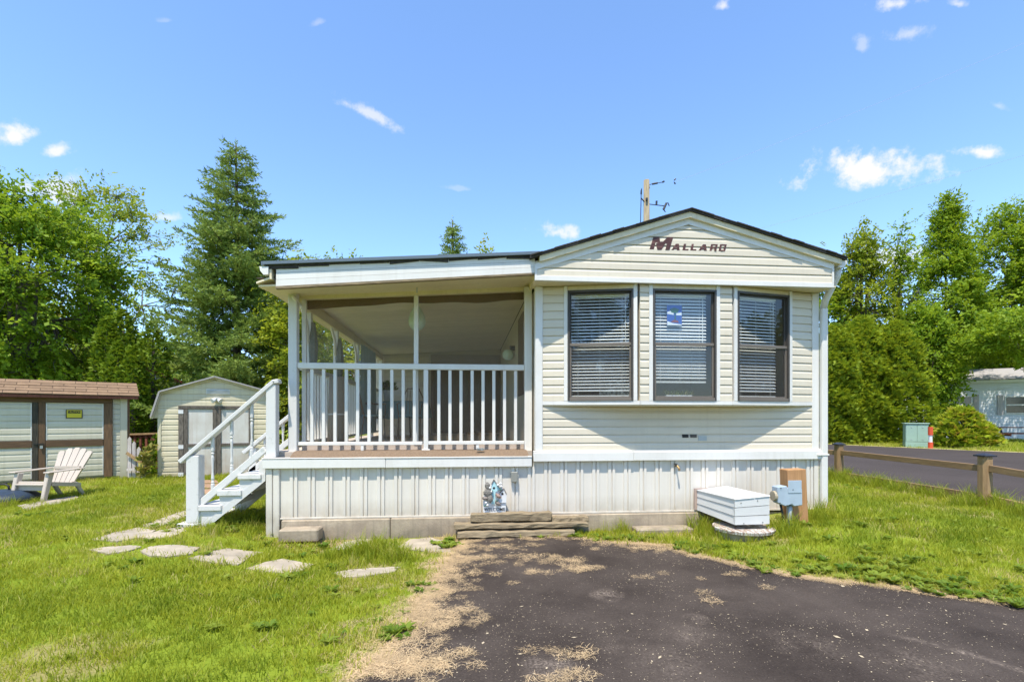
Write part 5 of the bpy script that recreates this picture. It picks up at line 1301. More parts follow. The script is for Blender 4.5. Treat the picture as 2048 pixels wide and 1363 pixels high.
siding(s2, (dxb + .004, .028), (wx1, .028), op[1][1] - .015, dz1 + .018, .108, shed2_v, w=False)
for x in (wx0, wx1 - .07): bx('corner_trim', shed2_v, s2, x, x + .06, .0, .06, -.02, op[1][1] - .02, .004, w=False)
for (i, j) in ((2, 3), (3, 4), (4, 5), (5, 6)):
    a, b_ = op[i], op[j]
    MB().beam((a[0], 1.15, a[1] + .03), (b_[0], 1.15, b_[1] + .03), 2.5, .03, (0, 0, 1)).build('roof', nb_roof, s2, w=False)
    MB().beam((a[0], -.005, a[1] - .0), (b_[0], -.005, b_[1] - .0), .03, .05, (0, 0, 1)).build('rake_trim', shed2_v, s2, w=False)
xmid = QX(434)
bx('door_header', grey_wood, s2, dxa, dxb, -.03, .028, dz1 - .05, dz1 + .012, .004, w=False)
bx('door_jamb', grey_wood, s2, dxa, QX(367), -.03, .028, 0, dz1 - .052, .004, w=False)
for (x0, x1) in ((QX(367.5), xmid - .003), (xmid + .003, dxb)):
    d_ = bx('door', shed_white, s2, x0 + .06, x1 - .06, -.006, .028, .03, dz1 - .055, w=False)
    for xx in (x0, x1 - .075): bx('door_frame', grey_wood, d_, xx, xx + .075, -.028, .027, .02, dz1 - .055, .004, w=False)
    zm_ = QZ(430, 889); bx('door_frame', grey_wood, d_, x0 + .077, x1 - .077, -.025, -.007, zm_ - .03, zm_ + .03, .003, w=False)
for z in (QZ(360, 823), QZ(360, 893), QZ(360, 948)): bx('hinge', pot_m, s2, dxa - .0, dxa + .09, -.037, -.031, z - .04, z + .04, w=False)
vx = QX(436); vz = QZ(436, 783)
vt = bx('vent', white, s2, vx - .22, vx + .22, -.0, .03, vz - .055, vz + .055, .003, w=False)
for k in range(4): bx('louvre', galv, vt, vx - .2, vx + .2, -.012, -.001, vz - .045 + k * .024, vz - .035 + k * .024, w=False)
lx = QX(434); lz = QZ(434, 797)
fl = MB().lathe([(0, 0), (.06, 0), (.06, .02), (0, .02)], (lx, -.02, lz), 10).build('flood_light', pot_m, s2, w=False)
for sx in (-1, 1): MB().tube([(lx, -.02, lz), (lx + sx * .08, -.08, lz - .05)], [.02, .055], 8).build('lamp', pot_m, fl, w=False)

# pickets and red deck rail between the sheds
g0 = ground_at(256, 957)
pf = thing('picket_gate', 'weathered white picket gate between the two sheds', 'gate', tuple(g0))
for k, (px, pyt) in enumerate(((258.5, 873), (267.5, 882), (277, 893), (286, 904))):
    a = at(px - 3.6, 955, g0.y + .05); b_ = at(px + 3.6, pyt, g0.y + .05); xm = (a.x + b_.x) / 2
    MB().prism([(a.x, g0.y + .05, a.z), (b_.x, g0.y + .05, a.z), (b_.x, g0.y + .05, b_.z - .05), (xm, g0.y + .05, b_.z), (a.x, g0.y + .05, b_.z - .05)], (0, .02, 0)).build('picket', picket, pf)
a = at(253, 939, g0.y); b_ = at(291, 937, g0.y)
MB().beam(a, b_, .02, .05).build('rail', picket, pf)
MB().beam(at(253, 905, g0.y), at(284, 926, g0.y), .02, .055).build('brace', fencew, pf)
yd = g0.y + 1.6
dk = thing('deck_railing', 'red stained deck railing behind the picket gate', 'railing', tuple(at(285, 950, yd)))
MB().beam(at(248, 868.5, yd), at(322, 866, yd), .12, .04).build('top_rail', railw, dk)
MB().beam(at(248, 873, yd + .03), at(322, 871, yd + .03), .04, .08).build('sub_rail', redwood, dk)
for px in (252, 261, 270, 281.5, 293, 303.5, 314): 
    a = at(px, 948, yd); b_ = at(px, 871, yd); bx('spindle', redwood, dk, a.x - .022, a.x + .022, yd - .02, yd + .02, max(a.z, 0), b_.z)
MB().beam(at(303, 878, yd - .05), at(318, 885, yd - .05), .03, .06).build('brace', redwood, dk)

# ------------------------------------------------------------------ lawn chair and fire bowl
cp_ = ground_at(88, 1003)
ch = thing('lawn_chair', 'beige plastic slatted armchair on the lawn before the long shed', 'chair', tuple(cp_ + Vector((-.20, .30, 0))), R(-9))
SC = .745
def pl_(pts): return [Vector(p) * SC for p in pts]
for sx in (-1, 1):
    x = sx * .33
    MB().hexa(pl_([(x - .035, -.42, 0), (x + .035, -.42, 0), (x + .035, -.33, 0), (x - .035, -.33, 0)]), pl_([(x - .045, -.30, .56), (x + .045, -.30, .56), (x + .045, -.18, .56), (x - .045, -.18, .56)])).build('leg', plastic, ch, w=False, bevel=.008)
    MB().hexa(pl_([(x * .8 - .03, .52, 0), (x * .8 + .03, .52, 0), (x * .8 + .03, .60, 0), (x * .8 - .03, .60, 0)]), pl_([(x * .8 - .03, .30, .33), (x * .8 + .03, .30, .33), (x * .8 + .03, .42, .30), (x * .8 - .03, .42, .30)])).build('leg', plastic, ch, w=False, bevel=.008)
    MB().hexa(pl_([(x - .03, -.22, .30), (x + .03, -.22, .30), (x * .85 + .03, .46, .20), (x * .85 - .03, .46, .20)]), pl_([(x - .03, -.22, .38), (x + .03, -.22, .38), (x * .85 + .03, .46, .28), (x * .85 - .03, .46, .28)])).build('seat_rail', plastic, ch, w=False)
    MB().hexa(pl_([(sx * .37 - .07, -.36, .565), (sx * .37 + .07, -.36, .565), (sx * .37 + .05, .46, .585), (sx * .37 - .05, .46, .585)]), pl_([(sx * .37 - .07, -.36, .59), (sx * .37 + .07, -.36, .59), (sx * .37 + .05, .46, .61), (sx * .37 - .05, .46, .61)])).build('armrest', plastic, ch, w=False, bevel=.008)
for k in range(5):
    t_ = k / 4; y0 = -.36 + t_ * .62; z0 = .375 - t_ * .10 - (.05 if k == 0 else 0)
    MB().hexa(pl_([(-.30, y0, z0), (.30, y0, z0), (.30, y0 + .14, z0 - .015 + (.04 if k == 0 else 0)), (-.30, y0 + .14, z0 - .015 + (.04 if k == 0 else 0))]), pl_([(-.30, y0, z0 + .02), (.30, y0, z0 + .02), (.30, y0 + .14, z0 + .005 + (.04 if k == 0 else 0)), (-.30, y0 + .14, z0 + .005 + (.04 if k == 0 else 0))])).build('seat_slat', plastic, ch, w=False)
for k in range(5):
    a = k - 2; b0 = a * .105; b1 = a * .158; top = 1.02 - .035 * a * a * .5; hw0, hw1 = .048, .072
    yb_, zb_ = .30, .25; yt_ = .30 + (top - .25) * .50
    MB().prism(pl_([(b0 - hw0, yb_, zb_), (b0 + hw0, yb_, zb_), (b1 + hw1, yt_ - .02, top - .04), (b1 + hw1 * .6, yt_, top), (b1 - hw1 * .6, yt_, top), (b1 - hw1, yt_ - .02, top - .04)]), Vector((0, .022, -.008))).build('back_slat', plastic, ch, w=False)
MB().beam(Vector((-.29, .46, .60)) * SC, Vector((.29, .46, .60)) * SC, .03, .05).build('back_rail', plastic, ch, w=False)
MB().beam(Vector((-.33, -.28, .30)) * SC, Vector((.33, -.28, .30)) * SC, .03, .14).build('front_apron', plastic, ch, w=False, bevel=.008)
fpp = ground_at(5, 1003)
fb = thing('fire_bowl', 'dark blue domed lid of a fire bowl on the lawn', 'fire bowl', tuple(fpp))
MB().lathe([(0, .02), (.41, .02), (.43, .05), (.42, .085), (.36, .13), (.24, .165), (.1, .18), (0, .182)], tuple(fpp), 26).build('lid', navy, fb, smooth=True)
MB().lathe([(.40, .0), (.45, .03), (.455, .05), (.44, .06), (.425, .045)], tuple(fpp), 26).build('rim', black, fb, smooth=True)
MB().tube([fpp + Vector(v) for v in ((-.09, 0, .175), (-.085, 0, .235), (-.04, 0, .262), (.04, 0, .262), (.085, 0, .235), (.09, 0, .175))], .014, 7).build('handle', black, fb, smooth=True)

# ------------------------------------------------------------------ utility pole and wires
pb = far_at(1293, 25.5)
up_ = thing('utility_pole', 'weathered wooden utility pole with insulators rising behind the roof', 'utility pole', tuple(pb))
pz = lambda y: z_of(y, pb); pxx = lambda x, o=0: far_at(x, 25.5 + o)
dP = depth(pb) / 1000
MB().tube([(pb.x, pb.y, 0), (pb.x, pb.y, pz(600)), (pb.x, pb.y, pz(360.5))], [.20, .18, .145], 12).build('pole', pole_w, up_, smooth=True)
def pp2(x, y, o=0.0): 
    p = far_at(x, 25.5 + o); p.z = EYE + (835 - y) / 1000 * depth(p); return p
arm = MB().tube([pp2(1296, 408), pp2(1331, 412)], .022, 6).build('cross_arm', darkmetal, up_)
MB().tube([pp2(1312.8, 410), pp2(1313.2, 402)], [.05, .055], 8).build('insulator', darkmetal, arm)
MB().tube([pp2(1327, 419), pp2(1333, 406)], [.06, .055], 8).build('insulator', darkmetal, arm)
MB().tube([pp2(1332, 407), pp2(1336, 405.5), pp2(1338.5, 412)], .028, 6).build('clamp', darkmetal, arm)
MB().tube([pp2(1327, 419), pp2(1331, 424)], .025, 6).build('clamp', darkmetal, arm)
a2 = MB().tube([pp2(1297, 370), pp2(1304, 368), pp2(1327, 364)], .018, 6).build('stay', darkmetal, up_)
MB().tube([pp2(1304.5, 368), pp2(1315, 366)], .05, 8).build('insulator', darkmetal, a2)
MB().tube([pp2(1325, 364.5), pp2(1328.5, 362.5)], .045, 7).build('insulator', darkmetal, a2)
MB().tube([pp2(1297, 371), pp2(1298, 377)], .05, 7).build('bracket', darkmetal, up_)
MB().tube([pp2(1281, 450, -.1), pp2(1282.5, 380, -.1)], .022, 6).build('riser', darkmetal, up_)
MB().tube([pp2(1282.3, 388, -.1), pp2(1282.6, 381, -.1), pp2(1283.5, 376, -.1)], [.045, .04, .012], 7).build('riser_head', darkmetal, up_)
MB().tube([pp2(1282, 396, -.1), pp2(1290, 405, -.05), pp2(1293, 409, .0)], .03, 6).build('strut', darkmetal, up_)
MB().tube([pp2(1293.5, 401, -.2), pp2(1293.5, 396, -.2)], .06, 7).build('bolt', darkmetal, up_)
wv1 = pp2(1331, 362)
w1 = thing('power_line', 'thin overhead wire climbing to the upper right of the sky', 'wire', tuple(pp2(1338, 380)))
def wire(par, p, q_, sag, r):
    pts = [lerp(p, q_, k / 14) + Vector((0, 0, -sag * 4 * (k / 14) * (1 - k / 14))) for k in range(15)]
    MB().tube(pts, r, 4, cap=False).build('strand', galv, par)
e1 = far_at(2500, 22); e1.z = EYE + (835 + 110) / 1000 * depth(e1)
wire(w1, pp2(1350, 364), e1, .25, .007)
jm = thing('line_connector', 'black connector on the overhead wire right of the pole', 'connector', tuple(pp2(1350, 366)))
MB().tube([pp2(1348.5, 360), pp2(1351.5, 357.5)], .035, 6).build('clip', darkmetal, jm); MB().tube([pp2(1348.5, 365), pp2(1351, 368)], .035, 6).build('clip', darkmetal, jm); MB().tube([pp2(1348.6, 360), pp2(1348.0, 363), pp2(1348.6, 365)], .01, 5).build('clip', darkmetal, jm)
w2_ = thing('power_line', 'lower overhead wire passing above the right hand trees', 'wire', tuple(pp2(1340, 410)))
e2 = far_at(2500, 24); e2.z = EYE + (835 - 175) / 1000 * depth(e2)
wire(w2_, pp2(1500, 462, 2), e2, .15, .007)
# ------------------------------------------------------------------ trees
def nrm(a): return a / np.maximum(np.linalg.norm(a, axis=-1, keepdims=True), 1e-9)
def broadleaf(name, lab, loc, H, rad, mat, bmat, seed, nleaf=30000, leaf=.075, base=.25, shape=1.0, lean=(0, 0), twigs=260, flat=.55, group=None, spread=.32, top=.5, cat='tree', open_=0.0, trunk_r=None, vfan=False):
    """trunk, limbs and branches grown towards points in an uneven crown, leaves round the twig ends"""
    g = np.random.default_rng(seed); rr = random.Random(seed)
    root = thing(name, lab, cat, tuple(loc), 0, group)
    z0 = base * H; zc = z0 + (H - z0) * top; 
    lob = g.normal(size=(7, 3)); lob = nrm(lob); lobw = .25 * g.random(7)
    def crown(n, rmin, rmax):
        d = nrm(g.normal(size=(n, 3))); 
        bump = 1 + (np.maximum(d @ lob.T, 0) ** 4 * lobw).sum(1) - .12
        r = (rmin ** 3 + (rmax ** 3 - rmin ** 3) * g.random(n)) ** (1 / 3) * bump
        p = d * r[:, None]
        zz = np.where(p[:, 2] > 0, p[:, 2] * (H - zc), p[:, 2] * (zc - z0))
        rel = np.clip((zc + zz - z0) / (H - z0), 0, 1)
        taper = 1 - (1 - 1 / max(shape, 1e-3)) * rel if shape > 1 else 1.0
        P = np.stack([p[:, 0] * rad * taper, p[:, 1] * rad * taper, zc + zz], 1)
        P[:, 0] += lean[0] * rel; P[:, 1] += lean[1] * rel
        return P
    L1 = crown(9, .35, .5); L2 = crown(46, .55, .8); L3 = crown(twigs, .62, 1.02)
    mb = MB(); tr = trunk_r or .022 * H
    ttop = np.array([lean[0] * .6, lean[1] * .6, z0 + (H - z0) * .72])
    tp_ = [Vector((0, 0, -.1)), Vector((rr.uniform(-.05, .05) * H * .2, 0, z0 * .5)), Vector((ttop[0] * .4, ttop[1] * .4, z0 + (H - z0) * .3)), Vector(ttop)]
    mb.tube(tp_, [tr * 1.2, tr, tr * .7, tr * .2], 8)
    mb.build('trunk', bmat, root, w=False, smooth=True)
    mb = MB()
    tz = np.linspace(.55, .95, 9)
    def trunk_pt(f):
        k = f * 3; i = min(int(k), 2); return tp_[i].lerp(tp_[i + 1], k - i)
    n1 = []
    for i, p in enumerate(L1):
        s = trunk_pt(.28 + .55 * max(0, min(1, (p[2] - z0) / (H - z0))) * .8); e = Vector(p); m = s.lerp(e, .5) + Vector((0, 0, -.08 * (e - s).length + .0)) + Vector((rr.uniform(-.1, .1), rr.uniform(-.1, .1), 0))
        mb.tube([s, m, e], [tr * .5, tr * .33, tr * .2], 6, cap=False)
    nodes = L1
    for p in L2:
        d = np.linalg.norm((nodes - p) * np.array([1, 1, 1.2]), axis=1) + 2.0 * (nodes[:, 2] > p[2] + .3)
        s = Vector(nodes[d.argmin()]); e = Vector(p); m = s.lerp(e, .5) + Vector((rr.uniform(-.1, .1), rr.uniform(-.1, .1), rr.uniform(-.05, .1) * (e - s).length))
        mb.tube([s, m, e], [tr * .2, tr * .15, tr * .08], 5, cap=False)
    dirs = np.zeros_like(L3); starts = np.zeros_like(L3)
    for i, p in enumerate(L3):
        d = np.linalg.norm(L2 - p, axis=1); s = L2[d.argmin()]; starts[i] = s; dirs[i] = p - s
        mb.tube([Vector(s), Vector(s).lerp(Vector(p), .5) + Vector((rr.uniform(-.06, .06), rr.uniform(-.06, .06), .04)), Vector(p)], [tr * .075, tr * .05, tr * .02], 4, cap=False)
    mb.build('limbs', bmat, root, w=False, smooth=True)
    # leaves: on the outer part of each twig, in flattened sprays
    keep = np.nonzero(g.random(len(L3)) > open_)[0]
    per = 7; ns = nleaf // per; nleaf = ns * per
    wgt = .3 + g.random(len(keep)) ** 1.5; idx = g.choice(keep, ns, p=wgt / wgt.sum())
    t_ = .35 + .85 * g.random(ns) ** .75
    c = starts[idx] + dirs[idx] * t_[:, None] + g.normal(size=(ns, 3)) * spread * np.array([1, 1, flat])
    od = nrm(c - np.array([lean[0] * .4, lean[1] * .4, zc]))
    sd_ = nrm(od * .7 + g.normal(size=(ns, 3)) * .7 + np.array([0, 0, -.15]))              # each spray's axis
    pn = nrm(np.array([0, 0, 1.0]) + od * .35 + g.normal(size=(ns, 3)) * .42)               # and its plane
    sx = nrm(np.cross(sd_, pn)); ssz = leaf * (.6 + .8 * g.random(ns))
    ti0 = .20 + .40 * g.random(len(L3))[idx] + .30 * g.random(ns)
    V = []; T = []
    for k in range(per):
        q_ = k / (per - 1) - .35; side = (-1) ** k * (.35 if k < per - 1 else 0)
        ax = nrm(sd_ + sx * side * 2.2 + g.normal(size=(ns, 3)) * .3)
        cc = c + sd_ * (ssz * 4.2 * q_)[:, None] + sx * (ssz * side * 2.6)[:, None] + pn * (g.normal(size=ns) * ssz * .5)[:, None]
        sz = ssz * (.7 + .6 * g.random(ns)); w_ = nrm(np.cross(ax, pn + g.normal(size=(ns, 3)) * .38))
        V.append(np.stack([cc - ax * sz[:, None], cc + w_ * sz[:, None] * .6, cc + ax * sz[:, None], cc - w_ * sz[:, None] * .6], 1).reshape(-1, 3))
        T.append(np.repeat(np.clip(ti0 + .10 * g.normal(size=ns), 0, 1), 4))
    v = np.concatenate(V); ti = np.concatenate(T)
    mesh_np('crown', v, np.arange(nleaf * 4).reshape(-1, 4), mat, root, tint=ti)
    return root
def spruce(name, lab, loc, H, rad, seed, dens=52, mat=None, skirt_z=.08, group=None, nl=.05):
    g = np.random.default_rng(seed); root = thing(name, lab, 'tree', tuple(loc), 0, group)
    mb = MB(); mb.tube([(0, 0, -.1), (.03, .02, H * .5), (0, 0, H * .985)], [.017 * H, .010 * H, .002 * H], 8); mb.build('trunk', bark, root, w=False, smooth=True)
    bm_ = MB(); P0 = []; P1 = []; shade = []
    z = skirt_z * H; k = 0
    while z < H * .965:
        f = z / H; nb_ = 6 if f < .75 else 5
        L0 = rad * (1 - f) ** .74 * (1 if f > .12 else .95) + .05
        for j in range(nb_):
            az = k * 2.4 + j * 2 * math.pi / nb_ + g.uniform(-.35, .35); L = L0 * g.uniform(.55, 1.15)
            zz = z + g.uniform(-.1, .1)
            pit = -.30 + .46 * f + g.uniform(-.12, .12)
            d = np.array([math.cos(az), math.sin(az), 0]); n_ = 7; pts = []
            for i in range(n_):
                s = i / (n_ - 1); pts.append(d * L * s + np.array([0, 0, zz + L * (pit * s + .34 * s * s * (1 - f * .7))]))
            pts = np.array(pts)
            bm_.tube([Vector(p) for p in pts], [.03 * (L / rad) + .008, .02 * (L / rad) + .007, .016 * (L / rad) + .006, .012, .009, .006, .004], 4, cap=False)
            sd = np.array([-d[1], d[0], 0]); s = .18
            while s < 1.0:
                i = min(int(s * (n_ - 1)), n_ - 2); fr = s * (n_ - 1) - i; b0 = pts[i] * (1 - fr) + pts[i + 1] * fr
                tl = (.42 * L * (1 - s) ** .8 + .14) * g.uniform(.6, 1.1)
                for sg in (-1, 1):
                    dr_ = nrm(d * .75 + sd * sg * .85 + np.array([0, 0, g.uniform(-.40, .12)]))
                    m = b0 + dr_ * tl * .55; e = b0 + dr_ * tl + np.array([0, 0, .10 * tl])
                    P0 += [b0, m]; P1 += [m, e]; sh_ = g.random(); shade += [sh_, sh_]
                    if tl > .38:
                        for q_ in (.35, .65):
                            c = b0 + (m - b0) * q_ * 1.6; e2 = c + nrm(dr_ + sd * sg * .7 * (1 if q_ < .5 else -1) + np.array([0, 0, -.3])) * tl * .38
                            P0.append(c); P1.append(e2); shade.append(sh_)
                s += .10 / max(L, .3) * 1.15
            P0 += [pts[i] for i in range(1, n_ - 1)]; P1 += [pts[i + 1] for i in range(1, n_ - 1)]; shade += [.8] * (n_ - 2)
        z += max(.19, .40 * (1 - f)); k += 1
    P0.append(np.array([0, 0, H * .90])); P1.append(np.array([0, 0, H])); shade.append(.9)
    bm_.build('branches', bark, root, w=False)
    P0 = np.array(P0); P1 = np.array(P1); shade = np.array(shade); ln = np.linalg.norm(P1 - P0, axis=1)
    cnt = np.maximum(2, (ln * dens).astype(int)); idx = np.repeat(np.arange(len(P0)), cnt); N = len(idx)
    t_ = g.random(N); dd = nrm(P1 - P0)[idx]; c = P0[idx] + (P1 - P0)[idx] * t_[:, None]
    ra = nrm(np.cross(dd, g.normal(size=(N, 3)))); ax = nrm(dd * .9 + ra * .8 + np.array([0, 0, .15]))
    sz = nl * (.7 + .6 * g.random(N)); c = c + ax * sz[:, None] * .8
    v, fa = leaf_cloud(c, ax, sz, sz * .24)
    ti = np.clip(.15 + .5 * shade[idx] + .45 * g.random(N), 0, 1)
    mesh_np('crown', v, fa, mat or lf_spruce, root, tint=np.repeat(ti, 4))
    return root
def cedar(name, lab, loc, H, rx, ry, seed, nf=5200, mat=None, fan_s=.16, group=None, shape='cone', cat='tree', rz=0.0):
    """dense body of drooping flat sprays over a tapering column"""
    g = np.random.default_rng(seed); root = thing(name, lab, cat, tuple(loc), rz, group)
    mb = MB(); mb.tube([(0, 0, -.1), (0, 0, H * .5), (0, 0, H * .93)], [.02 * H, .013 * H, .004 * H], 7)
    for k in range(24):
        a = g.uniform(0, 6.28); zz = H * g.uniform(.1, .8); r = .6 * min(rx, ry) * (1 - zz / H)
        mb.tube([(0, 0, zz), (r * math.cos(a), r * math.sin(a), zz + .25)], [.03, .012], 4, cap=False)
    mb.build('trunk', bark, root, w=False)
    f = g.random(nf) ** (1.25 if shape == 'cone' else 1.0); a = g.random(nf) * 2 * math.pi
    if shape == 'cone': prof = np.clip((1 - f) ** .75, .02, 1) * np.clip(.72 + f * 2.2, 0, 1)
    elif shape == 'dome': prof = np.clip(1 - f ** 2.1, .0, 1) ** .55 * np.clip(.8 + f * 1.2, 0, 1)
    else: prof = np.clip((1 - f) * 4.5, .02, 1) ** .6 * (.82 + .18 * np.sin(f * 3.1))
    lump = 1 + .20 * np.sin(a * 3 + f * 9 + seed) * np.sin(a * 2 - f * 13) + .09 * np.sin(a * 7 + f * 23) + g.normal(size=nf) * .05
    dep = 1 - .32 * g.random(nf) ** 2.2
    x = np.cos(a) * rx * prof * lump * dep; y = np.sin(a) * ry * prof * lump * dep; z = f * H * (.97 + .05 * g.random(nf)) + .05
    c0 = np.stack([x, y, z], 1); outw = nrm(np.stack([np.cos(a) / rx, np.sin(a) / ry, .25 + 0 * a], 1))
    tang = nrm(np.cross(outw, np.array([0, 0, 1.0]))); main = nrm(outw * .8 + np.array([0, 0, .35]) + g.normal(size=(nf, 3)) * .4)
    V = []; T = []; n = 6
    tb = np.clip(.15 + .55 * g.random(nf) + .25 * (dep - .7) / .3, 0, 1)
    pl_n = nrm(np.cross(main, tang + g.normal(size=(nf, 3)) * .5))
    sidev = nrm(np.cross(pl_n, main))
    for k in range(n):
        s = (k - (n - 1) / 2) / ((n - 1) / 2); ax = nrm(main + sidev * s * 1.1 + np.array([0, 0, -.25 * abs(s)]))
        L = fan_s * (1 - .35 * abs(s)) * (.7 + .6 * g.random(nf)); c = c0 + ax * L[:, None] * .55
        fold = pl_n
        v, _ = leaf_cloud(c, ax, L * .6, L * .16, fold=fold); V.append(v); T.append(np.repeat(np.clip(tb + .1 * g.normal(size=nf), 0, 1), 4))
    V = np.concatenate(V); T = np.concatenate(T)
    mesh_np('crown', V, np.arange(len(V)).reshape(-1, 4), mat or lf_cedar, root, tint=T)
    return root
def ztop(py, p): return z_of(py, p) - p.z

# left group
p = far_at(472, 14.6); spruce('spruce_tree', 'tall blue green spruce behind the barn shed', p, ztop(278, p), 3.15, 11, dens=64, nl=.052, skirt_z=.15)
p = far_at(40, 14.2); broadleaf('maple_tree', 'dense bright green maple at the left edge behind long shed', p, ztop(345, p), 2.5, lf_maple, bark, 21, nleaf=62000, leaf=.052, base=.12, twigs=480, top=.5, spread=.22, flat=.45)
p = far_at(-150, 15); broadleaf('maple_tree', 'darker maple cut by the left edge of the picture', p, ztop(400, p), 2.6, lf_maple, bark, 22, nleaf=26000, leaf=.07, base=.08, twigs=240, spread=.32)
p = far_at(190, 18); broadleaf('thin_maple_tree', 'thin crowned maple with bare twigs between dense maple and spruce', p, ztop(318, p), 2.5, lf_sparse, barkg, 23, nleaf=15000, leaf=.055, base=.22, twigs=300, spread=.20, flat=.45, open_=.2, top=.52, lean=(.2, 0), trunk_r=.13)
for k, (px, d, py, r_, lab) in enumerate(((214, 13.6, 640, .34, 'leftmost narrow cedar behind the long shed roof'), (247, 13.9, 625, .38, 'tallest narrow cedar behind the long shed roof end'), (236, 13.2, 690, .33, 'short narrow cedar in front of the taller pair'), (266, 13.1, 700, .30, 'slim narrow cedar beside the shed roof corner'), (306, 13.7, 650, .38, 'narrow cedar left of the spruce above the pickets'), (292, 15.6, 752, .5, 'low bushy cedar between the two sheds'))):
    p = far_at(px, d); cedar('narrow_cedar', lab, p, ztop(py, p), r_, r_, 40 + k, nf=3000, mat=lf_column, fan_s=.085, shape='column', group='narrow cedars behind the sheds')
p = far_at(598, 13.6); broadleaf('yellow_green_tree', 'yellow green young tree between spruce and porch', p, ztop(512, p), 0.75, lf_yellow, barkg, 31, nleaf=17000, leaf=.05, base=.08, twigs=200, spread=.22)
p = far_at(655, 21); broadleaf('porch_side_tree', 'green tree seen through the side of the porch', p, ztop(560, p), 2.9, lf_yellow, barkg, 32, nleaf=15000, leaf=.09, base=.06, twigs=200)
p = far_at(380, 24); broadleaf('back_tree', 'low green tree far behind the barn shed roof', p, ztop(690, p), 3.2, lf_maple, bark, 33, nleaf=20000, leaf=.085, base=.03, twigs=200)
p = far_at(250, 27); broadleaf('back_tree', 'broad low tree far behind the narrow cedars', p, ztop(670, p), 3.4, lf_sparse, bark, 34, nleaf=20000, leaf=.085, base=.03, twigs=200)
p = far_at(60, 26); broadleaf('back_tree', 'broad tree far behind the dense maple', p, ztop(560, p), 3.6, lf_maple, bark, 35, nleaf=20000, leaf=.10, base=.03, twigs=220)
p = far_at(905, 27); spruce('small_spruce_tree', 'spruce tip showing above the porch roof', p, ztop(433, p), 2.6, 12, dens=22, nl=.085, skirt_z=.3)
p = far_at(975, 28); broadleaf('thin_tree', 'thin twiggy treetop just above the porch roof beside the spruce tip', p, ztop(474, p), 1.3, lf_sparse, barkg, 36, nleaf=1800, leaf=.09, base=.3, twigs=90, open_=.4)
p = far_at(680, 27); broadleaf('thin_tree', 'twiggy treetop peeping over the left of porch roof', p, ztop(505, p), 2.4, lf_sparse, barkg, 37, nleaf=5000, leaf=.09, base=.2, twigs=140, open_=.3)
# right group
for k, (px, d, py, rx_, ry_, sd_, lab) in enumerate(((1668, 23.2, 655, 1.6, 1.3, 51, 'clipped cedar mass next to the downspout across the road'), (1725, 23.4, 640, 1.7, 1.3, 52, 'broad cedar in the middle of the cedar mass'), (1790, 23.2, 648, 1.45, 1.3, 53, 'rounded cedar at right end of mass behind transformer'))):
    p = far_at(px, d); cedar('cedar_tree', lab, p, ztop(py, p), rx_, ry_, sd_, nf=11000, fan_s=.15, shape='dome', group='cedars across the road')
p = far_at(1722, 28); broadleaf('leaning_tree', 'olive green tree with ragged top right of the gable', p, ztop(440, p), 1.7, lf_yellow, bark, 61, nleaf=15000, leaf=.08, base=.2, twigs=210, spread=.34, flat=.4, shape=1.9)
p = far_at(1800, 28); broadleaf('thin_tree', 'thin twiggy treetop between olive tree and tall airy tree', p, ztop(445, p), 1.7, lf_airy, barkg, 62, nleaf=9000, leaf=.075, base=.15, twigs=190, open_=.25, shape=2.2)
p = far_at(1655, 30); broadleaf('back_tree', 'bright tree behind the gutter at right of the gable', p, ztop(520, p), 2.2, lf_airy, bark, 63, nleaf=16000, leaf=.1, base=.05, twigs=190)
p = far_at(1888, 29.0); broadleaf('airy_tree', 'tall airy bright green tree with pointed feathery top', p, ztop(362, p), 2.7, lf_airy, barkg, 64, nleaf=46000, leaf=.072, base=.20, trunk_r=.10, twigs=420, spread=.24, flat=.7, shape=4.5, lean=(.5, .2), top=.38)
p = far_at(2025, 30); broadleaf('airy_tree', 'full bright green tree at the right edge above neighbour roof', p, ztop(418, p), 3.3, lf_airy, barkg, 65, nleaf=46000, leaf=.08, trunk_r=.12, base=.2, twigs=420, spread=.32, flat=.6, shape=1.3)
p = far_at(2085, 23.0); broadleaf('airy_tree', 'low spreading boughs hanging over the neighbour roof', p, ztop(600, p), 3.1, lf_airy, barkg, 66, nleaf=30000, leaf=.06, trunk_r=.06, base=.56, twigs=260, spread=.24, flat=.35)
p = far_at(1852, 26.5); broadleaf('dark_tree', 'shadowed green tree between cedar mass and neighbour home', p, ztop(600, p), 1.4, lf_maple, bark, 67, nleaf=20000, leaf=.08, base=.03, twigs=220)
p = far_at(2150, 29); broadleaf('back_tree', 'large tree beyond the right edge of picture', p, ztop(460, p), 5.0, lf_airy, bark, 68, nleaf=16000, leaf=.18, base=.05, twigs=220)
p = far_at(1924, 19.6); cedar('golden_shrub', 'golden green spreading shrub beside the marker post', p, 1.5, .85, .8, 71, nf=1100, mat=lf_shrub, fan_s=.19, shape='dome', cat='shrub')
p = far_at(1956, 19.5); cedar('golden_shrub', 'low golden shrub bough reaching right toward the picnic table', p, .95, .65, .6, 72, nf=650, mat=lf_shrub, fan_s=.19, shape='dome', cat='shrub')
# far woods, one mass
g = np.random.default_rng(5)
N = 46000; az = g.uniform(-62, 64, N); dist = 55 + 18 * g.random(N); hgt = (4.6 + 2.2 * np.sin(az * .31) + 1.6 * np.sin(az * .83 + 1) + 1.0 * np.sin(az * 2.1))
zz = hgt * g.random(N) ** .6; a_ = np.radians(az) 
c = np.stack([np.sin(a_) * dist, np.cos(a_) * dist, zz], 1)
v, fa = leaf_cloud(c, g.normal(size=(N, 3)), .42, .30)
woods = mesh_np('far_woods', v, fa, lf_maple, None, tint=np.repeat(np.clip(.2 + .6 * g.random(N), 0, 1), 4)); setp(woods, 'far belt of woods on the horizon', None, None, 'stuff')
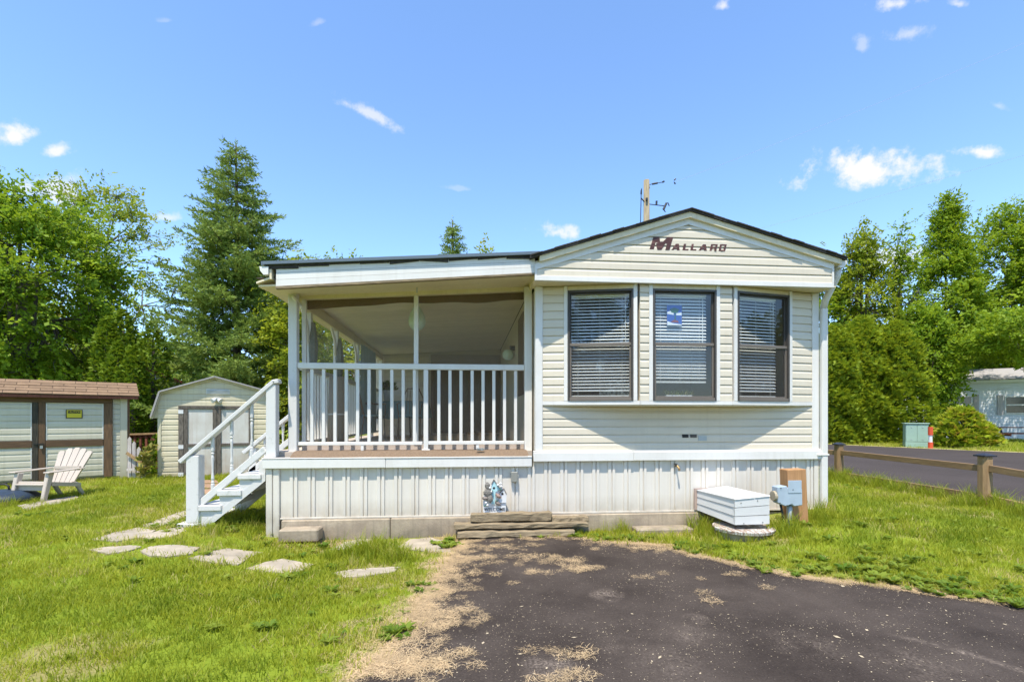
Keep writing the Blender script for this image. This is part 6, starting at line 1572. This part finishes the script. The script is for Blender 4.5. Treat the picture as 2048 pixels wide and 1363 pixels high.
# trees behind the viewer, seen only in the window glass
for (x, y, H_, r_, sd_) in ((-1.9, -12, 10.5, 4.0, 81), (19.5, -5.5, 6.2, 2.5, 82), (-9, -16, 8.0, 3.6, 83)):
    broadleaf('yard_tree', {81: 'dark tree behind the camera mirrored in the left window', 82: 'rounded tree behind the camera mirrored in the right window', 83: 'bushy tree behind the camera to the right'}[sd_], (x, y, 0), H_, r_, lf_dark, bark, sd_, nleaf=16000, leaf=.10, base=.12, twigs=200, spread=.35)
# plants between the sheds
p = ground_at(290, 958)
hs = thing('variegated_plant', 'yellow leaved plant growing before the picket gate', 'plant', tuple(p))
for k in range(6): tuft(hs, 'foliage', lf_hosta, (p.x + random.uniform(-.05, .09), p.y + random.uniform(-.06, .06), p.z + .08 + .10 * k), .13, 34, .07, .032, .5)
p = ground_at(305, 952)
hs = thing('leafy_plant', 'green leafy plant against the barn shed corner', 'plant', tuple(p))
for k in range(7): tuft(hs, 'foliage', lf_maple, (p.x + random.uniform(-.04, .08), p.y + random.uniform(-.06, .06), p.z + .08 + .12 * k), .12, 34, .06, .022, .5)
# house fragments behind the left trees
bhp = far_at(205, 15.5)
bh = thing('distant_cottage', 'beige cottage wall glimpsed behind the narrow cedars', 'house', tuple(bhp), R(38))
bx('wall', vinyl, bh, -4, -.1, 0, 3, 0, 1.9, w=False); siding(bh, (-4, -.002), (-.1, -.002), .1, 1.85, .14, vinyl, w=False)
MB().prism([(-4.2, -.2, 1.9), (.1, -.2, 1.9), (.1, -.2, 2.0), (-4.2, -.2, 2.0)], (0, 3, .0)).build('roof', shingle_m, bh, w=False)
rp = far_at(288, 17)
rh = thing('red_roof_hut', 'hut with white gable board and red roof glimpsed by spruce', 'hut', tuple(rp), R(20))
zr = z_of(742, rp)
bx('wall', tile_tan, rh, -1.2, 1.2, 0, 2, 0, zr - .55, w=False)
MB().beam((-.4, -.1, zr), (1.3, -.1, zr - .75), .06, .20, (0, 0, 1)).build('rake_board', pot_m, rh, w=False)
MB().beam((-.4, -.0, zr + .17), (1.3, -.0, zr - .58), .4, .12, (0, 0, 1)).build('roof', M('red_roof', (0.25, 0.05, 0.035), 0.8), rh, w=False)

# ------------------------------------------------------------------ grass
SRC = bpy.data.collections.new('grass_sources')
def src_mesh(name, v, f, mat, coll):
    me = bpy.data.meshes.new(name); me.from_pydata([tuple(x) for x in v], [], f); me.materials.append(mat); me.polygons.foreach_set('use_smooth', [True] * len(me.polygons)); me.update()
    o = bpy.data.objects.new(name, me); coll.objects.link(o); return o
def blades(n, r, h0, h1, wd, lean, seed, flat=False):
    q_ = random.Random(seed); v = []; f = []
    for _ in range(n):
        a = q_.uniform(0, 6.28); rr = r * math.sqrt(q_.random()); x, y = rr * math.cos(a), rr * math.sin(a); h = q_.uniform(h0, h1)
        b_ = q_.uniform(0, 6.28); l = q_.uniform(.2, 1) * lean * h; dx, dy = math.cos(b_) * l, math.sin(b_) * l; fa_ = b_ + q_.uniform(-1.2, 1.2) + 1.57; wx, wy = math.cos(fa_) * wd / 2, math.sin(fa_) * wd / 2
        o = len(v)
        v += [(x - wx, y - wy, 0), (x + wx, y + wy, 0), (x + dx * .4 - wx * .8, y + dy * .4 - wy * .8, h * .6), (x + dx * .4 + wx * .8, y + dy * .4 + wy * .8, h * .6), (x + dx, y + dy, h)]
        f += [(o, o + 1, o + 3, o + 2), (o + 2, o + 3, o + 4)]
    return v, f
def scatter_obj(name, coll, pts, rot, scl, idx_, tint, label):
    me = bpy.data.meshes.new(name); N = len(pts); me.vertices.add(N); me.vertices.foreach_set('co', np.ascontiguousarray(pts, np.float32).ravel())
    for nm, arr, ty in (('rot', rot, 'FLOAT'), ('scl', scl, 'FLOAT'), ('tint', tint, 'FLOAT')):
        at_ = me.attributes.new(nm, ty, 'POINT'); at_.data.foreach_set('value', np.ascontiguousarray(arr, np.float32))
    at_ = me.attributes.new('pick', 'INT', 'POINT'); at_.data.foreach_set('value', np.ascontiguousarray(idx_, np.int32))
    o = bpy.data.objects.new(name, me); COL.objects.link(o); setp(o, label, None, None, 'stuff')
    ng = bpy.data.node_groups.new(name + '_nodes', 'GeometryNodeTree')
    ng.interface.new_socket('Geometry', in_out='INPUT', socket_type='NodeSocketGeometry'); ng.interface.new_socket('Geometry', in_out='OUTPUT', socket_type='NodeSocketGeometry')
    gi = ng.nodes.new('NodeGroupInput'); go = ng.nodes.new('NodeGroupOutput'); ci = ng.nodes.new('GeometryNodeCollectionInfo'); ci.inputs['Collection'].default_value = coll
    ci.inputs['Separate Children'].default_value = True; ci.inputs['Reset Children'].default_value = True
    ip = ng.nodes.new('GeometryNodeInstanceOnPoints'); ip.inputs['Pick Instance'].default_value = True
    def na(nm, ty):
        n_ = ng.nodes.new('GeometryNodeInputNamedAttribute'); n_.data_type = ty; n_.inputs['Name'].default_value = nm; return n_.outputs['Attribute']
    cx = ng.nodes.new('ShaderNodeCombineXYZ'); er = ng.nodes.new('FunctionNodeEulerToRotation')
    L = ng.links.new
    L(gi.outputs[0], ip.inputs['Points']); L(ci.outputs[0], ip.inputs['Instance']); L(na('pick', 'INT'), ip.inputs['Instance Index'])
    L(na('rot', 'FLOAT'), cx.inputs['Z']); L(cx.outputs[0], er.inputs[0]); L(er.outputs[0], ip.inputs['Rotation']); L(na('scl', 'FLOAT'), ip.inputs['Scale']); L(ip.outputs[0], go.inputs[0])
    md = o.modifiers.new('scatter', 'NODES'); md.node_group = ng
    return o
lawn_c = bpy.data.collections.new('lawn_tufts')
for k in range(5):
    src_mesh('tuft_source', *blades(16, .075, .016, .058, .0050, 1.1, 200 + k), lf_grass, lawn_c)
tall_c = bpy.data.collections.new('tall_tufts')
for k in range(4):
    src_mesh('tall_source', *blades(20, .07, .12, .30, .007, .8, 300 + k), lf_grass, tall_c)
weed_c = bpy.data.collections.new('weed_rosettes')
def rosette(n, L, wd, up, seed):
    q_ = random.Random(seed); v = []; f = []
    for i in range(n):
        a = i * 2.4 + q_.uniform(-.3, .3); l = L * q_.uniform(.6, 1.1); u_ = up * q_.uniform(.4, 1.2); dx, dy = math.cos(a), math.sin(a); o = len(v); w_ = wd * q_.uniform(.7, 1.2)
        v += [(0, 0, .004), (dx * l * .5 - dy * w_, dy * l * .5 + dx * w_, u_ * l * .7), (dx * l * .5 + dy * w_, dy * l * .5 - dx * w_, u_ * l * .7), (dx * l, dy * l, u_ * l * .75)]
        f += [(0 + o, 2 + o, 3 + o, 1 + o)]
    return v, f
for k in range(4): src_mesh('weed_source', *rosette(11 + 2 * k, .085, .016, .55 + .35 * (k % 2), 400 + k), lf_weed, weed_c)

def blocked(X, Y, margin=0.0):
    m = pip(X, Y, [p_[:2] for p_ in DRIVE_P]) | pip(X, Y, [p_[:2] for p_ in ROAD_P])
    m |= (X > -2.2) & (X < XR - .0) & (Y > 5.9)
    m |= (X > 3.0) & (X < 3.7) & (Y > 5.35) & (Y < 6)
    jx, jy = X + rng.normal(size=np.shape(X)) * .035, Y + rng.normal(size=np.shape(X)) * .03
    for sp in STONE_POLYS: m |= pip(jx, jy, [q_[:2] for q_ in sp])
    for (o, rz_, x0, x1, y0, y1) in ((S0, srz, SL, .05, .02, 1.5), (Q0, qrz, wx0, wx1, 0.02, 2.5)):
        lx_ = (X - o.x) * math.cos(rz_) + (Y - o.y) * math.sin(rz_); ly_ = -(X - o.x) * math.sin(rz_) + (Y - o.y) * math.cos(rz_)
        m |= (lx_ > x0) & (lx_ < x1) & (ly_ > y0) & (ly_ < y1)
    return m
def in_view(X, Y, pad=90):
    dpt = X * SN + Y * CS; lat = X * CS - Y * SN
    px = 1024 + 1000 * lat / np.maximum(dpt, .01); py = 835 + 1000 * (EYE - gz(X, Y)) / np.maximum(dpt, .01)
    return (dpt > 2.0) & (px > -pad) & (px < 2048 + pad) & (py < 1363 + 2 * pad)
PX = []; 
for (x0, x1, y0, y1, den) in ((-5, 6.5, 2.2, 4.6, 460), (-9.5, 8, 4.6, 8, 250), (-14, 9, 8, 14, 110), (-20, 40, 14, 34, 22)):
    n_ = int((x1 - x0) * (y1 - y0) * den); X = rng.uniform(x0, x1, n_); Y = rng.uniform(y0, y1, n_)
    k_ = in_view(X, Y); X = X[k_]; Y = Y[k_]
    big = np.full(len(X), math.sqrt(460 / den) ** .62); PX.append(np.stack([X, Y, big], 1))
PX = np.concatenate(PX); X, Y, big = PX.T
ok = ~blocked(X, Y)
dL = segdist(X, Y, DRIVE_L); dT = segdist(X, Y, DRIVE_T)
dryv = np.clip(1.1 - dL / .42, 0, 1) * .95
dryv = np.maximum(dryv, np.clip(1 - dT / .16, 0, 1) * .7)
wall_dry = np.clip(1 - np.abs(Y - 5.75) / .4, 0, 1) * ((X > -2.4) & (X < 4.4)) * .6
patch = np.clip((vnoise(X, Y, .8, 8) - .62) * 3.0, 0, 1)
kp = rng.random(len(X)) > np.maximum(dryv * 1.0 - .18 * (vnoise(X, Y, .2, 5)), np.maximum(wall_dry * .5, patch * .25))
ok &= kp
X, Y, big, dryv, patch = X[ok], Y[ok], big[ok], dryv[ok], patch[ok]
tint = np.clip(-.06 + .46 * vnoise(X, Y, 1.1, 1) + .34 * vnoise(X, Y, .27, 2) + .38 * rng.random(len(X)) - .06 + .45 * patch * rng.random(len(X)) + .6 * dryv * rng.random(len(X)) + (rng.random(len(X)) > .93) * .38, 0, 1)
scl = big * (.75 + .5 * rng.random(len(X))) * (1.0 - .3 * patch) * (.8 + .4 * vnoise(X, Y, .6, 6))
scatter_obj('grass', lawn_c, np.stack([X, Y, gz(X, Y) - .002], 1), rng.uniform(0, 6.28, len(X)), scl, rng.integers(0, 5, len(X)), tint, 'mown lawn grass')
# taller uncut grass: along fence, walls, posts, between stones
TX = []; TS = []
def clump(cx, cy, n_, r_, s_):
    a = rng.normal(size=(n_, 2)) * r_; TX.append(np.stack([cx + a[:, 0], cy + a[:, 1]], 1)); TS.append(np.full(n_, s_))
for k in range(150):
    s_ = rng.uniform(-spacing * .7, spacing * 2.2); p = fpt(s_); clump(p.x + rng.normal() * .12 - .08, p.y + rng.normal() * .12, 4, .09, .62 + .3 * rng.random())
for k in range(14): 
    for s_ in posts[1:3]:
        p = fpt(s_); clump(p.x - .05, p.y - .05, 2, .13, .9)
for (px, py, n_, r_, s_) in ((725, 1112, 34, .13, .85), (780, 1120, 22, .12, .6), (690, 1120, 18, .10, .6), (1410, 1062, 14, .07, 1.0), (1560, 1062, 16, .09, .8), (1600, 1075, 14, .09, .6), (1640, 1040, 16, .1, .7), (1660, 1030, 12, .12, .8), (545, 1068, 20, .15, .6), (480, 1062, 22, .16, .55), (430, 1062, 14, .12, .5), (1420, 1075, 12, .1, .7), (1480, 1080, 16, .14, .5), (510, 1040, 18, .16, .8), (20, 1012, 14, .16, .6), (70, 1008, 8, .1, .4), (1245, 1065, 4, .03, .8), (1225, 1068, 4, .04, .6), (1330, 1082, 10, .12, .5), (1390, 1098, 14, .12, .5)):
    p = ground_at(px, py); clump(p.x, p.y, n_, r_, s_)
for k in range(60): 
    lx_ = rng.uniform(LX(60), 0); q_ = S0 + Vector((math.cos(srz), math.sin(srz), 0)) * lx_; clump(q_.x, q_.y - .06, 2, .05, .32)
for k in range(30):
    lx_ = rng.uniform(wx0, wx1); q_ = Q0 + Vector((math.cos(qrz), math.sin(qrz), 0)) * lx_; clump(q_.x, q_.y - .06, 2, .05, .35)
TX = np.concatenate(TX); TS = np.concatenate(TS); k_ = ~(pip(TX[:, 0], TX[:, 1], [p_[:2] for p_ in DRIVE_P])) & ~((TX[:, 0] > -2.2) & (TX[:, 0] < 4.4) & (TX[:, 1] > 5.92)); TX = TX[k_]; TS = TS[k_]
scatter_obj('tall_grass', tall_c, np.stack([TX[:, 0], TX[:, 1], gz(TX[:, 0], TX[:, 1]) - .004], 1), rng.uniform(0, 6.28, len(TX)), TS * (.7 + .5 * rng.random(len(TX))), rng.integers(0, 4, len(TX)), np.clip(.15 + .5 * rng.random(len(TX)) + .4 * (rng.random(len(TX)) > .88), 0, 1), 'taller uncut grass along fence posts walls and stones')
# broad leaved weeds
WX = []; WS = []
for (px, py, n_, r_, s_) in ((985, 1068, 8, .07, .8), (1040, 1072, 10, .06, .8), (1075, 1076, 12, .09, .7), (905, 1088, 26, .13, .8), (890, 1066, 14, .06, 1.0), (820, 1062, 12, .04, 1.3), (645, 1075, 20, .1, .8), (600, 1080, 24, .2, .8), (760, 1066, 16, .18, .8), (1150, 1072, 10, .06, .7), (1205, 1078, 14, .09, .7), (1260, 1078, 22, .12, .7), (1390, 1100, 24, .16, .9), (1500, 1135, 26, .22, .8), (1600, 1150, 26, .25, .9), (1750, 1165, 34, .28, 1.0), (1850, 1180, 40, .3, 1.0), (1960, 1195, 34, .28, 1.0), (500, 1050, 30, .2, 1.1), (360, 1050, 24, .2, .8), (850, 1180, 10, .08, .8), (795, 1270, 14, .06, .8)):
    p = ground_at(px, py); a = rng.normal(size=(n_, 2)) * r_; WX.append(np.stack([p.x + a[:, 0], p.y + a[:, 1]], 1)); WS.append(np.full(n_, s_))
nw = 900; a = np.stack([rng.uniform(-6, 6.5, nw), rng.uniform(2.5, 8.5, nw)], 1); k_ = in_view(a[:, 0], a[:, 1]) & ~blocked(a[:, 0], a[:, 1]) & (vnoise(a[:, 0], a[:, 1], 1.1, 12) > .45); WX.append(a[k_]); WS.append(rng.uniform(.45, .95, k_.sum()))
WX = np.concatenate(WX); WS = np.concatenate(WS); k_ = ~((WX[:, 0] > -2.2) & (WX[:, 0] < 4.4) & (WX[:, 1] > 5.70)) & ~pip(WX[:, 0], WX[:, 1], [p_[:2] for p_ in DRIVE_P]) | (rng.random(len(WX)) < .0); 
edge = segdist(WX[:, 0], WX[:, 1], DRIVE_T) < .09
k_ |= edge & (WX[:, 1] < 5.62); WX = WX[k_]; WS = WS[k_]
scatter_obj('weeds', weed_c, np.stack([WX[:, 0], WX[:, 1], gz(WX[:, 0], WX[:, 1]) + .008], 1), rng.uniform(0, 6.28, len(WX)), WS * (.6 + .5 * rng.random(len(WX))), rng.integers(0, 4, len(WX)), rng.random(len(WX)), 'broad leaved weeds scattered in lawn and along edges')

# dry straw along the driveway edge and in wind-blown heaps on it
straw_c = bpy.data.collections.new('straw_sources')
def straws(n, r_, L, seed):
    q_ = random.Random(seed); mb = MB()
    for _ in range(n):
        a = q_.uniform(0, 6.28); rr = r_ * math.sqrt(q_.random()); p = Vector((rr * math.cos(a), rr * math.sin(a), q_.uniform(.003, .016))); b_ = q_.uniform(0, 6.28); l = L * q_.uniform(.4, 1.2); d = Vector((math.cos(b_), math.sin(b_), q_.uniform(-.05, .12))) * l; s_ = Vector((-math.sin(b_), math.cos(b_), 0))
        m = p + d * .5 + s_ * l * q_.uniform(-.07, .07) + Vector((0, 0, .004)); w_ = s_ * q_.uniform(.0007, .0014)
        mb.add([p - w_, p + w_, m + w_, m - w_, p + d + w_ * .4, p + d - w_ * .4], [(0, 1, 2, 3), (3, 2, 4, 5)])
    return mb.v, mb.f
for k in range(4): src_mesh('straw_source', *straws(64, .085, .062, 500 + k), straw, straw_c)
PS = []; SS = []
def along(pts, n_, off, sd_, s_):
    segs = [(Vector(pts[i][:2]), Vector(pts[i + 1][:2])) for i in range(len(pts) - 1)]; Ls = np.array([(b_ - a).length for a, b_ in segs]); ch_ = rng.choice(len(segs), n_, p=Ls / Ls.sum())
    for c in ch_:
        a, b_ = segs[c]; p = a.lerp(b_, rng.random()); nn = Vector((-(b_ - a).y, (b_ - a).x)).normalized(); o = rng.normal() * sd_ + off
        PS.append((p.x + nn.x * o, p.y + nn.y * o)); SS.append(s_ * rng.uniform(.6, 1.1))
along(DRIVE_L, 300, -.02, .08, .85)
along(DRIVE_L, 110, .0, .24, .65)
along(DRIVE_T[3:], 300, 0, .04, .7)
along(DRIVE_T[:6], 90, 0, .10, .8)
for (px, py, rx_, ry_, n_) in ((1000, 1098, .30, .10, 90), (1060, 1120, .34, .10, 80), (950, 1120, .16, .08, 60), (1135, 1128, .16, .05, 40), (1170, 1140, .14, .05, 50), (1090, 1147, .14, .03, 20), (905, 1160, .16, .08, 50), (915, 1235, .10, .08, 45), (900, 1250, .12, .04, 30), (1140, 1310, .08, .06, 16), (1120, 1302, .14, .05, 14), (830, 1325, .17, .10, 70), (850, 1345, .16, .08, 60), (915, 1312, .07, .04, 14), (1125, 1358, .12, .04, 24), (1250, 1100, .25, .06, 40), (1330, 1098, .2, .04, 40), (770, 1345, .12, .1, 60), (740, 1230, .18, .12, 18), (660, 1285, .14, .1, 10), (1440, 1150, .3, .06, 14), (1370, 1160, .35, .1, 12), (1480, 1190, .4, .12, 12), (1020, 1080, .5, .05, 40), (1180, 1088, .4, .05, 40)):
    p = ground_at(px, py)
    for _ in range(max(3, int(n_ * .25))): PS.append((p.x + rng.normal() * rx_ * .9, p.y + rng.normal() * ry_ * .9)); SS.append(rng.uniform(.4, .95))
PS = np.array(PS); SS = np.array(SS); k_ = (PS[:, 1] < 5.66); PS = PS[k_]; SS = SS[k_]
on = pip(PS[:, 0], PS[:, 1], [p_[:2] for p_ in DRIVE_P])
scatter_obj('dry_straw', straw_c, np.stack([PS[:, 0], PS[:, 1], gz(PS[:, 0], PS[:, 1]) + np.where(on, .012, .004)], 1), rng.uniform(0, 6.28, len(PS)), SS, rng.integers(0, 4, len(PS)), rng.random(len(PS)), 'dry straw clippings along the driveway edge')
# crumbs, seeds and chips lying on the asphalt
N = 26000; X = rng.uniform(-1.2, 6.5, N); Y = rng.uniform(2.3, 5.6, N)
k_ = pip(X, Y, [p_[:2] for p_ in DRIVE_P]) & (rng.random(N) < .08 + .92 * np.clip(vnoise(X, Y, .55, 20) * 1.9 - .55, 0, 1)); X = X[k_]; Y = Y[k_]; N = len(X)
a = rng.uniform(0, 6.28, N); L_ = .0027 * np.exp(rng.normal(size=N) * .55); big_ = rng.random(N) > .997; L_ = np.where(big_, .018, L_)
ax = np.stack([np.cos(a), np.sin(a), rng.normal(size=N) * .1], 1); c = np.stack([X, Y, gz(X, Y) + .0165], 1)
fold = np.tile(np.array([[0, 0, 1.0]]), (N, 1)) + rng.normal(size=(N, 3)) * .2
v, fa = leaf_cloud(c, ax, L_, L_ * .5, fold=fold)
lt = mesh_np('litter_crumbs', v, fa, crumb, None); setp(lt, 'pale crumbs and chips scattered on the asphalt', None, None, 'stuff')
